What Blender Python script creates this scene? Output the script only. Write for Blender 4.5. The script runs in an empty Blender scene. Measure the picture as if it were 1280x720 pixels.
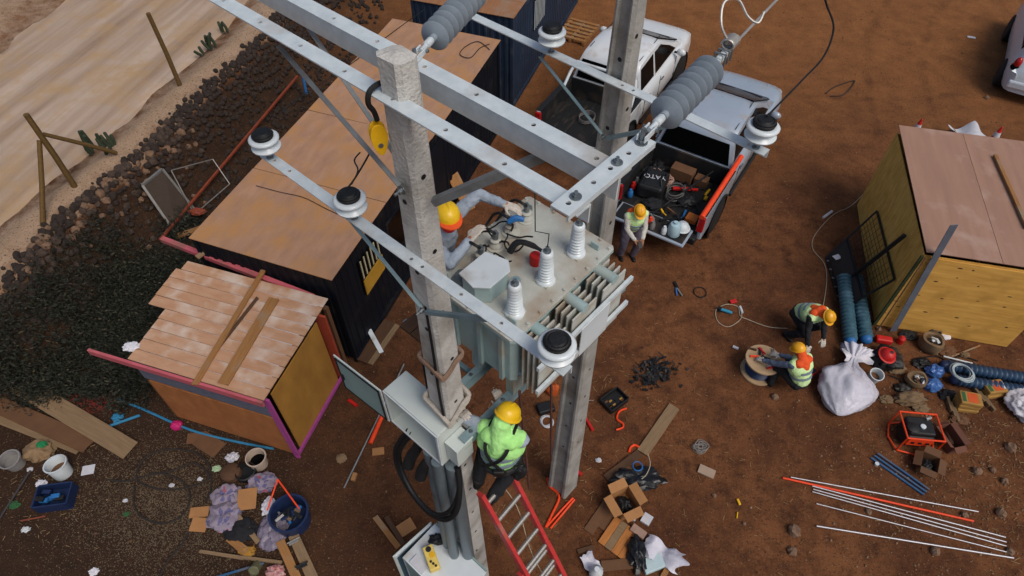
import bpy, bmesh, math, random
from mathutils import Vector, Matrix, Euler, noise
random.seed(7)
scene = bpy.context.scene
COL = scene.collection
R = math.radians
V3 = Vector

# ------------------------------------------------------------------ camera, sky, sun, exposure
FPX, PITCH, CAMH = 830.0, R(50.4), 10.5
cam_d = bpy.data.cameras.new('camera')
cam_d.sensor_width = 36.0
cam_d.lens = 36.0 * FPX / 1280.0
cam_d.clip_start = 0.1
cam_d.clip_end = 2000
cam = bpy.data.objects.new('camera', cam_d)
cam.location = (0, 0, CAMH)
cam.rotation_euler = (R(90) - PITCH, 0, 0)
COL.objects.link(cam)
scene.camera = cam

world = bpy.data.worlds.new('World')
scene.world = world
world.use_nodes = True
wn = world.node_tree
bg = wn.nodes['Background']
sky = wn.nodes.new('ShaderNodeTexSky')
sky.sky_type = 'NISHITA'
sky.sun_disc = False
SUN_EL, SUN_AZ = R(54), R(138)        # azimuth measured from +Y towards +X
sky.sun_elevation = SUN_EL
sky.sun_rotation = SUN_AZ
sky.air_density = 1.0
sky.dust_density = 4.0
wn.links.new(sky.outputs[0], bg.inputs[0])
bg.inputs[1].default_value = 0.092

sun_d = bpy.data.lights.new('sun', 'SUN')
sun_d.energy = 1.45
sun_d.angle = R(30)
sun_d.color = (1.0, 0.95, 0.88)
sun = bpy.data.objects.new('sun', sun_d)
sd = V3((math.sin(SUN_AZ) * math.cos(SUN_EL), math.cos(SUN_AZ) * math.cos(SUN_EL), math.sin(SUN_EL)))
sun.rotation_euler = sd.to_track_quat('Z', 'Y').to_euler()
sun.location = sd * 40
COL.objects.link(sun)

scene.view_settings.view_transform = 'Standard'
scene.view_settings.look = 'None'
scene.view_settings.exposure = 0.14
scene.view_settings.gamma = 1.0
scene.view_settings.use_curve_mapping = False

# ------------------------------------------------------------------ helpers
def G(u, v, z=0.0):
    """the point of the place that lies at height z under photo pixel u, v (from the surveyed camera)"""
    a, b = (u - 640) / FPX, (v - 360) / FPX
    d = (a, math.cos(PITCH) - b * math.sin(PITCH), -math.sin(PITCH) - b * math.cos(PITCH))
    t = (z - CAMH) / d[2]
    return V3((d[0] * t, d[1] * t, z))

def Gp(u, v, p0, n):
    """the point on the plane through p0 with normal n that lies under photo pixel u, v"""
    o = V3((0, 0, CAMH)); d = G(u, v) - o
    return o + d * ((V3(p0) - o).dot(V3(n)) / d.dot(V3(n)))

B1 = G(597, 728)
AV = R(48.5)
Vd = V3((math.cos(AV), math.sin(AV), 0))
Ud = V3((math.sin(AV), -math.cos(AV), 0))
def W(u, v, z):
    """frame of the two-pole structure: u along the crossarms, v from front pole to rear pole"""
    return V3((B1.x, B1.y, 0)) + Ud * u + Vd * v + V3((0, 0, z))

def C(h, k=1.0):
    h = h.lstrip('#')
    out = []
    for i in (0, 2, 4):
        c = int(h[i:i + 2], 16) / 255
        c = c / 12.92 if c <= 0.04045 else ((c + 0.055) / 1.055) ** 2.4
        out.append(c * k)
    return (*out, 1.0)

MATS = {}
def mat(name, hexc, rough=0.75, metal=0.0, hex2=None, scale=6.0, var=0.5, bump=0.15, bscale=60.0, stretch=None,
        dust=None, dust_amt=0.0, spec=0.4, alpha=1.0, trans=0.0, coat=0.0):
    """principled material: two colours mixed by noise (stretch = wood grain along x), fine relief, dusty blotches"""
    if name in MATS:
        return MATS[name]
    m = bpy.data.materials.new(name)
    m.use_nodes = True
    nt = m.node_tree
    N, L = nt.nodes, nt.links
    b = N['Principled BSDF']
    b.inputs['Metallic'].default_value = metal
    b.inputs['Specular IOR Level'].default_value = spec
    b.inputs['Alpha'].default_value = alpha
    b.inputs['Transmission Weight'].default_value = trans
    b.inputs['Coat Weight'].default_value = coat
    tc = N.new('ShaderNodeTexCoord')
    oi = N.new('ShaderNodeObjectInfo')
    ad = N.new('ShaderNodeVectorMath'); ad.operation = 'MULTIPLY_ADD'
    ad.inputs[1].default_value = (1, 1, 1)
    mu = N.new('ShaderNodeVectorMath'); mu.operation = 'SCALE'
    mu.inputs[0].default_value = (7.3, 3.1, 5.7)
    L.new(oi.outputs['Random'], mu.inputs['Scale'])
    L.new(tc.outputs['Object'], ad.inputs[0]); L.new(mu.outputs[0], ad.inputs[2])
    mp = N.new('ShaderNodeMapping')
    if stretch:
        mp.inputs['Scale'].default_value = stretch
    L.new(ad.outputs[0], mp.inputs[0])
    n1 = N.new('ShaderNodeTexNoise'); n1.inputs['Scale'].default_value = scale
    n1.inputs['Detail'].default_value = 6; n1.inputs['Roughness'].default_value = 0.6
    L.new(mp.outputs[0], n1.inputs['Vector'])
    rp = N.new('ShaderNodeValToRGB')
    rp.color_ramp.elements[0].position = 0.5 - 0.28 * 1
    rp.color_ramp.elements[1].position = 0.5 + 0.28 * 1
    c1 = C(hexc); c2 = C(hex2) if hex2 else tuple([c * (1 - var * 0.6) for c in c1[:3]] + [1])
    rp.color_ramp.elements[0].color = c2
    rp.color_ramp.elements[1].color = c1
    L.new(n1.outputs['Fac'], rp.inputs[0])
    col = rp.outputs[0]
    if dust:
        n2 = N.new('ShaderNodeTexNoise'); n2.inputs['Scale'].default_value = 2.3; n2.inputs['Detail'].default_value = 8
        L.new(ad.outputs[0], n2.inputs['Vector'])
        r2 = N.new('ShaderNodeMapRange')
        r2.inputs[1].default_value = 0.62 - dust_amt * 0.35; r2.inputs[2].default_value = 0.78 - dust_amt * 0.2
        L.new(n2.outputs['Fac'], r2.inputs[0])
        mx = N.new('ShaderNodeMix'); mx.data_type = 'RGBA'
        L.new(r2.outputs[0], mx.inputs['Factor']); L.new(col, mx.inputs['A']); mx.inputs['B'].default_value = C(dust)
        col = mx.outputs['Result']
    L.new(col, b.inputs['Base Color'])
    rr = N.new('ShaderNodeMapRange')
    rr.inputs[3].default_value = max(0.02, rough - 0.12); rr.inputs[4].default_value = min(1, rough + 0.12)
    L.new(n1.outputs['Fac'], rr.inputs[0]); L.new(rr.outputs[0], b.inputs['Roughness'])
    if bump:
        n3 = N.new('ShaderNodeTexNoise'); n3.inputs['Scale'].default_value = bscale; n3.inputs['Detail'].default_value = 4
        L.new(mp.outputs[0], n3.inputs['Vector'])
        bp = N.new('ShaderNodeBump'); bp.inputs['Strength'].default_value = bump; bp.inputs['Distance'].default_value = 0.02
        L.new(n3.outputs['Fac'], bp.inputs['Height']); L.new(bp.outputs[0], b.inputs['Normal'])
    MATS[name] = m
    return m

class MB:
    """collects vertices and faces"""
    def __init__(s):
        s.v, s.f = [], []
    def add(s, vs, fs, M=None):
        o = len(s.v)
        s.v += [(M @ V3(p)) if M else V3(p) for p in vs]
        s.f += [tuple(i + o for i in f) for f in fs]
        return s
    def box(s, c, d, M=None):
        x, y, z = d[0] / 2, d[1] / 2, d[2] / 2
        vs = [(c[0] + i * x, c[1] + j * y, c[2] + k * z) for i in (-1, 1) for j in (-1, 1) for k in (-1, 1)]
        return s.add(vs, [(0, 1, 3, 2), (4, 6, 7, 5), (0, 4, 5, 1), (2, 3, 7, 6), (0, 2, 6, 4), (1, 5, 7, 3)], M)
    def beam(s, p, q, w, h, up=(0, 0, 1)):
        M, l = frame(p, q, up)
        return s.box((l / 2, 0, 0), (l, w, h), M)
    def tube(s, pts, r, n=8, caps=True, closed=False):
        pts = [V3(p) for p in pts]
        k = len(pts)
        rs = r if isinstance(r, (list, tuple)) else [r] * k
        rings, prev = [], None
        for i, p in enumerate(pts):
            if closed:
                t = pts[(i + 1) % k] - pts[i - 1]
            else:
                t = pts[min(i + 1, k - 1)] - pts[max(i - 1, 0)]
            t = t.normalized() if t.length > 1e-9 else V3((0, 0, 1))
            if prev is None:
                a = V3((0, 0, 1)) if abs(t.z) < 0.9 else V3((1, 0, 0))
                x = t.cross(a).normalized()
            else:
                x = (prev - t * prev.dot(t))
                x = x.normalized() if x.length > 1e-6 else t.orthogonal().normalized()
            prev = x
            y = t.cross(x)
            rings.append([p + (x * math.cos(2 * math.pi * j / n) + y * math.sin(2 * math.pi * j / n)) * rs[i] for j in range(n)])
        vs = [p for rg in rings for p in rg]
        fs = []
        m = k if closed else k - 1
        for i in range(m):
            a, b = i * n, ((i + 1) % k) * n
            for j in range(n):
                fs.append((a + j, a + (j + 1) % n, b + (j + 1) % n, b + j))
        if caps and not closed:
            fs.append(tuple(range(n - 1, -1, -1)))
            fs.append(tuple((k - 1) * n + j for j in range(n)))
        return s.add(vs, fs)
    def lathe(s, prof, n=20, M=None, caps=True):
        vs = [(r * math.cos(2 * math.pi * j / n), r * math.sin(2 * math.pi * j / n), z) for r, z in prof for j in range(n)]
        fs = []
        for i in range(len(prof) - 1):
            for j in range(n):
                fs.append((i * n + j, i * n + (j + 1) % n, (i + 1) * n + (j + 1) % n, (i + 1) * n + j))
        if caps:
            fs.append(tuple(range(n - 1, -1, -1)))
            fs.append(tuple((len(prof) - 1) * n + j for j in range(n)))
        return s.add(vs, fs, M)
    def prism(s, poly, z0, z1, M=None):
        n = len(poly)
        vs = [(x, y, z0) for x, y in poly] + [(x, y, z1) for x, y in poly]
        fs = [tuple(range(n - 1, -1, -1)), tuple(range(n, 2 * n))]
        fs += [(i, (i + 1) % n, n + (i + 1) % n, n + i) for i in range(n)]
        return s.add(vs, fs, M)
    def ell(s, c, r, nu=14, nv=9, M=None):
        c = V3(c); r = (r, r, r) if not isinstance(r, (tuple, list)) else r
        vs = [(c.x, c.y, c.z - r[2])]
        for i in range(1, nv):
            a = -math.pi / 2 + math.pi * i / nv
            for j in range(nu):
                b = 2 * math.pi * j / nu
                vs.append((c.x + r[0] * math.cos(a) * math.cos(b), c.y + r[1] * math.cos(a) * math.sin(b), c.z + r[2] * math.sin(a)))
        vs.append((c.x, c.y, c.z + r[2]))
        fs = [(0, 1 + (j + 1) % nu, 1 + j) for j in range(nu)]
        for i in range(nv - 2):
            for j in range(nu):
                a = 1 + i * nu
                fs.append((a + j, a + (j + 1) % nu, a + nu + (j + 1) % nu, a + nu + j))
        e = len(vs) - 1; a = 1 + (nv - 2) * nu
        fs += [(a + j, a + (j + 1) % nu, e) for j in range(nu)]
        return s.add(vs, fs, M)
    def cap(s, p, q, r1, r2, n=12):
        """tapered limb with round ends"""
        p, q = V3(p), V3(q)
        s.tube([p, q], [r1, r2], n)
        s.ell(p, r1, n, 8); s.ell(q, r2, n, 8)
        return s

def frame(p, q, up=(0, 0, 1)):
    """matrix with x from p to q; second value is the length"""
    p, q = V3(p), V3(q)
    x = (q - p); l = x.length; x = x.normalized()
    z = V3(up)
    z = z - x * z.dot(x)
    if z.length < 1e-4:
        z = V3((1, 0, 0)) - x * x.x
    z.normalize()
    y = z.cross(x)
    M = Matrix((x, y, z)).transposed().to_4x4()
    M.translation = p
    return M, l

def TR(loc, rz=0.0, rx=0.0, ry=0.0, s=1.0):
    return Matrix.Translation(V3(loc)) @ Euler((rx, ry, rz)).to_matrix().to_4x4() @ Matrix.Scale(s, 4)

WM = {}
def put(o, M, parent):
    WM[o.name] = M
    if parent is not None:
        o.parent = parent
        o.matrix_local = WM[parent.name].inverted() @ M
    else:
        o.matrix_world = M

def mesh_of(name, mb, smooth=False, angle=40):
    me = bpy.data.meshes.new(name)
    me.from_pydata([tuple(p) for p in mb.v], [], mb.f)
    bm = bmesh.new(); bm.from_mesh(me)
    bmesh.ops.recalc_face_normals(bm, faces=bm.faces)
    bm.to_mesh(me); bm.free()
    if smooth:
        me.polygons.foreach_set('use_smooth', [True] * len(me.polygons))
        me.set_sharp_from_angle(angle=R(angle))
    return me

def obj(name, mb, m, parent=None, M=None, smooth=False, bevel=0.0, kind=None, angle=40):
    """one mesh object. Without M its vertices are world points and the origin goes to the parent (or the base); with M they are local to M"""
    if M is None:
        if parent is not None:
            M = WM[parent.name]
        else:
            xs = [p.x for p in mb.v]; ys = [p.y for p in mb.v]; zs = [p.z for p in mb.v]
            M = Matrix.Translation(((min(xs) + max(xs)) / 2, (min(ys) + max(ys)) / 2, min(zs)))
        I = M.inverted()
        mb.v = [I @ p for p in mb.v]
    me = mesh_of(name, mb, smooth, angle)
    me.materials.append(m)
    o = bpy.data.objects.new(name, me)
    COL.objects.link(o)
    put(o, M, parent)
    if bevel:
        md = o.modifiers.new('bevel', 'BEVEL'); md.width = bevel; md.segments = 2; md.limit_method = 'ANGLE'; md.angle_limit = R(35)
        md.harden_normals = False
    if kind:
        o['kind'] = kind
    return o

def tag(o, label, cat, group=None):
    o['label'] = label; o['category'] = cat
    if group: o['group'] = group
    return o

def thing(name, label, cat, loc=(0, 0, 0), rz=0.0, group=None, M=None):
    o = bpy.data.objects.new(name, None)
    o.empty_display_size = 0.2
    COL.objects.link(o)
    put(o, M if M is not None else TR(loc, rz), None)
    return tag(o, label, cat, group)

def copy_tree(o, M):
    """a copy of a thing and of its parts and sub-parts, at matrix M"""
    def rec(a, par, Mn):
        c = a.copy(); COL.objects.link(c)
        c.parent = None
        put(c, Mn, par)
        for ch in [x for x in ALLCH.get(a.name, [])]:
            rec(ch, c, Mn @ (WM[a.name].inverted() @ WM[ch.name]))
        return c
    ALLCH = {}
    for x in bpy.data.objects:
        if x.parent: ALLCH.setdefault(x.parent.name, []).append(x)
    return rec(o, None, M)

def plank(name, p, q, w, t, m, parent=None, up=(0, 0, 1), bevel=0.004, ends=0.0, seed=0):
    """a straight board; local x runs along it so the grain follows it"""
    M, l = frame(p, q, up)
    mb = MB()
    mb.box((l / 2, 0, 0), (l, w, t))
    if ends:
        rn = random.Random(seed)
        mb.v = [V3((v.x + rn.uniform(-ends, ends), v.y + rn.uniform(-ends, ends) * .4, v.z)) for v in mb.v]
    return obj(name, mb, m, parent, M, bevel=bevel)

def pipe(name, pts, r, m, parent=None, n=10, smooth=True, kind=None):
    return obj(name, MB().tube(pts, r, n), m, parent, smooth=smooth, kind=kind)

def spline(pts, k=8, closed=False):
    """Catmull-Rom through the points"""
    pts = [V3(p) for p in pts]
    out, n = [], len(pts)
    for i in range(n if closed else n - 1):
        g = (lambda j: pts[j % n]) if closed else (lambda j: pts[max(0, min(n - 1, j))])
        a, b, c, d = g(i - 1), g(i), g(i + 1), g(i + 2)
        for s in range(k):
            t = s / k
            out.append(0.5 * ((2 * b) + (c - a) * t + (2 * a - 5 * b + 4 * c - d) * t * t + (3 * b - a - 3 * c + d) * t ** 3))
    if not closed: out.append(pts[-1])
    return out

def lump(c, d, seed=0, rough=0.25, freq=2.5, nu=20, nv=12, flat=True, fold=0.0, crease=0.0):
    nu, nv = max(nu, int(nu * 1.7)), int(nv * 1.7)
    """crumpled bag or rag: an uneven rounded body resting on the ground"""
    mb = MB().ell((0, 0, 0), 1.0, nu, nv)
    off = V3((seed * 3.7, seed * 1.3, seed * 7.1))
    out = []
    for p in mb.v:
        k = 1 + rough * noise.noise(p * freq + off) + fold * abs(noise.noise(p * freq * 2.7 + off)) + rough * .4 * noise.noise(p * freq * 2.3 - off)
        if crease: k += crease * ((.35 - abs(noise.noise(p * 2.1 + off))) + .6 * (.3 - abs(noise.noise(p * 4.6 - off))) + .3 * (.3 - abs(noise.noise(p * 9.0 + off))))
        q = p * k
        out.append(V3((c[0] + q.x * d[0], c[1] + q.y * d[1], c[2] + (max(q.z, -0.55) + 0.55) / 1.55 * d[2] if flat else c[2] + q.z * d[2])))
    mb.v = out
    return mb

def sheet(c, d, rz=0.0, seed=0, amp=0.03, freq=4.0, n=16, th=0.004, edge=0.0):
    """a thin wavy sheet (cloth, film, paper) with a little thickness"""
    M = TR(c, rz); vs = []
    off = V3((seed * 5.1, seed * 2.7, 0))
    for k in (1, 0):
        for i in range(n + 1):
            for j in range(n + 1):
                x, y = (i / n - .5), (j / n - .5)
                ex = 1 + edge * noise.noise(V3((x * 3, y * 3, 1)) + off); ey = 1 + edge * noise.noise(V3((x * 3, y * 3, 9)) + off)
                z = amp * (noise.noise(V3((x * d[0] * freq, y * d[1] * freq, 0)) + off) + 0.6)
                vs.append((x * d[0] * ex, y * d[1] * ey, max(z, 0) + k * th + .003))
    fs, m = [], (n + 1) ** 2
    for i in range(n):
        for j in range(n):
            a = i * (n + 1) + j
            fs.append((a, a + n + 1, a + n + 2, a + 1)); fs.append((m + a, m + a + 1, m + a + n + 2, m + a + n + 1))
    for i in range(n):
        for a, b in ((i * (n + 1), (i + 1) * (n + 1)), (i * (n + 1) + n, (i + 1) * (n + 1) + n), (i, i + 1), (n * (n + 1) + i, n * (n + 1) + i + 1)):
            fs.append((a, b, m + b, m + a))
    return MB().add(vs, fs, M)

def holed_plate(l, w, t, holes, r, n=12):
    """flat bar along +x from 0 to l, centred on y, top at z = 0, with real round holes at the given x"""
    mb = MB()
    xs = sorted(holes); cur = 0.0; hw = w / 2
    for h in xs:
        if h - hw > cur + 1e-4:
            mb.box(((cur + h - hw) / 2, 0, -t / 2), (h - hw - cur, w, t))
        sq, rd = [], []
        for j in range(n):
            a = 2 * math.pi * (j + .5) / n
            k = hw / max(abs(math.cos(a)), abs(math.sin(a)))
            sq.append((h + k * math.cos(a), k * math.sin(a))); rd.append((h + r * math.cos(a), r * math.sin(a)))
        vs = [(*p, 0) for p in sq] + [(*p, 0) for p in rd] + [(*p, -t) for p in sq] + [(*p, -t) for p in rd]
        fs = []
        for j in range(n):
            k = (j + 1) % n
            fs += [(j, k, n + k, n + j), (2 * n + j, 3 * n + j, 3 * n + k, 2 * n + k), (n + j, n + k, 3 * n + k, 3 * n + j), (j, 2 * n + j, 2 * n + k, k)]
        mb.add(vs, fs)
        # square corners
        for sx in (-1, 1):
            for sy in (-1, 1):
                pass
        cur = h + hw
    if l > cur + 1e-4:
        mb.box(((cur + l) / 2, 0, -t / 2), (l - cur, w, t))
    return mb

# ------------------------------------------------------------------ materials
CONC = mat('concrete', '#cbc9c3', .88, hex2='#a8a59f', scale=7, bump=.6, bscale=45, dust='#8a857c', dust_amt=.3)
CONC2 = mat('concrete_grey', '#adaba6', .88, hex2='#7e7c76', scale=4, bump=.4, bscale=50, dust='#7a746a', dust_amt=.3)
GALV = mat('galvanised_steel', '#d2dadc', .5, .12, hex2='#b4bfc4', scale=14, bump=.06, bscale=70, dust='#a59c92', dust_amt=.08)
GALVD = mat('weathered_galvanised_steel', '#8f9698', .6, .3, hex2='#6c6a68', scale=8, bump=.1)
STEELT = mat('painted_channel_steel', '#8ba1a6', .55, .2, hex2='#6d858c', scale=6, bump=.08)
BOLT = mat('bolt_steel', '#8d969a', .4, .7, hex2='#6a7074', scale=30)
PORC = mat('white_porcelain', '#d2dadd', .25, hex2='#c3ccd0', scale=4, bump=.02, spec=.5)
RUBB = mat('black_rubber', '#17181b', .6, hex2='#0d0e10', scale=20, bump=.2)
POLY = mat('grey_polymer', '#8d98a2', .55, hex2='#78838d', scale=10, bump=.06)
WIREM = mat('aluminium_wire', '#b8b4ae', .45, .5)
BLKW = mat('black_cable', '#131416', .6, bump=.05)
TANK = mat('transformer_paint', '#9fb3b2', .5, hex2='#88a0a0', scale=5, bump=.06, dust='#a0937f', dust_amt=.32)
LID = mat('dusty_transformer_lid', '#b9bbb4', .65, hex2='#a5a79f', scale=6, bump=.15, dust='#93806a', dust_amt=.5)
CABW = mat('cabinet_grey_paint', '#c3cbc7', .45, hex2='#b5beba', scale=3, bump=.02)
CABIN = mat('cabinet_inside', '#8ba3a0', .5, hex2='#7b9391', scale=3, bump=.02)
WHITEP = mat('white_sheet_metal', '#ccd3d6', .45, hex2='#bcc4c8', scale=3, bump=.03, dust='#9a8f84', dust_amt=.15)
REDP = mat('red_fibreglass', '#c23a38', .5, hex2='#a52e2e', scale=10, dust='#9c6a5e', dust_amt=.2)
ALU = mat('aluminium', '#9a9894', .45, .5, hex2='#7f7c78', scale=20)
ORNG = mat('orange_plastic', '#f04a1c', .5, hex2='#d63c12', scale=10, bump=.03)
YELL = mat('yellow_plastic', '#e3b21c', .45, hex2='#cf9b10', scale=10, bump=.03)
PYEL = mat('pale_yellow_plastic', '#e0c468', .5, hex2='#cdb058', scale=12)
REDC = mat('red_plastic', '#c8221e', .45, hex2='#a81a18', scale=10)
BLUEP = mat('blue_plastic', '#2b6fae', .45, hex2='#235a92', scale=10)
DBLUE = mat('dark_blue_plastic', '#1d2f55', .45, hex2='#16233f', scale=10)
BLK = mat('black_plastic', '#18191b', .55, hex2='#101113', scale=15, bump=.08, dust='#3a332e', dust_amt=.15)
CARD = mat('cardboard', '#a9794a', .85, hex2='#946840', scale=5, bump=.1)
CARDD = mat('dark_cardboard', '#6b4a31', .85, hex2='#583c27', scale=5, bump=.1)
PINE = mat('pine_board', '#a3733f', .8, hex2='#7d5530', scale=5, stretch=(.6, 9, 9), bump=.25, bscale=14, dust='#8d7a63', dust_amt=.3)
OLDW = mat('weathered_board', '#8c7355', .85, hex2='#6d573f', scale=5, stretch=(.6, 9, 9), bump=.3, bscale=14)
DARKW = mat('dark_board', '#5b3f2a', .85, hex2='#412c1d', scale=5, stretch=(.6, 9, 9), bump=.3, bscale=14)
PINKW = mat('pink_painted_board', '#c4616b', .75, hex2='#a84a52', scale=4, stretch=(.7, 5, 5), bump=.2, bscale=16, dust='#8a5a50', dust_amt=.25)
REDW = mat('red_painted_board', '#a8452c', .75, hex2='#8c3824', scale=4, stretch=(.7, 5, 5), bump=.2)
PURPW = mat('magenta_painted_board', '#a8498c', .75, hex2='#8f3c76', scale=4, stretch=(.7, 5, 5), bump=.2)
GREYW = mat('grey_blue_board', '#6b6d7c', .8, hex2='#525462', scale=4, stretch=(.6, 8, 8), bump=.25, bscale=14)
FENCEW = mat('fence_wood', '#6d5228', .85, hex2='#4f3a1c', scale=4, stretch=(.6, 7, 7), bump=.3, bscale=16)
NAVY = mat('navy_cladding', '#10141d', .6, hex2='#0c0f16', scale=2, bump=.04, dust='#262322', dust_amt=.12, spec=.2)
NAVY2 = mat('blue_cladding', '#223146', .6, hex2='#1a2738', scale=2, bump=.04, dust='#40444c', dust_amt=.1)
GLOVE = mat('white_glove', '#cfc8bd', .9, hex2='#a89e92', scale=25, bump=.3, bscale=80)
SKIN = mat('skin', '#9a6a4c', .6, hex2='#875a40', scale=10, bump=.05)
HIVIS = mat('lime_vest', '#b8f09a', .85, hex2='#98da76', scale=9, bump=.9, bscale=16)
HIVIS2 = mat('pale_lime_vest', '#d6f0b2', .85, hex2='#b2d68c', scale=9, bump=.9, bscale=16)
SHIRT = mat('grey_shirt', '#a3aebb', .9, hex2='#7f8a98', scale=8, bump=.9, bscale=16)
DARKC = mat('dark_trousers', '#1c1d22', .9, hex2='#141519', scale=8, bump=.3, bscale=25)
GREYC = mat('grey_trousers', '#5c5460', .9, hex2='#4a4450', scale=8, bump=.3, bscale=25)
HELM = mat('yellow_helmet', '#e9bf1d', .35, hex2='#dcae14', scale=5, bump=.02, spec=.5)
HELMO = mat('amber_helmet', '#e9a81d', .35, hex2='#db9a14', scale=5, bump=.02, spec=.5)
ORCL = mat('orange_cloth', '#e8581f', .8, hex2='#cf4a18', scale=8, bump=.25, bscale=25)
REFL = mat('reflective_tape', '#7e8c98', .45, hex2='#6e7b86', scale=10)
TYRE = mat('tyre', '#151515', .8, hex2='#1f1c1a', scale=12, bump=.3)
GLASS = mat('car_glass', '#0a0c0d', .2, hex2='#070809', scale=3, bump=0, spec=.06)
CARW = mat('white_car_paint', '#d3d6d8', .3, hex2='#c8ccce', scale=2, bump=.0, dust='#b3a698', dust_amt=.15, coat=.4)
CARS = mat('silver_car_paint', '#a3aebb', .3, .15, hex2='#96a2af', scale=2, bump=.0, dust='#a79c92', dust_amt=.15, coat=.4)
TRIM = mat('black_car_trim', '#1a1b1d', .6, hex2='#121315', scale=14, bump=.1)
LINER = mat('black_bed_liner', '#17191b', .7, hex2='#0f1011', scale=8, bump=.15, dust='#3a3028', dust_amt=.25)
CHROME = mat('chrome', '#c2c6c8', .2, .9)
LAMPR = mat('red_tail_lamp', '#b01a1c', .2, hex2='#8c1416', scale=6, bump=0)
LAMPW = mat('clear_lamp', '#cfd4d6', .15, hex2='#b8bec2', scale=6, bump=0)
PLFILM = mat('plastic_film', '#d0cfd8', .28, hex2='#b9b7c4', scale=5, bump=.7, bscale=13, alpha=.92)
SACK = mat('white_sack', '#dcdade', .6, hex2='#c9c6ce', scale=7, bump=.4, bscale=18)
PAPER = mat('white_paper', '#c6c6ca', .85, hex2='#b0b0b6', scale=8)
BROWNP = mat('brown_paper', '#7d6549', .85, hex2='#62503a', scale=8, bump=.3)
ROPE = mat('pale_rope', '#b3a692', .9, hex2='#93866f', scale=30, bump=.4)
PINKR = mat('pink_rope', '#b08f80', .9, hex2='#957668', scale=30, bump=.4)
# ------------------------------------------------------------------ terrain
CREST = [(-25, -14.5), (-6, -13.0), (0, -11.9), (5.5, -10.2), (7.6, -9.15), (9.3, -8.85), (10, -8.55), (10.6, -8.28), (11.25, -8.0), (12.3, -7.68), (13.7, -7.3), (15.0, -6.8), (16.4, -6.4), (18.1, -6.25), (24, -5.2), (34, -3.4), (60, 1.0)]
ROADZ = 1.3
def crest_x(y):
    if y <= CREST[0][0]: return CREST[0][1]
    for (a, xa), (b, xb) in zip(CREST, CREST[1:]):
        if y <= b:
            return xa + (xb - xa) * (y - a) / (b - a)
    return CREST[-1][1]
def smooth(t):
    t = max(0.0, min(1.0, t)); return t * t * (3 - 2 * t)
def gz(x, y):
    s = x - crest_x(y) + .12 * noise.noise(V3((x * .9, y * .9, 3)))
    if s > 1.05:
        z = 0.0
    elif s > 0:
        z = ROADZ * (1 - smooth(s / 1.05))
    else:
        z = ROADZ + .13 * math.exp(-((s + .55) / .3) ** 2) - .05 * math.exp(-((s + 1.25) / .35) ** 2)
        if s < -7: z += min(.5, (-7 - s) * .12)
    far = smooth((math.hypot(x, y - 10) - 16) / 30)
    z += (.006 + .25 * far) * noise.noise(V3((x * .35, y * .35, 0))) + .009 * noise.noise(V3((x * 2.2, y * 2.2, 5))) - .004
    return z

def Gg(u, v, h=0.0):
    z = .5
    for _ in range(12):
        p = G(u, v, z); z = .5 * z + .5 * (gz(p.x, p.y) + h)
    return G(u, v, z)

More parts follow.
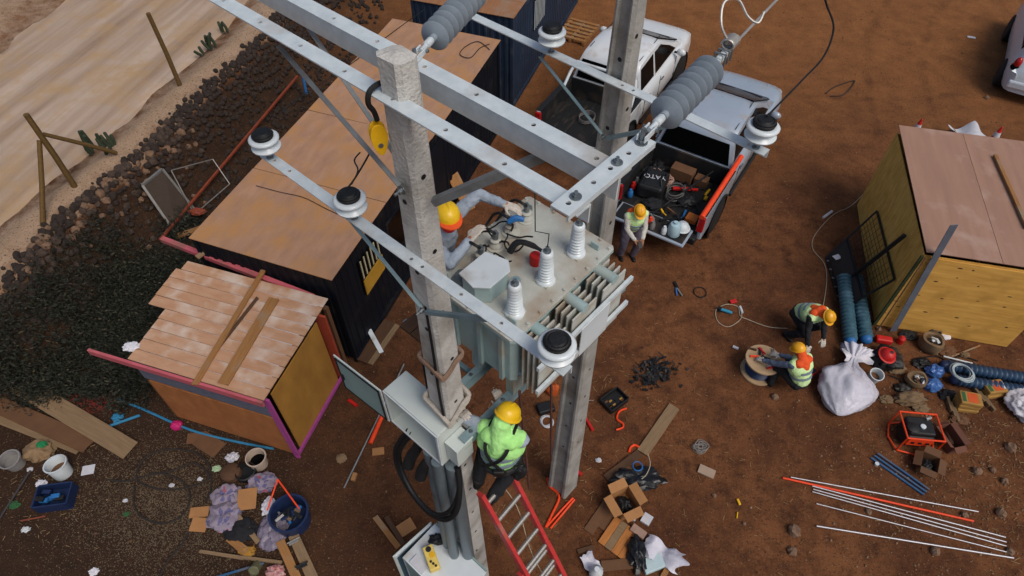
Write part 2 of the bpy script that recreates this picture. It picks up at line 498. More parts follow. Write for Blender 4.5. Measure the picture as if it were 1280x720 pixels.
def axis(lo, hi, step, ext):
    a = []
    x = lo
    while x < hi + 1e-6:
        a.append(x); x += step
    d = step
    l = lo; h = hi; pre, post = [], []
    while l > -ext:
        d *= 1.45; l -= d; h += d; pre.append(l); post.append(h)
    return pre[::-1] + a + post
XS = axis(-13.5, 14.5, .14, 500)
YS = axis(0.5, 22, .14, 500)
gv = [(x, y, gz(x, y)) for y in YS for x in XS]
nx = len(XS)
gf = [(j * nx + i, j * nx + i + 1, (j + 1) * nx + i + 1, (j + 1) * nx + i) for j in range(len(YS) - 1) for i in range(nx - 1)]
def soil_material():
    m = bpy.data.materials.new('soil'); m.use_nodes = True
    N, L = m.node_tree.nodes, m.node_tree.links
    b = N['Principled BSDF']; b.inputs['Roughness'].default_value = .95; b.inputs['Specular IOR Level'].default_value = .15
    tc = N.new('ShaderNodeTexCoord')
    def nz(scale, detail=6, rough=.6, dist=0):
        n = N.new('ShaderNodeTexNoise'); n.inputs['Scale'].default_value = scale; n.inputs['Detail'].default_value = detail
        n.inputs['Roughness'].default_value = rough; n.inputs['Distortion'].default_value = dist
        L.new(tc.outputs['Object'], n.inputs['Vector']); return n.outputs['Fac']
    def rng(src, a, c, lo=0, hi=1):
        r = N.new('ShaderNodeMapRange'); r.inputs[1].default_value = a; r.inputs[2].default_value = c
        r.inputs[3].default_value = lo; r.inputs[4].default_value = hi; L.new(src, r.inputs[0]); return r.outputs[0]
    def mixc(f, a, c, mode='MIX'):
        x = N.new('ShaderNodeMix'); x.data_type = 'RGBA'; x.blend_type = mode
        if isinstance(f, float): x.inputs['Factor'].default_value = f
        else: L.new(f, x.inputs['Factor'])
        for s, k in ((a, 'A'), (c, 'B')):
            if isinstance(s, tuple): x.inputs[k].default_value = s
            else: L.new(s, x.inputs[k])
        return x.outputs['Result']
    def mth(op, a, c):
        x = N.new('ShaderNodeMath'); x.operation = op
        for i, s in enumerate((a, c)):
            if isinstance(s, (int, float)): x.inputs[i].default_value = s
            else: L.new(s, x.inputs[i])
        return x.outputs[0]
    sp = N.new('ShaderNodeSeparateXYZ'); L.new(tc.outputs['Object'], sp.inputs[0])
    X, Y, Z = sp.outputs
    base = mixc(rng(nz(.45, 9, .72), .40, .60), SOIL[0], SOIL[1])
    base = mixc(rng(nz(2.6, 8, .75), .46, .68), base, SOIL[2])
    base = mixc(mth('MULTIPLY', rng(nz(6.5, 8, .8), .52, .66), .6), base, SOIL[1])
    # dry sandy ground towards the far side of the yard, darker ground towards the shack and down the bank
    far = rng(mth('ADD', mth('ADD', Y, mth('MULTIPLY', X, .25)), mth('MULTIPLY', nz(.5, 5), 7.0)), 15.5, 24.0)
    base = mixc(far, base, mixc(rng(nz(1.7, 8, .7), .35, .7), SOIL[3], SOIL[4]))
    dark_left = rng(mth('ADD', mth('ADD', mth('MULTIPLY', X, -1.0), mth('MULTIPLY', Y, -.15)), mth('MULTIPLY', nz(.8, 5), 3.0)), 1.5, 5.0)
    lowz = rng(Z, 1.12, 1.3, 1, 0)
    dark_left = mth('MULTIPLY', dark_left, lowz)
    base = mixc(dark_left, base, mixc(rng(nz(3.2, 8, .7), .35, .7), SOIL[5], SOIL[6]))
    # the raised verge beside the road is pale sand
    base = mixc(rng(mth('ADD', Z, mth('MULTIPLY', nz(3.0, 6), .4)), 1.40, 1.56), base, mixc(rng(nz(2.2, 8, .7), .35, .7), SOIL[7], SOIL[8]))
    # old wheel tracks: paired arcs of packed darker soil
    for (cx, cy, rad, w) in ((19.0, -2.0, 14.2, .13), (19.0, -2.0, 15.7, .13), (-2.5, -9.0, 21.5, .14), (-2.5, -9.0, 23.0, .14), (24.0, 12.0, 13.5, .13), (24.0, 12.0, 15.0, .13), (10.0, 26.0, 11.0, .12), (10.0, 26.0, 12.4, .12)):
        dx = mth('SUBTRACT', X, cx); dy = mth('SUBTRACT', Y, cy)
        dist = mth('SQRT', mth('ADD', mth('MULTIPLY', dx, dx), mth('MULTIPLY', dy, dy)), 0)
        off = mth('ABSOLUTE', mth('SUBTRACT', mth('ADD', dist, mth('MULTIPLY', nz(.6, 3), .5)), rad), 0)
        tm = mth('MULTIPLY', mth('MULTIPLY', rng(off, w * .4, w * 1.3, 1, 0), rng(nz(1.4, 5, .6), .42, .62)), lowz)
        base = mixc(mth('MULTIPLY', tm, .4), base, SOIL[2])
    # grit
    base = mixc(rng(nz(42, 3, .6), .60, .72), base, SOIL[9])
    base = mixc(rng(nz(26, 4, .7), .55, .68), base, SOIL[10])
    L.new(base, b.inputs['Base Color'])
    bp = N.new('ShaderNodeBump'); bp.inputs['Strength'].default_value = .75; bp.inputs['Distance'].default_value = .05
    hsum = mth('ADD', mth('MULTIPLY', nz(9, 10, .75), .7), mth('MULTIPLY', nz(45, 4, .7), .35))
    L.new(hsum, bp.inputs['Height']); L.new(bp.outputs[0], b.inputs['Normal'])
    return m
SOIL = [C('#573521'), C('#774c2f'), C('#3e2517'), C('#8c5c35'), C('#6c4427'), C('#3d2b1f'), C('#2c2018'), C('#a58c75'), C('#937a62'), C('#80664e'), C('#33221a')]
go = obj('ground', MB().add(gv, gf), soil_material(), None, Matrix.Identity(4), smooth=True, angle=80, kind='structure')
go['label'] = 'reddish brown bare earth of the yard and bank'

# the dirt road above the bank
def road_material():
    m = bpy.data.materials.new('road_dirt'); m.use_nodes = True
    N, L = m.node_tree.nodes, m.node_tree.links
    b = N['Principled BSDF']; b.inputs['Roughness'].default_value = .95; b.inputs['Specular IOR Level'].default_value = .1
    tc = N.new('ShaderNodeTexCoord')
    mp = N.new('ShaderNodeMapping'); mp.vector_type = 'TEXTURE'; mp.inputs['Scale'].default_value = (1, 16, 1); mp.inputs['Rotation'].default_value = (0, 0, R(-16))
    L.new(tc.outputs['Object'], mp.inputs[0])
    n = N.new('ShaderNodeTexNoise'); n.inputs['Scale'].default_value = 2.2; n.inputs['Detail'].default_value = 8; n.inputs['Roughness'].default_value = .6
    L.new(mp.outputs[0], n.inputs['Vector'])
    n2 = N.new('ShaderNodeTexNoise'); n2.inputs['Scale'].default_value = 1.1; n2.inputs['Detail'].default_value = 9; n2.inputs['Roughness'].default_value = .7
    L.new(tc.outputs['Object'], n2.inputs['Vector'])
    rp = N.new('ShaderNodeValToRGB'); e = rp.color_ramp.elements
    e[0].position = .34; e[0].color = C('#8c7562'); e[1].position = .66; e[1].color = C('#b5a190')
    L.new(n.outputs['Fac'], rp.inputs[0])
    r2 = N.new('ShaderNodeMapRange'); r2.inputs[1].default_value = .45; r2.inputs[2].default_value = .7
    L.new(n2.outputs['Fac'], r2.inputs[0])
    mx = N.new('ShaderNodeMix'); mx.data_type = 'RGBA'; mx.inputs['B'].default_value = C('#a98b66')
    L.new(r2.outputs[0], mx.inputs['Factor']); L.new(rp.outputs[0], mx.inputs['A'])
    L.new(mx.outputs['Result'], b.inputs['Base Color'])
    wv = N.new('ShaderNodeTexNoise'); wv.inputs['Scale'].default_value = 30; wv.inputs['Detail'].default_value = 6
    L.new(tc.outputs['Object'], wv.inputs['Vector'])
    bp = N.new('ShaderNodeBump'); bp.inputs['Strength'].default_value = .5; bp.inputs['Distance'].default_value = .02
    L.new(wv.outputs['Fac'], bp.inputs['Height']); L.new(bp.outputs[0], b.inputs['Normal'])
    return m
rv, rf = [], []
SS = [-1.2 - i * .12 for i in range(44)]
YR = [-30, -15, -6, -2] + [i * .2 for i in range(0, 140)] + [32, 40, 55]
for y in YR:
    for k, s in enumerate(SS):
        ss = s
        if k == 0: ss += .22 * noise.noise(V3((y * .9, 0, 2)))
        if k == len(SS) - 1: ss += .5 * noise.noise(V3((y * .7, 4, 2)))
        x = crest_x(y) + ss
        rut = sum(-.035 * math.exp(-((s + c) / .16) ** 2) for c in (2.1, 3.6, 4.6, 6.0))
        edge = -.036 if k in (0, len(SS) - 1) else 0
        rv.append((x, y, gz(x, y) + .028 + rut * .6 + edge + .006 * noise.noise(V3((x * 3, y * 3, 9)))))
m_ = len(SS)
for j in range(len(YR) - 1):
    for i in range(m_ - 1):
        rf.append((j * m_ + i, j * m_ + i + 1, (j + 1) * m_ + i + 1, (j + 1) * m_ + i))
ro = obj('road', MB().add(rv, rf), road_material(), None, Matrix.Identity(4), smooth=True, angle=80, kind='structure')
ro['label'] = 'pale dusty dirt road with wheel tracks above the bank'

# ------------------------------------------------------------------ dry stone bank
def rock_mesh(seed, name, nu=7, nv=5, s=(1, 1, 1)):
    rn = random.Random(seed)
    mb = MB().ell((0, 0, 0), 1.0, nu, nv)
    mb.v = [V3((p.x * s[0], p.y * s[1], p.z * s[2])) * (1 + .32 * noise.noise(p * 1.6 + V3((seed * 3.1, 0, seed))) + rn.uniform(-.1, .1)) for p in mb.v]
    return mb
STONE = [mat('bank_stone', '#524238', .9, hex2='#30261f', scale=6, bump=.4, bscale=25), mat('dark_bank_stone', '#382c25', .9, hex2='#221a16', scale=6, bump=.4, bscale=25), mat('tan_bank_stone', '#886a53', .9, hex2='#5c4737', scale=6, bump=.4, bscale=25)]
rocks = []
for k in range(9):
    me = mesh_of('stone', rock_mesh(k, 'stone'), False)
    me.materials.append(STONE[(0, 1, 0, 1, 1, 0, 1, 2, 0)[k]])
    rocks.append(me)
bank = thing('dry_stone_bank', 'bank of rough dark fieldstones below the edge of the dirt road', 'stone wall', (crest_x(12) + .6, 12, 0))
cand = []
rn = random.Random(3)
y = 6.6
while y < 20.5:
    row = 0
    s = -.08
    while s < 1.1:
        if s < .62 or rn.random() < .3: cand.append((y + rn.uniform(-.05, .05), s + rn.uniform(-.03, .03)))
        s += .105
    y += .125
def bank_z(s):
    return ROADZ * (1 - smooth(s / 1.25))
def stone_at(y, s):
    x = crest_x(y) + s
    return V3((x, y, gz(x, y) + .03))
def vis_key(c):
    p = stone_at(*c); return (p - cam.location).length + (0 if 8 < p.y < 17 else 6)
cand.sort(key=vis_key)
for i, (yy, s) in enumerate(cand):
    p = stone_at(yy, s)
    r = rn.uniform(.055, .1) * (1.1 if s < .3 else .85)
    if i < 298:
        o = bpy.data.objects.new('stone', rocks[7 if s < .45 and rn.random() < .14 else rn.randrange(9)])
        COL.objects.link(o)
        put(o, Matrix.Translation(p) @ Euler((rn.uniform(0, 6), rn.uniform(0, 6), rn.uniform(0, 6))).to_matrix().to_4x4() @ Matrix.Diagonal((r, r * rn.uniform(.8, 1.1), r * rn.uniform(.65, .95), 1)), bank)
rub = MB()
for i, (yy, s) in enumerate(cand[298:] + [(rn.uniform(6.5, 20.5), rn.uniform(-.25, 1.9)) for _ in range(900)]):
    p = stone_at(yy, s); r = rn.uniform(.052, .085) if i < len(cand) - 298 else rn.uniform(.025, .075)
    q = rock_mesh(i % 17, 'x', 6, 4)
    rub.add(q.v, q.f, TR(p, rn.uniform(0, 6), rn.uniform(0, 6), 0, r))
ru = obj('rubble', rub, STONE[1], bank, kind='stuff')

# loose stones and grit over the yard, fine gravel by the shack
def scatter(name, label, n, pts, rmin, rmax, m, seed, sq=2.2):
    rn = random.Random(seed); mb = MB()
    base = [rock_mesh(s + 40, 'x', 5, 3) for s in range(12)]
    for i in range(n):
        x, y = pts(rn)
        r = rmin + (rmax - rmin) * rn.random() ** sq
        q = base[rn.randrange(12)]
        mb.add(q.v, q.f, TR((x, y, gz(x, y) + r * .25), rn.uniform(0, 6), rn.uniform(0, 6), 0, r))
    o = obj(name, mb, m, None, Matrix.Identity(4), kind='stuff')
    o['label'] = label
    return o
def yard(rn):
    while True:
        x, y = rn.uniform(-9, 14), rn.uniform(2, 20)
        if x - crest_x(y) > 1.5 and noise.noise(V3((x * .5, y * .5, 11))) + rn.uniform(-.3, .4) > 0: return x, y
def near_gravel(rn):
    p = G(210 + rn.gauss(0, 70), 630 + rn.gauss(0, 50)); return p.x, p.y
def right_grit(rn):
    p = G(1180 + rn.gauss(0, 90), 560 + rn.gauss(0, 90)); return p.x, p.y
P1 = mat('pebble_tan', '#94785c', .9, hex2='#6b523d', scale=1, bump=.2)
P2 = mat('pebble_brown', '#6d4a32', .9, hex2='#553824', scale=1, bump=.2)
P3 = mat('gravel_grey', '#75654f', .9, hex2='#453a2e', scale=3, bump=.2)
scatter('pebbles', 'small pale pebbles strewn over the brown yard', 1200, yard, .005, .018, P1, 1, 3)
scatter('clods', 'brown clods of earth strewn over the yard', 3000, yard, .006, .024, P2, 2, 3)
scatter('gravel', 'patch of fine grey gravel beside the shack', 15000, near_gravel, .004, .011, P3, 3, 1.6)
scatter('grit', 'loose grit and dry litter by the steel pipes', 1500, right_grit, .006, .024, P1, 4, 2.6)
FIELD = [(968, 497, .07), (992, 665, .10), (990, 690, .07), (1220, 590, .08), (1255, 602, .06), (1250, 642, .08), (1168, 690, .07), (1085, 640, .05), (1205, 644, .055), (1262, 690, .06), (1240, 588, .05), (893, 620, .035), (930, 655, .03), (1190, 165, .07), (1233, 123, .06), (1262, 560, .09), (1098, 412, .05)]
FIELDM = mat('field_stone', '#8a6f58', .9, hex2='#62493a', scale=3, bump=.4, bscale=20)
field_rocks = []
for k in range(4):
    me = mesh_of('field_stone', rock_mesh(k + 20, 'stone', 9, 6), False); me.materials.append(FIELDM); field_rocks.append(me)
FSL = ['fieldstone below the cable spool', 'biggest fieldstone at the left end of the steel pipes', 'fieldstone just below the biggest one, at the pipes left end', 'fieldstone below the cartons, left of another by the right edge', 'fieldstone near the right edge above the pipe ends',
       'fieldstone at the right edge beside the pipe ends', 'fieldstone under the right part of the lowest steel pipe', 'small fieldstone between the blue rail and the pipes', 'small fieldstone at the right end of the orange pipe', 'fieldstone at the bottom right corner', 'small fieldstone right of the tall carton',
       'small stone below the pale tile', 'tiny stone below the yellow scrap', 'stone behind the plywood hut left of the white sheet', 'stone on the far earth above the white sheet', 'large pale stone at the right edge below the white sack', 'small stone at the hut corner by the lath']
for i, (u, v, r) in enumerate(FIELD):
    p = G(u, v)
    o = bpy.data.objects.new('field_stone', field_rocks[i % 4]); COL.objects.link(o)
    put(o, TR(p + V3((0, 0, r * .35)), i * 1.1, i, 0, r), None)
    tag(o, FSL[i], 'stone', 'fieldstones scattered on the earth')
# dry grass and twigs
tw = MB(); rn = random.Random(9)
for i in range(900):
    c = rn.choice([(1240, 560, 40, 40), (1260, 640, 25, 50), (1200, 380, 60, 60), (60, 600, 50, 40), (800, 470, 40, 40), (700, 560, 40, 60), (1000, 600, 200, 80)])
    p = G(c[0] + rn.gauss(0, c[2]), c[1] + rn.gauss(0, c[3])); a = rn.uniform(0, 6.3); l = rn.uniform(.02, .1)
    q = p + V3((math.cos(a) * l, math.sin(a) * l, rn.uniform(0, .02)))
    tw.tube([p + V3((0, 0, .008)), q + V3((0, 0, .01))], .0035, 3, caps=False)
two = obj('dry_straw', tw, mat('straw', '#a98f63', .9, hex2='#7c6444', scale=3), None, Matrix.Identity(4), kind='stuff')
two['label'] = 'dry straw and twigs littering the bare earth'

# dark scrub in the trench between bank and shack
def scrub_pt(rn):
    while True:
        p = G(rn.uniform(-60, 250), rn.uniform(255, 500))
        s = p.x - crest_x(p.y)
        u = 640 + FPX * p.x / (p.y * math.cos(PITCH) + CAMH * math.sin(PITCH))
        if s > (.35 if p.y < 9.6 else 1.0) and s < 4.3 and p.y < 10.8 and not (-6.6 < p.x < -3 and 4.6 < p.y < 8.4):
            return p
sc = MB(); sl = MB(); rn = random.Random(12)
CL = [(scrub_pt(rn), rn.uniform(.16, .34), rn.uniform(.3, .75)) for _ in range(150)]
for i in range(2600):
    c0, cr, chh = CL[i % 150]
    p = c0 + V3((rn.gauss(0, cr * .55), rn.gauss(0, cr * .55), 0)); p.z = gz(p.x, p.y)
    h = chh * max(.25, 1 - ((p - c0).xy.length / cr) * .6) * rn.uniform(.7, 1.1); lean = V3((rn.gauss(0, .35), rn.gauss(0, .35), 1)).normalized()
    tip = p + lean * h
    for k in range(rn.randint(10, 20)):
        t = rn.uniform(.15, 1.0)
        c = p + lean * h * t + V3((rn.gauss(0, .09), rn.gauss(0, .09), rn.gauss(0, .04)))
        d = V3((rn.gauss(0, 1), rn.gauss(0, 1), rn.gauss(.3, .6))).normalized(); l = rn.uniform(.04, .11); w = d.orthogonal().normalized() * rn.uniform(.007, .018)
        (sc if rn.random() < .94 else sl).add([c, c + d * l * .5 + w, c + d * l, c + d * l * .5 - w], [(0, 1, 2, 3)])
    sc.tube([p, p + lean * h * .5, tip], [.008, .006, .003], 4, caps=False)
so = obj('scrub', sc, mat('dark_scrub', '#2a2d20', .8, hex2='#14150f', scale=4, bump=0), None, Matrix.Identity(4), kind='stuff')
so['label'] = 'dark low scrub filling the hollow between bank and shack'
obj('dry_scrub', sl, mat('dry_scrub', '#4f4a38', .85, hex2='#3a3628', scale=4, bump=0), None, Matrix.Identity(4), kind='stuff')['label'] = 'pale dry stems among the dark scrub'

# fence posts and cacti on the verge
def post(name, p, q, r, label, parent=None):
    mb = MB().tube([p, (V3(p) + V3(q)) / 2 + V3((.012, .01, 0)), q], [r, r * .95, r * .88], 9)
    return obj(name, mb, FENCEW, parent, smooth=True)
z0 = ROADZ + .1
pb = G(225, 107, z0); pb.z -= .15
pp = thing('fence_post', 'tall single wooden fence post on the verge beside the road', 'fence post', pb)
post('post', pb, pb + V3((0, 0, 1.95)), .055, '', pp)
cb = G(93, 233, z0)
cp = thing('braced_fence_post', 'wooden corner fence post held by two slanting wooden braces', 'fence post', cb)
top = cb + V3((0, 0, 1.75))
post('post', cb + V3((0, 0, -.2)), top, .06, '', cp)
post('brace', G(50, 280, z0) + V3((0, 0, -.1)), cb + V3((-.06, -.02, 1.18)), .05, '', cp)
post('brace', G(145, 191, z0 + .05), cb + V3((.02, .07, 1.25)), .045, '', cp)
CACT = mat('cactus_green', '#35402c', .75, hex2='#232c1e', scale=8, bump=.3)
def cactus(u, v, n, spread, h, label, seed):
    rn = random.Random(seed); p = G(u, v, ROADZ + .08)
    t = thing('cactus', label, 'cactus', p, 0, 'cacti along the road verge')
    for i in range(n):
        b = p + V3((rn.uniform(-spread, spread), rn.uniform(-spread * .6, spread * .6), -.05)); hh = h * rn.uniform(.55, 1.1)
        tp = b + V3((rn.uniform(-.12, .12), rn.uniform(-.1, .1), hh))
        obj('stem', MB().tube([b, (b + tp) / 2 + V3((rn.uniform(-.03, .03), 0, 0)), tp, tp + V3((0, 0, .02))], [.035, .04, .035, .01], 7), CACT, t, smooth=True)
cactus(127, 186, 13, .36, .42, 'wide clump of dark cactus stems beside the braced post', 1)
cactus(262, 58, 5, .14, .4, 'cactus clump with five stems on the verge past the single post', 2)
cactus(281, 38, 3, .1, .3, 'small cactus clump farthest up the road verge', 3)
cactus(252, 66, 2, .05, .2, 'tiny two stemmed cactus on the verge past the single post', 4)
# ------------------------------------------------------------------ the two concrete poles
POLE_TOP = 8.73
P1U, P1V = -.04, -.03
def pole_ring(c, a, b, ch, rec, z):
    """cross-section: a along u, b along v, chamfer ch, recess rec in the two v faces"""
    pts = []
    if rec <= 0:
        q = [(a - ch, -b), (a, -b + ch), (a, b - ch), (a - ch, b), (-a + ch, b), (-a, b - ch), (-a, -b + ch), (-a + ch, -b)]
    else:
        e = a * .5
        q = [(e, -b + rec), (e * 1.25, -b), (a - ch, -b), (a, -b + ch), (a, b - ch), (a - ch, b), (e * 1.25, b), (e, b - rec),
             (-e, b - rec), (-e * 1.25, b), (-a + ch, b), (-a, b - ch), (-a, -b + ch), (-a + ch, -b), (-e * 1.25, -b), (-e, -b + rec)]
    return [c + Ud * x + Vd * y + V3((0, 0, z)) for x, y in q]
def pole_half(z):
    return .184 - .0115 * z, .171 - .0107 * z
def make_pole(label, u0, v0, ztop, rec, m, seed):
    base = W(u0, v0, 0)
    t = thing('concrete_pole', label, 'utility pole', base, AV - R(90), 'concrete poles of the transformer frame')
    mb = MB(); zs = [-.3] + [i * ztop / 24 for i in range(25)]
    rings = []
    rn = random.Random(seed)
    for z in zs:
        k = max(0, z) / ztop
        a, b = pole_half(max(0, z))
        rings.append(pole_ring(base, a, b, .026, rec, z))
    n = len(rings[0]); vs = [p + V3((rn.uniform(-.0025, .0025), rn.uniform(-.0025, .0025), 0)) for r in rings for p in r]
    # chipped crown
    for i in range(n):
        vs[-n + i] += V3((rn.uniform(-.008, .008), rn.uniform(-.008, .008), rn.uniform(-.022, .0)))
    fs = [(i * n + j, i * n + (j + 1) % n, (i + 1) * n + (j + 1) % n, (i + 1) * n + j) for i in range(len(rings) - 1) for j in range(n)]
    tc = base + V3((0, 0, ztop + .012)); vs.append(tc)
    fs += [((len(rings) - 1) * n + j, (len(rings) - 1) * n + (j + 1) % n, len(vs) - 1) for j in range(n)]
    obj('shaft', MB().add(vs, fs), m, t)
    # bolt holes down the faces: short dark sleeves
    for i in range(11):
        z = 1.6 + i * .62
        if z > ztop - .25: break
        a, b = pole_half(z); a -= .0023; b = b - max(rec, 0)
        for (c, d) in (((W(u0 + rn.uniform(-.015, .015), v0 - b - .002, z)), -Vd), (W(u0 + a + .002, v0 + rn.uniform(-.02, .02), z + .2), Ud)):
            M, l = frame(c, c + d, (0, 0, 1))
            q = MB().lathe([(.011, -.004), (.014, .0), (.018, .0015), (.019, .0)], 9, M @ Matrix.Rotation(R(90), 4, 'Y'))
            obj('bolt_hole', q, BLK, t)
    return t
pole1 = make_pole('front concrete pole, whole chipped top in view, with grey cabinet and rope wraps', P1U, P1V, POLE_TOP, 0, CONC, 1)
pole2 = make_pole('rear concrete pole with recessed face, rising past the top edge beside the trucks', .0, 2.03, 9.3, .03, CONC2, 2)
# things tied round the front pole
def wrap(name, z0, z1, r, m, parent, v0=-.03, sag=.04, turns=1):
    a, b = pole_half(z0); a += r; b += r
    pts = []
    q = [(a, -b), (a, b), (-a, b), (-a, -b)]
    loop = []
    for i in range(4):
        p, s = q[i], q[(i + 1) % 4]
        for f in (0.06, .35, .65, .94): loop.append((p[0] + (s[0] - p[0]) * f, p[1] + (s[1] - p[1]) * f))
    for i, (x, y) in enumerate(loop):
        pts.append(W(P1U + x, v0 + y, z0 + (z1 - z0) * math.sin(math.pi * i / len(loop)) - sag * (1 if y < 0 else 0)))
    return obj(name, MB().tube(spline(pts, 3, True), r, 7, closed=True), m, parent, smooth=True)
TANR = mat('tan_sling', '#8d7360', .9, hex2='#6d5748', scale=20, bump=.3)
wrap('sling', 6.06, 6.16, .016, TANR, pole1); wrap('sling', 6.02, 6.13, .014, TANR, pole1)
wrap('strap', 5.34, 5.55, .022, mat('white_strap', '#b6b0a6', .85, hex2='#958e84', scale=20, bump=.3), pole1); wrap('strap', 5.28, 5.5, .018, MATS['white_strap'], pole1)
pts = [W(.0, -.13, 6.85), W(.015, -.14, 6.3), W(.02, -.15, 5.9), W(.03, -.155, 5.5), W(.06, -.16, 5.2), W(.08, -.17, 4.9)]
pipe('cable', spline(pts, 5), .011, BLKW, pole1, 6)
# hanging ropes, harness chain and black lanyards at the left of the pole
for k, (u, v, z0, z1, m) in enumerate(((-.2, .02, 6.6, 5.2, BLKW), (-.24, .06, 6.5, 5.4, BLKW), (-.19, -.03, 6.2, 5.75, ALU))):
    pipe('lanyard', spline([W(u, v, z0), W(u - .06, v, (z0 + z1) / 2), W(u - .02, v - .03, z1)], 5), .013, m, pole1, 6)

# ------------------------------------------------------------------ crossarms
def nut(p, parent, r=.018, h=.02, d=V3((0, 0, 1))):
    M, l = frame(p, p + d, (1, 0, 0) if abs(d.z) > .9 else (0, 0, 1))
    mb = MB().lathe([(r * 1.7, 0), (r * 1.7, .004)], 14, M @ Matrix.Rotation(R(90), 4, 'Y'))
    mb.lathe([(r, .004), (r, h), (r * .55, h), (r * .55, h * 2)], 6, M @ Matrix.Rotation(R(90), 4, 'Y'))
    return obj('bolt', mb, BOLT, parent)
def channel(label, pa, pb, w, t, web, web_side, holes, m, hr=.013):
    """steel arm with a flat top flange (real holes) and one web hanging from its edge"""
    M, l = frame(pa, pb)
    th = thing('steel_crossarm', label, 'crossarm', M=M)
    obj('flange', holed_plate(l, w, t, holes, hr), m, th, M)
    for s in web_side:
        obj('web', MB().box((l / 2, s * (w / 2 - t / 2 - .001), -t - web / 2 + .0005), (l, t, web)), m, th, M)
    return th
ZB = 8.52
beam1 = channel('long flat steel arm across the camera side of the front pole top', W(-2.6, -.11, ZB), W(1.2, -.11, ZB), .1, .009, .10, (1,), [.3 + .38 * i for i in range(10)], GALV)
beam2 = channel('long steel channel arm behind the front pole top, blue shaded web showing', W(-2.6, .19, ZB + .01), W(1.2, .19, ZB + .01), .1, .009, .12, (-1,), [.22 + .38 * i for i in range(10)], GALV)
beam3 = channel('short steel channel bolted across the free ends of the two long arms', W(1.15, -.22, ZB + .045), W(1.15, .43, ZB + .045), .1, .009, .024, (1, -1), [.06, .235, .36, .5], GALV)
for v in (-.11, .19): nut(W(1.15, v, ZB + .046), beam3, .016, .016)
nut(W(1.15, .38, ZB + .046), beam3, .018, .02)
# struts of the long arms
def strut(p, q, parent, w=.045, t=.04, m=GALVD):
    M, l = frame(p, q)
    mb = MB().box((l / 2, 0, 0), (l, w, .006)).box((l / 2, w / 2 - .003, -t / 2 - .003), (l, .006, t - .0))
    o = obj('strut', mb, m, parent, M)
    return o
strut(W(-1.05, -.10, ZB - .11), W(-.06, -.13, 7.93), beam1, .03, .03)
strut(W(-1.22, .2, ZB - .13), W(-.14, .0, 7.9), beam2, .03, .03)
strut(W(.72, .2, ZB - .13), W(.12, -.05, 7.88), beam2, .05, .04)
nut(W(-.02, -.145, 7.93), beam1, .018, .03, -Vd)

ZA, ZD = 7.36, 7.66
armA = channel('lower crossarm on the front pole carrying three white insulators', W(-1.6, -.165, ZA), W(1.25, -.165, ZA), .085, .008, .06, (1,), [.12, .3, 1.58, 1.68, 2.02, 2.35], GALV)
armD = channel('crossarm on the rear pole in front of the white truck', W(-1.65, 1.9, ZD), W(1.28, 1.9, ZD), .085, .008, .06, (1,), [.12, .22, 1.75, 1.85, 2.2, 2.8], GALV)
for arm, v, z, vp in ((armA, -.155, ZA, -.13), (armD, 1.88, ZD, 1.9)):
    vj = (-.03 if arm is armA else 2.03) - .1
    strut(W(-.68, v, z - .065), W(-.02, vj - .02, z - .52), arm, .028, .025, STEELT)
    strut(W(.62, v, z - .065), W(.02, vj - .02, z - .52), arm, .028, .025, STEELT)
    nut(W(0, vj - .03, z - .52), arm, .014, .03, -Vd)

# ------------------------------------------------------------------ pin insulators
def pin_insulator(p, label, s=.88):
    t = thing('pin_insulator', label, 'insulator', p, 0, 'white pin insulators on the crossarms')
    M = TR(p, 0, 0, 0, s)
    obj('pin', MB().lathe([(.03, 0), (.03, .012), (.014, .014), (.014, .11)], 12, M), BOLT, t, smooth=True)
    body = MB().lathe([(.03, .10), (.10, .098), (.118, .108), (.12, .12), (.1, .135), (.082, .15), (.08, .165), (.105, .172), (.122, .185), (.124, .198), (.11, .21), (.09, .214), (.085, .212)], 32, M)
    obj('porcelain_body', body, PORC, t, smooth=True, angle=60)
    obj('rubber_cap', MB().lathe([(.083, .205), (.083, .235), (.079, .25), (.07, .256), (.06, .252), (.05, .262), (.0, .264)], 24, M, caps=False), RUBB, t, smooth=True)
    obj('conductor_tie', MB().tube([M @ V3((.083 * math.cos(a), .083 * math.sin(a), .235)) for a in [i * .35 for i in range(18)]], .007 * s, 5, closed=True), BLKW, t, smooth=True)
    return t
pin_insulator(W(-1.53, -.165, ZA), 'white insulator at the left end of the lower crossarm, over the tan roof')
pin_insulator(W(-.58, -.165, ZA), 'white insulator beside the front pole with two black wire ends sticking up')
pin_insulator(W(1.16, -.165, ZA), 'largest white insulator, nearest the viewer, at the right end of the lower crossarm')
pin_insulator(W(-1.58, 1.9, ZD), 'white insulator at the far left end of the rear crossarm by the picture top')
pin_insulator(W(-.58, 1.9, ZD), 'white insulator on the rear crossarm in front of the blue container')
pin_insulator(W(1.2, 1.9, ZD), 'white insulator at the right end of the rear crossarm above the silver truck')
w0 = W(-.58, -.165, ZA + .26)
pipe('wire_tails', spline([w0, w0 + V3((.05, .03, .05)), w0 + V3((.12, .1, .13)), w0 + V3((.17, .14, .2))], 4), .006, BLKW, None, 6)
tag(bpy.data.objects['wire_tails'], 'thin dark wire end poking up from the insulator beside the pole', 'wire')
wt2 = pipe('wire_tail', spline([w0 + V3((.03, .02, .02)), w0 + V3((.08, .06, .10)), w0 + V3((.06, .1, .15)), w0 + V3((.1, .13, .19))], 4), .005, BLKW, None, 6)
tag(wt2, 'short kinked dark wire end on the cap of the insulator beside the pole', 'wire')
bpy.data.objects['wire_tails'].name = 'wire_tail'

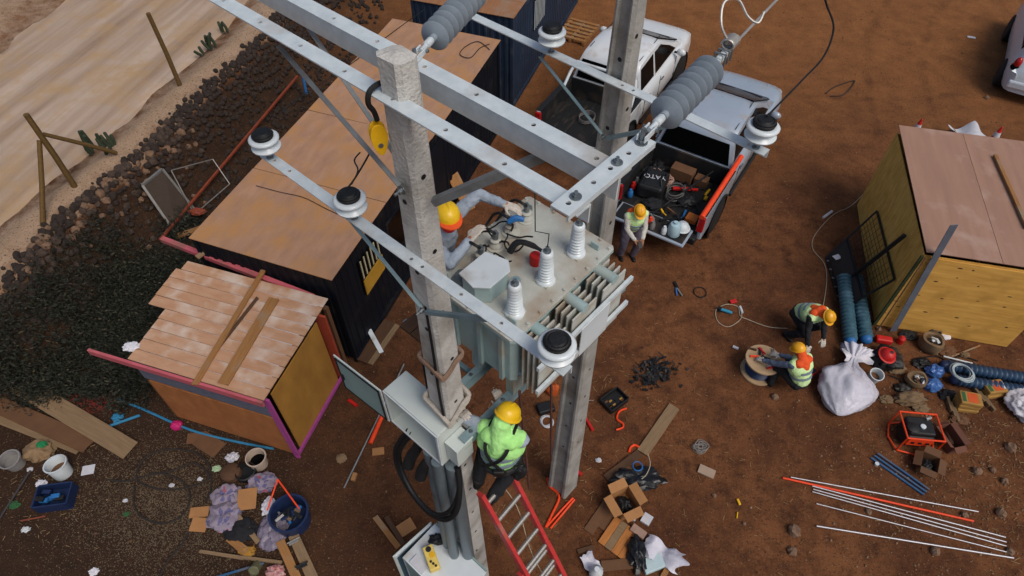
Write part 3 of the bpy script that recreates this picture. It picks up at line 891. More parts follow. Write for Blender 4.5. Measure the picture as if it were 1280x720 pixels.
# ------------------------------------------------------------------ dead-end insulator strings
def dead_end(p, d, label, n=9, clamp=True, s=1.0):
    d = V3(d).normalized()
    M, _ = frame(p, p + d)
    Mz = M @ Matrix.Rotation(R(90), 4, 'Y')
    t = thing('dead_end_insulator', label, 'insulator', M=M, group='ribbed dead end insulators')
    # clevis: two cheeks, pin and tongue
    mb = MB()
    for sy in (-1, 1): mb.box((.045, sy * .02, 0), (.12, .008, .034), M)
    obj('clevis', mb, GALV, t, bevel=.003)
    obj('clevis_pin', MB().tube([M @ V3((.085, -.04, 0)), M @ V3((.085, .04, 0))], .009, 10).tube([M @ V3((0, 0, -.03)), M @ V3((0, 0, .05))], .011, 10), BOLT, t, smooth=True)
    obj('end_fitting', MB().lathe([(.012, .07), (.014, .13), (.022, .135), (.022, .19), (.017, .2)], 14, Mz), GALV, t, smooth=True)
    L0, pitch = .2, .066
    pr = [(.017, L0)]
    for i in range(n):
        z = L0 + i * pitch
        pr += [(.022, z), (.022, z + .03), (.082, z + .042), (.086, z + .045), (.083, z + .049), (.022, z + .046)]
    e = L0 + n * pitch
    pr.append((.017, e))
    obj('shed_body', MB().lathe(pr, 22, Mz), POLY, t, smooth=True, angle=60)
    obj('end_fitting', MB().lathe([(.022, e), (.022, e + .05), (.014, e + .055), (.014, e + .11)], 14, Mz), GALV, t, smooth=True)
    if clamp:
        c = MB().box((e + .17, 0, 0), (.15, .03, .05), M)
        obj('dead_end_clamp', c, GALV, t, bevel=.008)
        for k in range(3): obj('u_bolt', MB().tube([M @ V3((e + .12 + k * .045, -.03, -.035)), M @ V3((e + .12 + k * .045, -.03, .035)), M @ V3((e + .12 + k * .045, .03, .035)), M @ V3((e + .12 + k * .045, .03, -.035))], .006, 6), BOLT, t)
        coil = [M @ V3((e + .19 + .0014 * i, .035 * math.cos(i * .7), .05 + .03 * math.sin(i * .7))) for i in range(60)]
        obj('wire_coil', MB().tube(coil, .006, 5), WIREM, t, smooth=True)
        st = M @ V3((e + .22, .0, .05))
        tail = [st, st + V3((-.06, .02, .09)), st + V3((-.05, .1, .17)), st + V3((.03, .13, .17)), st + V3((.09, .09, .10)), st + V3((.15, .08, .07)), st + V3((.18, .12, .11))]
        obj('wire_tail', MB().tube(spline(tail, 6), .007, 6), WIREM, t, smooth=True)
    return t, M @ V3((e + .2, 0, 0))
dead_end(W(-.17, .19, ZB + .035), Vd + Ud * -.36 + V3((0, 0, -.02)), 'ribbed grey insulator beside the front pole top, cut by the picture top', clamp=True)
de2, wend = dead_end(W(1.15, .38, ZB + .075), Vd + Ud * -.1 + V3((0, 0, -.03)), 'ribbed grey insulator with wire clamp, pointing from the arm end over the trucks', n=8)
wv_ = (Vd + Ud * -.1 + V3((0, 0, -.01))).normalized()
tag(pipe('power_line', [wend - wv_ * .1, wend + wv_ * 3, wend + wv_ * 9 + V3((0, 0, -.15)), wend + wv_ * 26 + V3((0, 0, -.5))], .008, WIREM, None, 8), 'bare aluminium line running up and right from the clamp', 'wire')
bl = W(1.2, 1.9, ZD + .25)
tag(pipe('jumper_wire', spline([bl, G(1003, 100, 7.95), G(1030, 70, 8.05), G(1042, 35, 8.2), G(1033, 5, 8.35), G(1020, -40, 8.6)], 8), .007, BLKW, None, 6), 'thin black wire curving up from the insulator over the silver truck', 'wire')

# yellow snatch block hanging from the front long arm
hk = W(-.13, -.10, ZB)
pb_ = thing('pulley_block', 'yellow pulley block on a black hook below the front long arm', 'pulley', W(-.13, -.16, ZB - .42), AV)
hp = [W(-.13, -.04, ZB + .02), W(-.13, -.10, ZB + .035), W(-.13, -.165, ZB + .02), W(-.13, -.185, ZB - .04), W(-.13, -.16, ZB - .10), W(-.13, -.15, ZB - .16)]
obj('hook', MB().tube(spline(hp, 4), .015, 8), RUBB, pb_, smooth=True)
Mb = Matrix.Translation(W(-.13, -.16, ZB - .27)) @ Matrix.Rotation(R(20), 4, 'Z') @ Matrix.Rotation(R(90), 4, 'X')
shape = [(.035 * math.cos(a) * (1 + .25 * math.sin(a)), .1 * math.sin(a)) for a in [i * math.pi / 10 for i in range(20)]]
for sx in (-1, 1): obj('cheek_plate', MB().prism([(x * 1.3, y) for x, y in shape], sx * .022 - .006, sx * .022 + .006, Mb), YELL, pb_, bevel=.003)
obj('sheave', MB().lathe([(.04, -.012), (.03, 0), (.04, .012)], 16, Mb @ Matrix.Translation((0, -.03, 0))), BLK, pb_)
obj('axle', MB().lathe([(.014, -.034), (.014, .034)], 8, Mb @ Matrix.Translation((0, -.03, 0))), BOLT, pb_)

# ------------------------------------------------------------------ platform and transformer
ZP = 5.33
for k, u in enumerate((-.205, .205)):
    M, l = frame(W(u, -.13, ZP - .24), W(u, 2.36, ZP - .24))
    t = thing('platform_channel', ['blue grey channel beam carrying the transformer, side away from the ladder', 'blue grey channel beam carrying the transformer, side towards the ladder'][k], 'steel beam', M=M, group='channel beams carrying the transformer')
    obj('flange', MB().box((l / 2, 0, .0), (l, .07, .009)), STEELT, t, M); obj('lower_flange', MB().box((l / 2, 0, -.13), (l, .07, .009)), STEELT, t, M)
    obj('web', MB().box((l / 2, -.03 if k else .03, -.065), (l, .008, .12)), STEELT, t, M)
    for x in (.12, .55, 1.0, 1.7, 2.38):
        nut(M @ V3((x, 0, .005)), t, .012, .012)
tkl = thing('transformer', 'grey oil transformer with white ribbed bushings between the two poles', 'transformer', W(-.13, 1.07, ZP + .02), AV - R(90))
TM = WM[tkl.name]    # local x = along u, y = along v, z up (0 = platform)
HT = .85            # lid height
tank = [(-.42, -.6), (.38, -.6), (.43, -.55), (.43, .55), (.38, .6), (-.42, .6), (-.46, .55), (-.46, -.55)]
obj('tank', MB().prism(tank, .06, HT - .03, TM), TANK, tkl, bevel=.01)
obj('base_rail', MB().box((-.1, 0, -.1), (.09, 1.1, .31), TM), TANK, tkl); obj('base_rail', MB().box((.33, 0, -.1), (.09, 1.1, .31), TM), TANK, tkl)
for yy in (-.3, 0, .3):
    obj('tank_rib', MB().box((.448, yy * 1.2, HT * .48), (.035, .04, HT * .8), TM), TANK, tkl)
for xx in (-.25, .05, .3):
    obj('tank_rib', MB().box((xx, -.618, HT * .48), (.04, .034, HT * .84), TM), TANK, tkl)
lidp = [(-.5, -.69), (.46, -.69), (.49, -.66), (.49, .66), (.46, .69), (-.5, .69), (-.53, .66), (-.53, -.66)]
obj('tank_rim', MB().prism([(x * 1.0, y * 1.0) for x, y in lidp], HT - .045, HT - .022, TM), TANK, tkl)
obj('lid', MB().prism(lidp, HT - .02, HT, TM), LID, tkl, bevel=.004)
bi = 0
for i in range(9):
    yy = -.63 + i * .1575
    for xx in (-.505, .462):
        obj('lid_bolt', MB().lathe([(.022, HT), (.022, HT + .004), (.014, HT + .004), (.014, HT + .018)], 6, TM @ Matrix.Translation((xx, yy, 0))), LID, tkl)
for i in range(5):
    xx = -.38 + i * .18
    for yy in (-.665, .665):
        obj('lid_bolt', MB().lathe([(.022, HT), (.022, HT + .004), (.014, HT + .004), (.014, HT + .018)], 6, TM @ Matrix.Translation((xx, yy, 0))), LID, tkl)
def local(u, v):  # from frame u,v to the transformer's own x,y
    return u + .13, v - 1.07
for (u, v) in ((.14, 1.47), (.14, 1.05), (.17, .62)):
    x, y = local(u, v)
    Mx = TM @ Matrix.Translation((x, y, HT))
    bu = obj('high_voltage_bushing', MB().lathe([(.085, .0), (.087, .02), (.07, .035)] + [q for i in range(9) for q in ((.052, .045 + i * .033), (.069 - i * .0016, .053 + i * .033), (.07 - i * .0016, .058 + i * .033), (.053, .068 + i * .033))] + [(.05, .35), (.036, .36)], 24, Mx), PORC, tkl, smooth=True, angle=55)
    obj('clamp_ring', MB().lathe([(.105, 0), (.105, .012), (.085, .014)], 4, Mx @ Matrix.Rotation(R(45), 4, 'Z')), LID, bu)
    obj('terminal', MB().lathe([(.034, .355), (.034, .37), (.017, .372), (.017, .41)], 12, Mx), BOLT, bu, smooth=True)
for (u, v) in ((-.46, 1.5), (-.46, 1.28), (-.44, 1.06), (-.42, .85)):
    x, y = local(u, v)
    Mx = TM @ Matrix.Translation((x, y, HT))
    bu = obj('low_voltage_bushing', MB().lathe([(.085, 0), (.085, .012), (.062, .016), (.062, .04), (.05, .05), (.045, .075), (.05, .08), (.05, .09), (.035, .1)], 20, Mx), LID, tkl, smooth=True, angle=50)
    obj('terminal', MB().lathe([(.026, .095), (.026, .15), (.03, .15), (.03, .17), (.015, .172), (.015, .2)], 8, Mx), BOLT, bu)
# cable lugs and leads on the low-voltage side
for k, (u, v) in enumerate(((-.46, 1.5), (-.46, 1.28), (-.44, 1.06), (-.42, .85))):
    a = W(u, v, ZP + .02 + HT + .16)
    tag(pipe('low_voltage_lead', spline([a, a + V3((-.03, -.03, .06)), a + Ud * -.12 + Vd * -.06 + V3((0, 0, .04)), a + Ud * -.2 + Vd * -.14 + V3((0, 0, -.15)), W(-.5, .25, 5.9), W(-.28, -.05, 5.3)], 6), .014, BLKW, None, 7),
        ['black lead to the terminal the worker grips', 'black lead to the second terminal from the back edge', 'black lead to the third terminal from the back edge', 'black lead to the terminal nearest the front pole'][k], 'cable', 'black leads of the low voltage terminals')
# raised inspection box on the lid
x, y = local(-.16, .68)
hp_ = [(-.15, -.17), (.02, -.2), (.12, -.12), (.12, .1), (.04, .17), (-.15, .12)]
obj('inspection_box', MB().prism([(x + a, y + b) for a, b in hp_], HT, HT + .2, TM), TANK, tkl, bevel=.006)
obj('inspection_cover', MB().prism([(x + a * 1.1, y + b * 1.1) for a, b in hp_], HT + .202, HT + .22, TM), WHITEP, tkl, bevel=.004)
# filler valve, pressure relief cap
x, y = local(.02, .92)
fv = obj('filler_valve', MB().lathe([(.05, 0), (.05, .05), (.035, .06), (.035, .1), (.045, .1), (.045, .13)], 14, TM @ Matrix.Translation((x, y - .12, HT))), STEELT, tkl, smooth=True)
rc = obj('relief_cap', MB().lathe([(.05, 0), (.052, .1), (.046, .11), (.02, .115)], 18, TM @ Matrix.Translation((x - .07, y + .22, HT))), REDC, tkl, smooth=True)
hb = [TM @ V3((x - .26, y + .1, HT + .1)), TM @ V3((x - .23, y + .17, HT + .19)), TM @ V3((x - .1, y + .22, HT + .2)), TM @ V3((x + .1, y + .24, HT + .17))]
obj('lever', MB().tube(spline(hb, 4), [.03] * 5 + [.026] * 4 + [.016] * 4, 8), BLK, rc, smooth=True)
for (lx_, ly_) in ((-.4, -.55), (.36, -.55), (-.4, .55), (.36, .55)):
    obj('lifting_lug', MB().box((lx_, ly_, HT + .035), (.09, .016, .07), TM), TANK, tkl, bevel=.006)
# radiators on the u+ side: header pipes and flat fins
for g in range(3):
    y0 = -.42 + g * .42
    for zz in (.2, HT - .06):
        obj('header_pipe', MB().tube([TM @ V3((.43, y0, zz)), TM @ V3((.69, y0, zz))], .05, 12), TANK, tkl, smooth=True)
    for k in range(4):
        xx = .505 + k * .058
        obj('radiator_fin', MB().box((xx, y0, HT * .52), (.016, .33, HT * .82), TM), LID, tkl, bevel=.005)
obj('radiator_brace', MB().box((.725, 0, HT - .2), (.03, 1.3, .05), TM), GALV, tkl); obj('radiator_brace', MB().box((.725, 0, .3), (.03, 1.3, .05), TM), GALV, tkl)
obj('nameplate', MB().box((.742, .1, .45), (.008, .4, .4), TM), WHITEP, tkl)
for k in range(2):
    obj('drain_valve', MB().tube([TM @ V3((.43, -.52 + k * 1.0, .16)), TM @ V3((.56, -.52 + k * 1.0, .16))], .028, 10), STEELT, tkl, smooth=True)
# clutter round the low-voltage side
for k, (u, v, r_) in enumerate(((-.5, 1.15, .12), (-.38, .98, .1), (-.3, 1.18, .11), (-.24, .9, .09))):
    c0 = W(u, v, ZP + .03 + HT + .02)
    pts_ = [c0 + V3((r_ * math.cos(a) * (1 + .3 * math.sin(3 * a + k)), r_ * .8 * math.sin(a), .05 + .05 * math.sin(2 * a + k))) for a in [i * .45 for i in range(13)]]
    tag(pipe('control_lead', spline(pts_, 3), .008, BLKW, None, 5), ['thin black lead looped by the back low voltage terminals', 'thin black lead looped by the near low voltage terminals', 'thin black lead looped behind the red cap', 'thin black lead looped beside the white cover'][k], 'cable', 'thin leads looped on the lid')
c0 = W(-.42, 1.2, ZP + .03 + HT + .2)
tag(obj('blue_crimper', MB().tube(spline([c0, c0 + Vd * .06 + Ud * .04 + V3((0, 0, .03)), c0 + Vd * .1 + Ud * .1 + V3((0, 0, .02))], 4), [.02, .024, .028, .03, .03, .028, .026, .024, .02], 8), BLUEP, None, smooth=True), 'blue handled tool over the low voltage terminals', 'tool')
tag(obj('grey_rag', lump(W(-.36, .62, ZP + .02 + HT), (.12, .09, .06), 12, .4, 2.2, 16, 10), mat('grey_rag', '#6d7376', .9, hex2='#565c60', scale=8), None, smooth=True), 'grey rag on the transformer lid near the front pole', 'rag')
zz = W(.14, 1.05, ZP + .02 + HT + .4)
tag(pipe('zigzag_wire', [zz, zz + V3((.01, .04, .12)), zz + V3((-.1, .06, .13)), zz + V3((-.11, .2, .5))], .005, BLKW, None, 5), 'thin black wire kinking up from the middle white bushing', 'wire')
# diagonal stays under the transformer
for k, (a, b) in enumerate(((W(.38, .45, 5.4), W(.5, .5, 3.4)), (W(.33, .95, 5.4), W(.42, 1.0, 3.2)))):
    tag(pipe('hanging_pole', [a, b], .016, mat('rusty_rod', '#5d3a30', .8, hex2='#40271f', scale=20), None, 6), ['rust red rod hanging below the transformer, nearer the ladder', 'rust red rod hanging below the transformer, nearer the rear pole'][k], 'rod', 'rods hanging below the transformer')

# ------------------------------------------------------------------ control cabinet on the front pole
CZ0, CZ1 = 4.66, 5.24
cab = thing('control_cabinet', 'pale grey control cabinet with its door swung open on the front pole', 'cabinet', W(-.27, -.15, CZ0), AV - R(90))
CM = WM[cab.name]      # x along u, y along v ; the open front looks to -v
cw, cd, ch = .70, .28, CZ1 - CZ0
th_ = .012
obj('top_panel', MB().box((0, 0, ch), (cw, cd, th_), CM), CABW, cab, bevel=.006)
obj('bottom_panel', MB().box((0, 0, 0), (cw, cd, th_), CM), CABW, cab)
obj('side_panel', MB().box((cw / 2, 0, ch / 2), (th_, cd, ch - th_ - .004), CM), CABW, cab)
obj('side_panel', MB().box((-cw / 2, 0, ch / 2), (th_, cd, ch - th_ - .004), CM), CABW, cab)
obj('back_panel', MB().box((0, cd / 2 - th_ / 2, ch / 2), (cw - .03, th_, ch - .03), CM), CABIN, cab)
fr = MB()
for (cx, cz, sx, sz) in ((0, ch - .02, cw + .01, .022), (0, .02, cw + .01, .022), (cw / 2 - .01, ch / 2, .022, ch - .06), (-cw / 2 + .01, ch / 2, .022, ch - .06)):
    fr.box((cx, -cd / 2 - .006, cz), (sx, .012, sz), CM)
obj('door_frame', fr, WHITEP, cab, kind=None)
# door, hinged on the u- edge, opened past 90 degrees
hinge = CM @ V3((-cw / 2 - .012, -cd / 2 - .02, 0))
DM = Matrix.Translation(hinge) @ Matrix.Rotation(AV - R(90) + R(183), 4, 'Z')
dw = .64
dr = obj('door', MB().box((dw / 2, 0, ch / 2), (dw, .014, ch), DM), CABW, cab, bevel=.004)
obj('door_lining', MB().box((dw / 2, .0095, ch / 2), (dw - .07, .005, ch - .07), DM), CABIN, dr)
gk = MB()
for (cx, cz, sx, sz) in ((dw / 2, ch - .032, dw - .04, .014), (dw / 2, .032, dw - .04, .014), (dw - .03, ch / 2, .014, ch - .05), (.03, ch / 2, .014, ch - .05)):
    gk.box((cx, .013, cz), (sx, .012, sz), DM)
obj('gasket', gk, RUBB, dr)
obj('door_lock', MB().box((dw - .06, .02, ch * .45), (.03, .02, .08), DM), BLK, dr)
# wiring inside
for k in range(5):
    a = CM @ V3((-.1 + k * .08, .09, .5)); b = CM @ V3((.02 + k * .05, .05, .03))
    obj('inner_wire', MB().tube(spline([a, (a + b) / 2 + CM.to_3x3() @ V3((.06, -.06, .02)), b], 5), .008, 5), BLKW, cab, smooth=True)
obj('switch_block', MB().box((.12, .09, .3), (.2, .06, .14), CM), BLK, cab, bevel=.004)
# side box and brackets
sb = obj('junction_box', MB().box((cw / 2 + .085, .02, ch * .42), (.15, .2, .3), CM), CABW, cab, bevel=.006)
obj('box_cover', MB().box((cw / 2 + .09, .02, ch * .42 + .156), (.16, .21, .012), CM), CABW, sb, bevel=.003)
for z in (.1, .4):
    obj('mounting_bracket', MB().box((.28, .19, z), (.3, .1, .04), CM), GALVD, cab)
for k in range(3):
    obj('bottom_gland', MB().tube([CM @ V3((-.1 + k * .13, -.02, -.005)), CM @ V3((-.1 + k * .13, -.02, -.09))], .042, 12), BLK, cab, smooth=True)

# ------------------------------------------------------------------ white ground cabinet, conduits, loops
GC = G(560, 700, 1.15)
gcab = thing('white_cabinet', 'white steel cabinet with open door low on the front pole, at the bottom edge', 'cabinet', (0, 0, 0), M=TR((W(-.02, -.55, .95)), AV - R(90)))
GM = WM[gcab.name]
gw, gd, gh = 1.0, .56, 1.1
obj('top_panel', MB().box((.03, .06, gh), (gw - .1, gd, .02), GM), WHITEP, gcab, bevel=.006)
obj('side_panel', MB().box((gw / 2 - .03, .06, gh / 2), (.02, gd, gh - .024), GM), WHITEP, gcab)
obj('side_panel', MB().box((-gw / 2 + .09, .06, gh / 2), (.02, gd, gh - .024), GM), WHITEP, gcab)
obj('back_panel', MB().box((.03, .06 + gd / 2 - .01, gh / 2), (gw - .16, .018, gh - .024), GM), WHITEP, gcab)
obj('front_panel', MB().box((.03, .06 - gd / 2 + .01, gh / 2), (gw - .16, .018, gh - .03), GM), CABIN, gcab)
DG = GM @ Matrix.Translation((-gw / 2 + .02, .32, 0)) @ Matrix.Rotation(R(-94), 4, 'Z')
gdoor = obj('door', MB().box((.3, 0, gh / 2), (.62, .02, gh - .05), DG), CABW, gcab, bevel=.004)
obj('door_rim', MB().box((.3, .018, gh - .04), (.58, .016, .03), DG), WHITEP, gdoor)
obj('door_inner', MB().box((.3, .016, gh / 2 - .03), (.54, .012, gh - .2), DG), mat('door_inner_blue', '#3d5c6e', .5, hex2='#314a59', scale=4), gdoor)
obj('cover_trim', MB().box((.03, .06 + gd / 2 + .012, gh + .014), (gw - .12, .02, .03), GM), CABIN, gcab)
yb = thing('yellow_socket_box', 'pale yellow site socket box lying on the low white cabinet', 'socket box', M=GM @ TR((-.12, .0, gh + .012), R(-25)))
YM = WM[yb.name]
obj('case', MB().box((0, 0, .06), (.3, .13, .12), YM), PYEL, yb, bevel=.012)
obj('dial', MB().lathe([(.035, .12), (.035, .128), (.02, .13)], 16, YM @ Matrix.Translation((-.1, .0, 0))), BLK, yb, smooth=True)
for k in range(3): obj('socket', MB().lathe([(.016, .12), (.016, .126)], 10, YM @ Matrix.Translation((.05 + k * .035, -.02 + .02 * k, 0))), BLK, yb)
obj('dial_ring', MB().lathe([(.035, .12), (.038, .124), (.034, .126)], 18, YM @ Matrix.Translation((-.02, .02, 0))), YELL, yb)
rg = tag(obj('black_glove', lump(GM @ V3((-.24, .22, gh + .012)), (.1, .07, .06), 5, .5, 2.2), BLK, None, smooth=True), 'crumpled black glove on the low white cabinet beside the conduits', 'glove')
docs = tag(obj('paper_stack', MB().box((-.2, -.14, gh + .022), (.22, .12, .02), GM @ TR((0, 0, 0))), PAPER, None), 'small stack of white papers beside the yellow socket box', 'papers')
CONDU = mat('conduit_steel', '#7e8c93', .45, .5, hex2='#66737a', scale=6, bump=.05)
for k, (a, b, r) in enumerate(((W(-.13, -.27, 4.65), W(-.13, -.29, 2.06), .055), (W(.01, -.29, 4.65), W(.02, -.32, 2.06), .06), (W(.12, -.2, 4.6), W(.16, -.2, .0), .075))):
    tag(pipe('steel_conduit', [a, b], r, CONDU, None, 16), ['left steel conduit entering the low white cabinet', 'middle steel conduit entering the low white cabinet', 'thick steel conduit tight against the front pole'][k], 'conduit', 'steel conduits down the front pole')
for k, (dz, rr, off, lb) in enumerate(((0, .03, 0, 'thick black cable loop hanging below the control cabinet, outer turn'), (.03, .026, .05, 'black cable loop hanging below the control cabinet, inner turn'))):
    lp = [W(-.42 + off, -.26, 4.66), W(-.52 + off, -.31, 4.42), W(-.60 + off, -.36, 4.12), W(-.52 + off, -.42, 3.86 + dz), W(-.28, -.47, 3.72 + dz), W(-.02, -.49, 3.72 + dz), W(.2 - off, -.46, 3.85 + dz), W(.3 - off, -.38, 4.1), W(.26, -.27, 4.4), W(.18, -.2, 4.62)]
    tag(pipe('cable_loop', spline(lp, 8), rr, BLKW, None, 10), lb, 'cable', 'black cable loops under the control cabinet')
for k, (a, b) in enumerate(((-.3, -.26), (-.12, -.3))):
    tag(obj('cable_shroud', MB().tube(spline([W(a, -.22, 4.62), W(a - .02, -.27, 4.45), W(a - .06, -.34, 4.3), W(a - .06, -.4, 4.18)], 4), [.05, .05, .05, .052, .054, .055, .056, .058, .06, .062, .062, .06, .06], 12), BLK, None, smooth=True), ['black flared cable sleeve under the left of the control cabinet', 'black flared cable sleeve under the middle of the control cabinet'][k], 'cable sleeve', 'black cable sleeves')

# ------------------------------------------------------------------ red ladder
La, Lb = G(619, 603, 4.1), G(681, 718, 2.6)
ld = (Lb - La).normalized(); foot = La + ld * ((La.z) / -ld.z)
side = ld.cross(V3((0, 0, 1))).normalized()
if side.x < 0: side = -side
lad = thing('ladder', 'red fibreglass extension ladder leaning up to the worker at the front pole', 'ladder', foot)
nrm = side.cross(ld).normalized()
for s in (-1, 1):
    obj('rail', MB().beam(La + side * .2 * s - ld * .05, foot + side * .2 * s, .045, .09, nrm), REDP, lad, bevel=.004)
    mid = La + ld * 1.35
    obj('fly_rail', MB().beam(mid + side * .235 * s + nrm * .05, foot + side * .235 * s + nrm * .05, .04, .085, nrm), REDP, lad, bevel=.004)
tot = (foot - La).length
i = 0
while .12 + i * .3 < tot:
    c = La + ld * (.12 + i * .3)
    obj('rung', MB().tube([c - side * .19, c + side * .19], .024, 8), ALU, lad, smooth=True)
    if .12 + i * .3 > 1.3:
        c2 = c + ld * .14 + nrm * .05
        obj('rung', MB().tube([c2 - side * .22, c2 + side * .22], .024, 8), ALU, lad, smooth=True)
    i += 1
tag(pipe('ladder_rope', spline([La + side * .05 + nrm * .05, La + side * .12 + ld * .6 + nrm * .07, La + side * .02 + ld * 1.4 + nrm * .09, La + side * .06 + ld * 2.4 + nrm * .1], 6), .006, ROPE, None, 5), 'pale rope running down the middle of the red ladder', 'rope')
# ------------------------------------------------------------------ site cabins
def dusty_roof(name, a, b, dust):
    return mat(name, a, .85, hex2=b, scale=2.2, bump=.15, bscale=30, dust=dust, dust_amt=.55, stretch=(1, 2.5, 1))
ROOF1 = dusty_roof('dusty_roof_board', '#b0876a', '#8f6c55', '#aa7c4f')
ROOF2 = mat('roof_boards', '#a06f49', .85, hex2='#7f573a', scale=3, stretch=(.5, 6, 6), bump=.2, bscale=14, dust='#8e7764', dust_amt=.3)
def corrugated(p, q, h, z0, m, name, parent, pitch=.18, dep=.02):
    """ribbed sheet wall from p to q (plan), outward normal to the right of p->q"""
    p, q = V3(p), V3(q); d = (q - p); l = d.length; d.normalize(); nrm = V3((d.y, -d.x, 0))
    xs = [0]; offs = [0]; x = 0
    while x + pitch < l:
        for f, o in ((.30, 0), (.40, 1), (.72, 1), (.82, 0)):
            xs.append(x + pitch * f); offs.append(o * dep)
        x += pitch
    xs.append(l); offs.append(0)
    vs = []
    for a, o in zip(xs, offs):
        c = p + d * a + nrm * o
        vs += [(c.x, c.y, z0), (c.x, c.y, z0 + h)]
    fs = [(2 * i, 2 * i + 2, 2 * i + 3, 2 * i + 1) for i in range(len(xs) - 1)]
    return obj(name, MB().add(vs, fs), m, parent)
def cabin(name, label, fr, ang, L, w, h, navy, roofm, over=.06, gap=.1, panels=4):
    t = thing(name, label, 'site cabin', M=TR((fr.x, fr.y, 0), ang))
    M = WM[t.name]        # x along length from the front, y to the left, origin front right corner
    obj('inner_wall', MB().box((L / 2, w / 2, h / 2), (L - .06, w - .06, h), M), navy, t)
    c = lambda x, y: M @ V3((x, y, 0))
    corrugated(c(0, w), c(0, 0), h, .08, navy, 'front_wall', t)
    corrugated(c(0, 0), c(L, 0), h, .08, navy, 'right_wall', t)
    corrugated(c(L, w), c(0, w), h, .08, navy, 'left_wall', t)
    corrugated(c(L, 0), c(L, w), h, .08, navy, 'back_wall', t)
    for (x, y) in ((0, 0), (L, 0), (0, w), (L, w)):
        obj('corner_post', MB().box((x, y, h / 2 + .04), (.07, .07, h + .08), M), navy, t)
    obj('base_rail', MB().box((L / 2, -.02, .06), (L, .06, .12), M), navy, t)
    pl = (L + 2 * over) / panels
    for i in range(panels):
        rn = random.Random(i + int(L * 10))
        Mi = M @ TR((-over + pl * (i + .5), w / 2, h + gap + .012), 0, rn.uniform(-.008, .008), rn.uniform(-.006, .006) - .004)
        obj('roof_panel', MB().box((0, 0, 0), (pl - .016, w + 2 * over, .018)), roofm, t, Mi, bevel=.003)
    for x in (.05, L / 2, L - .05):
        obj('roof_batten', MB().box((x, w / 2, h + gap / 2), (.06, w, gap - .004), M), CARDD, t)
    return t, M
c1fr = G(412, 345, 2.44); c1fr.z = 0
A70 = R(70)
cab1, C1M = cabin('site_cabin', 'long dark navy site cabin with dusty tan roof behind the front pole', c1fr, A70, 7.55, 2.62, 2.3, NAVY, ROOF1)
c2fr = G(640, 20, 2.54); c2fr.z = 0
cab2, C2M = cabin('site_cabin', 'dark blue site cabin at the top edge, behind the long cabin', c2fr, A70, 6.0, 2.6, 2.4, NAVY2, ROOF2, panels=8)
# window with white bars and a yellow board in the long cabin's right wall
WINM = C1M @ TR((.72, -.028, 1.15))
wd = obj('window', MB().box((.35, 0, .42), (.72, .02, .86), WINM), GLASS, cab1)
for k in range(6):
    obj('window_bar', MB().box((.05 + k * .12, -.016, .62), (.03, .012, .44), WINM), mat('cream_paint', '#bdb795', .6), wd)
obj('window_board', MB().box((.36, -.018, .17), (.7, .014, .38), WINM), mat('yellow_board', '#b98b2c', .7, hex2='#9c7320', scale=5), wd)
WIN2 = C1M @ TR((1.75, -.028, 1.05))
obj('window_frame', MB().box((.4, 0, .45), (.8, .024, .9), WIN2), NAVY, cab1); obj('window_pane', MB().box((.4, -.014, .45), (.7, .006, .8), WIN2), GLASS, cab1)
DRM = C1M @ TR((3.4, -.03, .1))
dd = obj('door', MB().box((.42, 0, 1.0), (.84, .03, 2.0), DRM), NAVY, cab1, bevel=.004)
obj('door_handle', MB().tube([DRM @ V3((.08, -.05, .95)), DRM @ V3((.2, -.05, .95))], .012, 8), ALU, dd)
# barred window of the blue cabin
W2 = C2M @ TR((1.6, -.03, 1.35))
w2 = obj('window', MB().box((.4, 0, .4), (.9, .02, .8), W2), GLASS, cab2)
for k in range(8): obj('window_bar', MB().box((.0 + k * .115, -.02, .4), (.02, .014, .78), W2), WHITEP, w2)
# cables lying on the long cabin's roof
rz = 2.3 + .1 + .03
for k, (px, lb) in enumerate((([(345, 147), (380, 118), (425, 90), (470, 56), (505, 30), (530, 12)], 'thin black cable running the length of the tan cabin roof'),
                  ([(612, 62), (598, 52), (582, 58), (575, 68), (588, 72), (600, 60), (612, 55)], 'short black cable looped at the far corner of the tan cabin roof'),
                  ([(320, 232), (350, 240), (380, 247), (410, 262), (440, 275)], 'faint dark cord lying across the near part of the tan roof'))):
    tag(pipe('roof_cable', spline([G(u, v, rz + .012) for u, v in px], 6), .009 if k < 2 else .006, BLKW, None, 6), lb, 'cable')

# ------------------------------------------------------------------ plank roofed shack
WASH = mat('whitewashed_board', '#bd9678', .85, hex2='#a97a58', scale=3.5, stretch=(.8, 3, 3), bump=.25, bscale=16, dust='#c9b6a6', dust_amt=.4)
ORPLY = mat('orange_plywood', '#b0703f', .75, hex2='#8c542b', scale=4, stretch=(1, 3, 1), bump=.15)
OCHPLY = mat('ochre_plywood', '#b07f34', .75, hex2='#8a6027', scale=3, stretch=(1, 1, .5), bump=.15)
HZ = 1.98
s_fr = G(327, 498, HZ); s_fr.z = 0
s_br = G(406, 374, HZ); s_br.z = 0
lx = (s_br - s_fr).normalized(); SL = (s_br - s_fr).length       # along the side
lyv = V3((-lx.y, lx.x, 0)); SW = 2.38                            # to the left along the front
shk = thing('plank_shack', 'small shack with whitewashed plank roof and pink edge boards', 'shack', s_fr)
SMx = Matrix((lx, lyv, V3((0, 0, 1)))).transposed().to_4x4(); SMx.translation = s_fr
sp = lambda x, y, z: SMx @ V3((x, y, z))
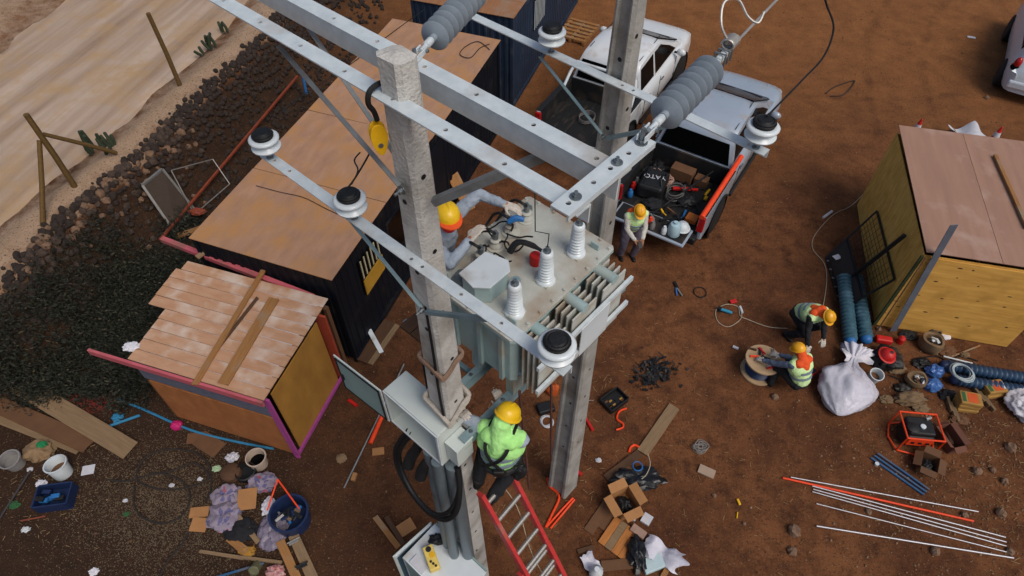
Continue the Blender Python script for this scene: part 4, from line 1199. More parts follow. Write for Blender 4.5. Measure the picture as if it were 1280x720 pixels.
# walls: boards of the front, panels of the side
for k in range(3):
    z = HZ - .10 - .19 * k - .08
    obj('wall_board', MB().box((.05, SW / 2, z), (.025, SW, .182), SMx), GREYW, shk)
for k in range(2):
    obj('wall_panel', MB().box((.06, SW * (.25 + .5 * k), .64), (.02, SW / 2 - .006, 1.2), SMx), ORPLY, shk)
obj('side_panel', MB().box((SL * .45, -.0, .93), (SL * .72, .02, 1.78), SMx), OCHPLY, shk)
obj('door', MB().box((SL * .9, .35, .95), (.02, .7, 1.8), SMx), DARKW, shk)
plank('corner_board', sp(.03, -.03, 0), sp(.03, -.03, HZ - .06), .10, .04, PURPW, shk, lx)
plank('corner_board', sp(SL * .86, -.03, 0), sp(SL * .86, -.03, HZ - .08), .2, .045, REDW, shk, lx)
plank('floor_board', sp(.0, -.035, .05), sp(SL * .86, -.035, .05), .04, .08, PURPW, shk)
obj('back_wall', MB().box((SL - .03, SW / 2, .9), (.02, SW, 1.76), SMx), DARKW, shk)
obj('left_wall', MB().box((SL / 2, SW - .02, .9), (SL - .1, .02, 1.76), SMx), DARKW, shk)
obj('frame_post', MB().box((SL - .05, .0, .92), (.08, .06, 1.8), SMx), CARDD, shk)
# roof boards
nb = 10
bw = (SL + .06) / nb
rn = random.Random(5)
for k in range(nb):
    x = -.03 + bw * (k + .5)
    yl = SW - .02 if k < 5 else SW + .3
    if k == nb - 1: yl -= .1
    plank('roof_board', sp(x, -.05 + rn.uniform(-.003, .003), HZ + rn.uniform(-.003, .004)), sp(x, yl + (k - 5) * .012, HZ + .02 + rn.uniform(-.003, .004)), bw - .011, .022, WASH, shk, bevel=.003)
    obj('roof_board_gap', MB().box((x + bw / 2, SW / 2, HZ - .004), (.03, SW - .1, .022), SMx), PAPER, shk) if k < nb - 1 else None
plank('edge_board', sp(-.065, SW + .62, HZ - .03), sp(-.065, -.06, HZ - .03), .045, .12, PINKW, shk)
plank('edge_board', G(203, 299, HZ - .05), G(392, 372, HZ - .05), .09, .09, PINKW, shk)
plank('rafter', sp(.02, .3, HZ - .06), sp(SL, .3, HZ - .06), .05, .09, OLDW, shk)
plank('rafter', sp(.02, SW - .3, HZ - .06), sp(SL, SW - .3, HZ - .06), .05, .09, OLDW, shk)
for k, (a, b, w, zz, lb) in enumerate((((333, 332), (243, 481), .085, .06, 'long narrow board laid across the whitewashed shack roof'), ((343, 373), (279, 480), .17, .045, 'wide board laid on the whitewashed shack roof, nearest the right edge'), ((322, 372), (272, 436), .05, .04, 'thin dark stick between the two boards on the shack roof'))):
    tag(plank('loose_board', G(*a, HZ + zz), G(*b, HZ + zz - .005), w, .035 if k < 2 else .02, PINE if k < 2 else DARKW, None, ends=.015, seed=k), lb, 'board')
tag(plank('loose_board', G(262, 310, HZ + .06), G(246, 322, HZ + .05), .09, .04, PINE), 'short board end sticking over the pink rear edge of the shack', 'board')
rsk = tag(obj('white_rag', lump(G(165, 434, HZ + .02), (.12, .09, .06), 3, .4), SACK, None, smooth=True), 'small white rag at the left front corner of the shack roof', 'rag')
# orange angle bar and clutter behind the shack
ORAN = mat('primer_orange_bar', '#8c4028', .7, hex2='#6f3220', scale=10)
tag(plank('steel_bar', Gg(200, 300, .3), Gg(372, 95, .4), .05, .05, ORAN), 'long rust orange bar slanting along the left of the tan roofed cabin', 'bar')
obs = tag(obj('orange_clamp', lump(Gg(247, 266, .32), (.18, .09, .1), 8, .3), ORAN, None), 'rust orange lump on the long orange bar', 'clamp')
tag(plank('wood_offcut', G(222, 295, .12), G(252, 285, .3), .14, .05, PINE), 'stubby timber offcut behind the rear edge of the shack', 'timber')
tag(pipe('blue_pipe', [G(377, 88, .9), G(383, 117, .3)], .035, BLUEP), 'short upright blue pipe left of the tan cabin roof', 'pipe')
tag(pipe('blue_rope', spline([G(188, 292, .04), G(205, 277, .06), G(228, 258, .04), G(248, 240, .07), G(268, 218, .05)], 5), .018, BLUEP, None, 6), 'blue rope on the dark ground behind the shack', 'rope')
# mesh panel and wire frame leaning in the hollow
SCR = mat('brown_screen', '#4a3d33', .8, hex2='#3a3029', scale=8, bump=.3, bscale=90)
ca = [Gg(178, 232, .5), Gg(203, 212, .5), Gg(243, 262, .1), Gg(218, 290, .1)]
mp_ = thing('screen_panel', 'brown screen panel with pale metal frame leaning in the hollow', 'panel', ca[3])
obj('screen', MB().add([ca[0], ca[1], ca[2], ca[3]] + [p + V3((.02, .02, -.02)) for p in ca], [(0, 1, 2, 3), (7, 6, 5, 4), (0, 4, 5, 1), (1, 5, 6, 2), (2, 6, 7, 3), (3, 7, 4, 0)]), SCR, mp_)
for i in range(4): obj('frame_bar', MB().beam(ca[i] + V3((0, 0, .01)), ca[(i + 1) % 4] + V3((0, 0, .01)), .05, .05), ALU, mp_)
cf = [Gg(214, 213, .6), Gg(266, 199, .5), Gg(287, 230, .2), Gg(243, 268, .1)]
fp_ = thing('metal_screen_surround', 'thin pale empty metal frame leaning beside the screen panel', 'frame', cf[3])
for i in range(4): obj('frame_bar', MB().tube([cf[i], cf[(i + 1) % 4]], .012, 6), ALU, fp_)

# ------------------------------------------------------------------ plywood hut on the right
OSB = mat('osb_board', '#efbf62', .8, hex2='#b0802f', scale=9, stretch=(1.6, 1.6, .35), bump=.4, bscale=18, dust='#d6ad5c', dust_amt=.25)
YPLY = mat('yellow_plywood', '#e6b45c', .75, hex2='#b98637', scale=2.6, stretch=(.5, 4, 5), bump=.12, dust='#b98a3e', dust_amt=.3)
PKPLY = mat('pink_plywood_roof', '#a17d6a', .8, hex2='#8e6c5a', scale=1.6, stretch=(.4, 4, 4), bump=.1, bscale=20, dust='#a88a7a', dust_amt=.2)
RZ = 2.1
h_fl = G(1094, 405); h_fr = G(1252, 432)
hx = (h_fr - h_fl).normalized(); hy = V3((-hx.y, hx.x, 0))
hut = thing('plywood_hut', 'plywood hut with yellow front and pinkish flat roof', 'hut', h_fl)
HM = Matrix((hx, hy, V3((0, 0, 1)))).transposed().to_4x4(); HM.translation = h_fl
HW, HD = 2.34, 3.45
obj('front_panel', MB().box((HW / 2, 0, RZ / 2 - .04), (HW, .018, RZ - .1), HM), YPLY, hut)
FM, _ = frame(HM @ V3((0, -.022, RZ / 2 - .05)), HM @ V3((HW, -.022, RZ / 2 - .05)))
obj('front_sheet', MB().box((HW / 2 + .02, 0, .0), (HW + .02, .018, RZ - .14)), YPLY, hut, FM)
SM2, _ = frame(HM @ V3((-.012, 0, RZ / 2)), HM @ V3((-.012, HD, RZ / 2)))
for k in range(3):
    obj('side_panel', MB().box((HD / 3 * (k + .5), 0, -.02), (HD / 3 - .006, .018, RZ - .08)), OSB, hut, SM2)
obj('back_panel', MB().box((HW / 2, HD, RZ / 2 - .03), (HW, .018, RZ - .1), HM), OSB, hut)
obj('right_panel', MB().box((HW, HD / 2, RZ / 2 - .03), (.018, HD, RZ - .1), HM), OSB, hut)
GRNT = mat('dark_green_edge', '#3a4426', .8, hex2='#2a321b', scale=6)
obj('corner_trim', MB().box((-.03, -.03, RZ / 2 - .04), (.05, .04, RZ - .1), HM), GRNT, hut)
nr = 2
for k in range(nr):
    Mi, _ = frame(HM @ V3((-.015 + (HW + .1) / nr * (k + .5), -.03, RZ + .01)), HM @ V3((-.015 + (HW + .1) / nr * (k + .5), HD + .1, RZ + .05)))
    obj('roof_panel', MB().box(((HD + .13) / 2, 0, 0), (HD + .13, (HW + .1) / nr - .006, .018)), PKPLY, hut, Mi, bevel=.003)
kr = random.Random(77)
for (x, z) in [(a + kr.uniform(-.16, .16), b + kr.uniform(-.15, .15)) for a, b in ((.35, 1.5), (.8, 1.52), (1.25, 1.5), (.32, 1.0), (.85, 1.0), (1.3, 1.02), (.3, .5), (.75, .52), (1.2, .5), (1.6, .48), (1.9, 1.0), (1.7, 1.45), (.15, .9), (.1, .4), (2.1, .5), (1.0, 1.75), (.5, 1.78))]:
    obj('knot', MB().lathe([(.0, 0), (.02, 0), (.022, -.003)], 7, HM @ TR((x, -.0325, z), 0, R(90)) @ Matrix.Diagonal((kr.uniform(.8, 2.4), kr.uniform(.4, .9), 1, 1)), caps=False), DARKW, hut)
tag(plank('roof_timber', HM @ V3((1.78, .9, RZ + .07)), HM @ V3((1.66, 2.9, RZ + .09)), .07, .05, PINE), 'timber batten lying on the pink roof of the plywood hut', 'timber')
tag(plank('steel_angle', G(1116, 414, .02), Gp(1193, 281, HM @ V3((0, -.06, 0)), hy), .13, .012, mat('blue_grey_steel', '#69707c', .5, .2, hex2='#565d69', scale=6), None, (0, -1, .3)), 'tall blue grey steel strip leaning on the front of the plywood hut', 'steel strip')
tag(plank('thin_lath', G(1090, 423, .03), Gp(1157, 322, HM @ V3((0, -.06, 0)), hy), .025, .012, DARKW, None, (0, -1, .3)), 'thin dark lath leaning on the hut front beside the steel strip', 'lath')
# black gate leaning on the hut side
wp0 = HM @ V3((-.06, 0, 0))
ga = [G(1033, 322, .03), Gp(1096, 264, wp0, hx), Gp(1118, 349, wp0, hx), G(1052, 387, .03)]
gt = thing('black_gate', 'black welded mesh gate leaning against the hut side', 'gate', ga[3])
for i in range(4): obj('frame_bar', MB().beam(ga[i], ga[(i + 1) % 4], .035, .035), BLK, gt, bevel=.004)
mlf = lambda f: (ga[0].lerp(ga[1], f), ga[3].lerp(ga[2], f))
a, b = mlf(.42); obj('mid_bar', MB().beam(a, b, .035, .03), BLK, gt)
for k in range(9):
    a, b = mlf(.46 + .055 * k); obj('mesh_wire', MB().tube([a, b], .005, 5), BLK, gt)
for k in range(11):
    f = (k + 1) / 12; obj('mesh_wire', MB().tube([ga[0].lerp(ga[3], f).lerp(ga[1].lerp(ga[2], f), .42), ga[1].lerp(ga[2], f)], .004, 5), BLK, gt)
a, b = mlf(.04); obj('lower_sheet', MB().add([a, b, mlf(.4)[1], mlf(.4)[0]] + [p + V3((.008, .008, -.008)) for p in (a, b, mlf(.4)[1], mlf(.4)[0])], [(0, 1, 2, 3), (7, 6, 5, 4), (0, 4, 5, 1), (1, 5, 6, 2), (2, 6, 7, 3), (3, 7, 4, 0)]), mat('dark_gate_sheet', '#2e2622', .7, hex2='#241e1b', scale=8), gt)
for k in range(6): obj('hinge_plate', MB().box((0, 0, 0), (.05, .03, .012), Matrix.Translation(ga[0].lerp(ga[3], .08 + k * .17) + V3((0, 0, .022)))), ALU, gt)
tag(plank('black_post', G(1060, 350, .2), Gp(1131, 294, HM @ V3((-.12, 0, 0)), hx), .07, .07, BLK), 'black square post laid across the black gate', 'post')
tag(obj('paper_scrap', sheet(G(1046, 322, .22) , (.16, .12), .4, 2, .02), PAPER, None), 'white label scrap on the lower sheet of the black gate', 'paper')

# ------------------------------------------------------------------ vehicles
def loft(stations, prof, n_half):
    """stations: list of dicts x -> half outline [(y,z)...]; mirrored"""
    vs, fs = [], []
    for x, half in stations:
        ring = [(x, y, z) for y, z in half] + [(x, -y, z) for y, z in reversed(half)]
        vs += ring
    n = len(stations[0][1]) * 2
    for i in range(len(stations) - 1):
        for j in range(n):
            fs.append((i * n + j, i * n + (j + 1) % n, (i + 1) * n + (j + 1) % n, (i + 1) * n + j))
    fs.append(tuple(range(n))); fs.append(tuple((len(stations) - 1) * n + j for j in range(n)))
    return MB().add(vs, fs)
def wheel(parent, M, x, y, s):
    MW = M @ TR((x, y, .36)) @ Matrix.Rotation(R(-90 * s), 4, 'X')
    w = obj('wheel', MB().lathe([(.2, -.1), (.33, -.11), (.362, -.09), (.37, 0), (.362, .09), (.33, .11), (.22, .115)], 26, MW), TYRE, parent, smooth=True, angle=45)
    obj('rim', MB().lathe([(.22, .1), (.215, .075), (.16, .06), (.06, .085), (.0, .088)], 20, MW, caps=False), ALU, w, smooth=True)
    for k in range(6):
        obj('spoke', MB().box((.12, 0, .083), (.18, .035, .02), MW @ Matrix.Rotation(k * math.pi / 3, 4, 'Z')), ALU, w)
def pickup(name, label, M, paint, tail_open, roof_bar=False):
    t = thing(name, label, 'pickup truck', M=M, group='pickup trucks parked beside the frame')
    half = lambda hw, zt, zb, cr: [(0.001, zt + cr), (hw * .45, zt + cr * .85), (hw * .78, zt + cr * .35), (hw * .9, zt - .02), (hw * .965, zt - .09), (hw, zt - .24), (hw * .995, zt - .42), (hw * .97, max(zb + .02, zt - .62)), (hw * .9, zb), (0.001, zb)]
    # lower cab and hood
    st = [(1.62, half(.9, 1.06, .34, .0)), (1.9, half(.905, 1.06, .32, .0)), (2.8, half(.905, 1.06, .32, .0)), (3.6, half(.905, 1.07, .32, .01)), (3.95, half(.9, 1.07, .32, .025)), (4.4, half(.895, 1.04, .32, .035)), (4.72, half(.87, 1.0, .34, .03)), (4.92, half(.82, .96, .36, .025)), (5.06, half(.74, .91, .38, .02)), (5.15, half(.63, .85, .4, .015)), (5.21, half(.48, .79, .42, .0))]
    body = obj('body', loft(st, None, 0), paint, t, M)
    body.data.polygons.foreach_set('use_smooth', [True] * len(body.data.polygons)); body.data.set_sharp_from_angle(angle=R(38))
    # greenhouse
    cabs = [(1.64, .8, 1.05, .79, 1.06), (1.70, .79, 1.04, .7, 1.52), (1.84, .785, 1.04, .66, 1.68), (2.3, .785, 1.04, .655, 1.735), (2.75, .785, 1.04, .65, 1.725), (3.05, .785, 1.04, .645, 1.66), (3.6, .785, 1.05, .69, 1.385), (4.2, .79, 1.05, .76, 1.09)]
    vs, fs = [], []
    for (x, yb, zb, yt, zt) in cabs:
        hf = [(.001, zt + .012), (yt * .6, zt + .008), (yt * .9, zt - .012), (yt, zt - .05 if zt > 1.2 else zt - .01), (yb, zb)]
        vs += [(x, y, z) for y, z in hf] + [(x, -y, z) for y, z in reversed(hf)]
    n = 10
    for i in range(len(cabs) - 1):
        for j in range(n - 1):
            fs.append((i * n + j, i * n + j + 1, (i + 1) * n + j + 1, (i + 1) * n + j))
        fs.append((i * n + n - 1, i * n, (i + 1) * n, (i + 1) * n + n - 1))
    g = obj('cab_roof', MB().add(vs, fs), paint, t, M); g.data.polygons.foreach_set('use_smooth', [True] * len(g.data.polygons)); g.data.set_sharp_from_angle(angle=R(45))
    def pane(nm, pts, off, m=GLASS):
        pts = [V3(p) for p in pts]
        nn = (pts[1] - pts[0]).cross(pts[2] - pts[0]).normalized() * off
        k = len(pts)
        fs = [tuple(range(k)), tuple(range(2 * k - 1, k - 1, -1))] + [(i, (i + 1) % k, k + (i + 1) % k, k + i) for i in range(k)]
        return obj(nm, MB().add([p + nn for p in pts] + [p - nn * .2 for p in pts], fs), m, t, M)
    # windscreen, rear glass
    pane('windscreen', [(3.08, -.56, 1.655), (3.08, .56, 1.655), (3.61, .62, 1.39), (4.13, .69, 1.135), (4.13, -.69, 1.135), (3.61, -.62, 1.39)], -.018)
    pane('rear_window', [(1.628, -.72, 1.09), (1.628, .72, 1.09), (1.68, .62, 1.53), (1.68, -.62, 1.53)], .012)
    for s in (-1, 1):
        a = [(2.62, s * .775, 1.09), (2.62, s * .675, 1.59), (3.0, s * .67, 1.585), (3.5, s * .715, 1.33), (3.85, s * .768, 1.1)]
        b = [(1.80, s * .775, 1.09), (1.86, s * .685, 1.56), (2.52, s * .675, 1.6), (2.52, s * .775, 1.09)]
        pane('side_window', a, .022 * (-s)); pane('side_window', b, .022 * (-s))
        obj('mirror', MB().ell((3.62, s * .99, 1.16), (.07, .11, .085), 12, 8), paint, t, M, smooth=True)
        obj('mirror_arm', MB().box((3.64, s * .88, 1.12), (.05, .12, .03)), TRIM, t, M)
        obj('door_handle', MB().box((2.78, s * .91, .93), (.16, .02, .025)), CHROME, t, M); obj('door_handle', MB().box((1.98, s * .912, .93), (.16, .02, .025)), CHROME, t, M)
        for xx in (2.66, 1.8, 3.6): obj('door_seam', MB().box((xx, s * .902, .8), (.008, .012, .5)), TRIM, t, M)
        obj('roof_seam', MB().beam((1.95, s * .585, 1.70), (3.1, s * .575, 1.712), .012, .012), TRIM, t, M)
        obj('headlight', MB().ell((4.93, s * .66, .84), (.17, .13, .08), 14, 8), LAMPW, t, M, smooth=True)
        obj('side_step', MB().tube([(1.75, s * .9, .33), (3.75, s * .9, .33)], .035, 8), TRIM, t, M, smooth=True)
        # bed side
        obj('bed_side', MB().box((.86, s * .855, .74), (1.5, .1, .62)), paint, t, M, bevel=.03)
        obj('bed_rail', MB().box((.86, s * .845, 1.058), (1.5, .115, .018)), TRIM, t, M, bevel=.006)
        obj('bed_liner', MB().box((.86, s * .796, .8), (1.46, .012, .46)), LINER, t, M)
        obj('tail_lamp', MB().box((.10, s * .84, .84), (.07, .13, .36)), LAMPR, t, M, bevel=.02)
        obj('wheel_arch', MB().lathe([(.40, 0), (.46, .008), (.47, .03), (.42, .035)], 28, TR((.98, s * .905, .38)) @ Matrix.Rotation(R(-90 * s), 4, 'X'), caps=False), TRIM, t, M)
        obj('wheel_well', MB().lathe([(.0, .02), (.42, .02)], 24, TR((.98, s * .9, .38)) @ Matrix.Rotation(R(-90 * s), 4, 'X'), caps=False), TRIM, t, M)
        obj('wheel_arch', MB().lathe([(.40, 0), (.46, .008), (.47, .03), (.42, .035)], 28, TR((4.12, s * .895, .38)) @ Matrix.Rotation(R(-90 * s), 4, 'X'), caps=False), TRIM, t, M)
        obj('wheel_well', MB().lathe([(.0, .02), (.42, .02)], 24, TR((4.12, s * .893, .38)) @ Matrix.Rotation(R(-90 * s), 4, 'X'), caps=False), TRIM, t, M)
        wheel(t, M, .98, s * .83, s); wheel(t, M, 4.12, s * .82, s)
    obj('bed_floor', MB().box((.86, 0, .58), (1.52, 1.62, .03)), LINER, t, M)
    for k in range(11): obj('floor_rib', MB().box((.86, -.7 + k * .14, .6), (1.46, .05, .016)), LINER, t, M)
    obj('bed_front_wall', MB().box((1.595, 0, .8), (.04, 1.6, .5)), LINER, t, M)
    obj('under_body', MB().box((.85, 0, .42), (1.5, 1.3, .22)), TRIM, t, M)
    obj('rear_bumper', MB().box((.0, 0, .5), (.16, 1.7, .16)), CHROME if not tail_open else TRIM, t, M, bevel=.03)
    if tail_open:
        obj('tailgate', MB().box((-.14, 0, .6), (.5, 1.48, .05)), paint, t, M, bevel=.012)
        obj('tailgate_liner', MB().box((-.13, 0, .63), (.42, 1.4, .008)), LINER, t, M)
    else:
        obj('tailgate', MB().box((.09, 0, .82), (.06, 1.5, .48)), paint, t, M, bevel=.015)
        obj('tailgate_handle', MB().box((.055, 0, .95), (.02, .26, .07)), TRIM, t, M)
    obj('front_bumper', MB().box((5.17, 0, .52), (.1, 1.5, .2)), paint, t, M, bevel=.04)
    obj('grille', MB().box((5.165, 0, .72), (.06, .8, .14)), TRIM, t, M, bevel=.01)
    obj('cowl', MB().box((4.2, 0, 1.1), (.06, 1.3, .012)), TRIM, t, M)
    for s in (-1, 1): obj('wiper', MB().tube([(4.15, s * .1, 1.145), (3.95, s * .55, 1.25)], .008, 5), TRIM, t, M)
    for k, s in enumerate((-1, 1)):
        obj('bonnet_crease', MB().beam((4.2, s * .52, 1.08), (4.95, s * .45, .985), .02, .012), paint, t, M, bevel=.004)
    obj('number_plate', MB().box((5.23, 0, .55), (.01, .36, .12)), PAPER, t, M)
    if roof_bar:
        for s in (-1, 1): obj('sports_bar', MB().tube(spline([(1.2, s * .8, 1.06), (1.42, s * .77, 1.3), (1.55, s * .7, 1.5)], 4), .035, 10), WHITEP, t, M, smooth=True)
        obj('sports_bar_cross', MB().tube([(1.55, -.7, 1.5), (1.55, .7, 1.5)], .035, 10), WHITEP, t, M, smooth=True)
    return t
TBM = TR((3.0, 10.0, 0), R(57.5), s=1.1)
TAM = TR((1.36, 12.55, 0), R(59.5), s=1.1)
truckB = pickup('pickup_truck', 'silver pickup truck with loaded bed and open tailgate', TBM, CARS, True)
truckA = pickup('pickup_truck', 'white pickup truck with nearly empty black bed behind the rear pole', TAM, CARW, True, True)
# car cut by the right edge
CCM = TR((13.65, 14.9, 0), R(60))
def suv(M):
    t = thing('parked_car', 'pale car with red tail lamp, cut by the right edge', 'car', M=M)
    hf = lambda hw, zt, ins: [(.001, zt + .02), (ins * .7, zt), (ins, zt - .06), (hw * .93, min(zt - .08, 1.02)), (hw, .8), (hw * .99, .55), (hw * .92, .3), (.001, .28)]
    st = [(-.02, hf(.68, .75, .5)), (.06, hf(.8, .95, .6)), (.2, hf(.86, 1.25, .62)), (.45, hf(.89, 1.5, .62)), (.8, hf(.9, 1.58, .62)), (2.2, hf(.9, 1.6, .63)), (2.7, hf(.9, 1.5, .62)), (3.3, hf(.9, 1.1, .7)), (4.0, hf(.86, .98, .68)), (4.35, hf(.72, .75, .5))]
    b = obj('body', loft(st, None, 0), mat('blue_grey_car_paint', '#c3ccd5', .3, .05, hex2='#b5bec8', scale=2, bump=0, coat=.4), t, M)
    b.data.polygons.foreach_set('use_smooth', [True] * len(b.data.polygons)); b.data.set_sharp_from_angle(angle=R(40))
    obj('rear_window', MB().add([(.17, -.52, 1.2), (.17, .52, 1.2), (.42, .5, 1.47), (.42, -.5, 1.47), (.19, -.52, 1.19), (.19, .52, 1.19), (.44, .5, 1.46), (.44, -.5, 1.46)], [(0, 1, 2, 3), (7, 6, 5, 4), (0, 4, 5, 1), (1, 5, 6, 2), (2, 6, 7, 3), (3, 7, 4, 0)], Matrix.Translation((-.02, 0, .02))), GLASS, t, M)
    for s in (-1, 1):
        obj('tail_lamp', MB().ell((.15, s * .76, 1.0), (.09, .09, .15), 12, 8), LAMPR, t, M, smooth=True)
        obj('tail_lamp_trim', MB().ell((.16, s * .76, .88), (.1, .12, .1), 12, 8), GLASS, t, M, smooth=True)
        obj('side_window', MB().box((1.45, s * .77, 1.25), (1.6, .03, .28), Matrix.Identity(4)), GLASS, t, M)
        for xx in (.75, 3.4): wheel(t, M, xx, s * .82, s)
    obj('rear_bumper', MB().box((.02, 0, .5), (.16, 1.5, .22)), MATS['blue_grey_car_paint'], t, M, bevel=.05)
    return t
suv(CCM)
# load in the silver truck's bed (positions in the truck's own frame)
TB = lambda x, y, z: TBM @ V3((x, y, z))
bagM = TBM @ TR((.72, .4, .61), R(8))
bag = thing('tool_bag', 'big black tool bag with white lettering in the silver truck bed', 'tool bag', M=bagM)
bb = MB().box((0, 0, .16), (.62, .5, .32))
obj('bag_body', bb, BLK, bag, bagM, bevel=.06)
obj('zip_flap', MB().box((.0, 0, .325), (.5, .3, .02)), TRIM, bag, bagM, bevel=.008)
for s in (-1, 1): obj('strap', MB().tube(spline([(-.18, s * .2, .3), (-.1, s * .16, .4), (.1, s * .16, .4), (.18, s * .2, .3)], 4), .014, 6), BLK, bag, bagM, smooth=True)
def letters(txt, size, M, m, parent):
    cu = bpy.data.curves.new('lettering', 'FONT'); cu.body = txt; cu.size = size; cu.extrude = .002; cu.align_x = 'CENTER'; cu.align_y = 'CENTER'
    tmp = bpy.data.objects.new('lettering_source', cu); COL.objects.link(tmp)
    bpy.context.view_layer.update()
    me = bpy.data.meshes.new_from_object(tmp.evaluated_get(bpy.context.evaluated_depsgraph_get()))
    bpy.data.objects.remove(tmp); bpy.data.curves.remove(cu)
    me.materials.clear(); me.materials.append(m)
    o = bpy.data.objects.new('lettering', me); COL.objects.link(o); put(o, M, parent); return o
letters('YATO', .16, bagM @ TR((.02, .0, .34), R(100)), PAPER, bag)
tag(obj('orange_tube', MB().tube([TB(-.02, -.84, 1.12), TB(1.9, -.86, 1.2)], .055, 12), ORNG, None, smooth=True), 'long orange tube lying along the right side of the silver truck', 'tube')
rope = [TB(1.05 + .16 * math.sin(i * 1.9) + .05 * math.sin(i * .7), .38 + .26 * math.cos(i * 1.3), .64 + .03 * (i % 5)) for i in range(46)]
tag(pipe('rope_tangle', spline(rope, 3), .012, PINKR, None, 5), 'tangle of pinkish rope beside the tool bag in the silver truck', 'rope')
hose = [TB(.8 + .22 * math.cos(i * .55), -.05 + .16 * math.sin(i * .55), .63 + .006 * i) for i in range(34)]
tag(pipe('hose_coil', spline(hose, 2), .014, mat('grey_hose', '#5c5a58', .7), None, 6), 'coil of grey hose in the middle of the silver truck bed', 'hose')
tag(plank('red_level', TB(.92, .05, .68), TB(1.18, -.38, .66), .07, .05, REDC), 'red bar tool in the silver truck bed', 'tool')
tag(obj('cartons', MB().box((1.38, .05, .74), (.24, .46, .26), TBM), CARDD, None, bevel=.01), 'dark brown carton behind the cab in the silver truck bed', 'box')
tag(obj('brown_case', MB().box((1.4, -.35, .7), (.2, .26, .18), TBM), CARDD, None, bevel=.01), 'small brown carton right of the larger one in the silver truck bed', 'box')
tag(obj('orange_case', MB().box((.35, -.6, .66), (.2, .22, .1), TBM @ TR((0, 0, 0))), mat('rust_orange_plastic', '#c06a24', .6), None, bevel=.015), 'orange tool case in the right rear of the silver truck bed', 'case')
tag(plank('yellow_hammer', TB(1.3, -.58, .66), TB(1.12, -.56, .64), .05, .04, YELL), 'yellow hammer shaft in the right front of the silver truck bed', 'tool')
tag(obj('yellow_tool', MB().box((1.05, -.6, .64), (.1, .06, .04), TBM), YELL, None, bevel=.008), 'yellow block beside the yellow hammer in the silver truck bed', 'tool')
tag(plank('dark_pole', TB(1.5, -.5, .95), TB(.0, .1, .68), .03, .03, BLK), 'thin dark pole slanting across the silver truck bed', 'pole')
tag(obj('white_helmet', MB().lathe([(.13, 0), (.125, .03), (.11, .08), (.07, .12), (.0, .135)], 18, TBM @ TR((-.02, -.55, .70)), caps=False).lathe([(.155, .0), (.15, .012), (.125, .014)], 18, TBM @ TR((-.02, -.55, .695))), WHITEP, None, smooth=True), 'white hard hat on the open tailgate of the silver truck', 'hard hat')
tag(obj('water_jug', MB().lathe([(.11, 0), (.12, .02), (.12, .2), (.09, .26), (.04, .28), (.04, .31)], 16, TBM @ TR((-.2, -.46, .64))), mat('pale_blue_jug', '#a9c3cc', .3, hex2='#93b0ba', scale=6), None, smooth=True), 'pale blue water jug below the white hard hat', 'jug')
rn = random.Random(31)
cl = [('blue_bottle', BLUEP, 'blue bottle left of the tool bag in the silver truck', (.3, .68)), ('red_can', REDC, 'red can in the left corner of the silver truck bed', (.52, .72)), ('steel_flask', ALU, 'steel flask beside the red can in the silver truck bed', (.68, .72)), ('white_pot', WHITEP, 'small white pot at the tailgate edge of the silver truck', (-.28, -.3)), ('orange_cup', ORNG, 'orange cup at the left of the open tailgate', (-.2, .02)), ('grey_tin', ALU, 'grey tin beside the orange cup on the tailgate', (-.28, -.06))]
for nme, m, lb, (x, y) in cl:
    tag(obj(nme, MB().lathe([(.05, 0), (.055, .01), (.055, .12), (.03, .15), (.028, .18)], 12, TBM @ TR((x, y, .64))), m, None, smooth=True), lb, 'container')
tls = ['black drill', 'dark pliers', 'grey wrench', 'yellow screwdriver', 'black grinder', 'blue cutter', 'rusty clamp', 'dark socket set', 'grey chisel', 'black torch']
for k in range(10):
    x, y = .02 + rn.uniform(-.22, .3), -.2 + rn.uniform(-.3, .35); a = rn.uniform(0, 6)
    nm = tls[k].replace(' ', '_')
    M = TBM @ TR((x, y, .65), a)
    m = (BLK, TRIM, ALU, YELL, BLK, BLUEP, CARDD, TRIM, ALU, BLK)[k]
    tag(obj(nm, MB().box((.08, 0, .03), (.16, .035, .04), M).tube([M @ V3((.0, 0, .03)), M @ V3((-.09, .03 * (k % 3 - 1), .03))], .014, 7), m, None, bevel=.004), tls[k] + ' among the tools heaped on the tailgate', 'tool', 'tools heaped on the tailgate')
for k, (x, y, d, sd_, lb) in enumerate(((1.1, .62, (.22, .16, .2), 3, 'black jacket heaped in the left front of the silver truck bed'), (.3, .2, (.2, .16, .16), 5, 'black cloth heap near the tailgate of the silver truck'), (.75, -.35, (.2, .15, .14), 8, 'dark rag heap right of the hose coil'), (1.35, .55, (.14, .2, .18), 11, 'black bag in the left front corner of the silver truck bed'))):
    tag(obj('dark_heap', lump(TB(x, y, .61), d, sd_, .4, 2.2, 18, 11, crease=.25), (BLK, DARKC, TRIM, BLK)[k], None, smooth=True), lb, 'cloth')
for k, lb in enumerate(('black cable snaking over the tools in the silver truck bed', 'second black cable snaking along the silver truck bed')):
    tag(pipe('bed_cable', spline([TB(.1 + .2 * i, -.3 + .25 * math.sin(i * 1.3 + k * 2) - .15 * k, .66 + .03 * (i % 2)) for i in range(7)], 5), .013, BLKW, None, 6), lb, 'cable')
# a few cables in the white truck bed
tb = [TAM @ V3((.9 + .2 * math.cos(i * .8), .05 + .17 * math.sin(i * .8), .63 + .004 * i)) for i in range(26)]
tag(pipe('cable_coil', spline(tb, 3), .01, mat('grey_cable', '#6a6664', .7), None, 5), 'small coil of grey cable in the white truck bed', 'cable')
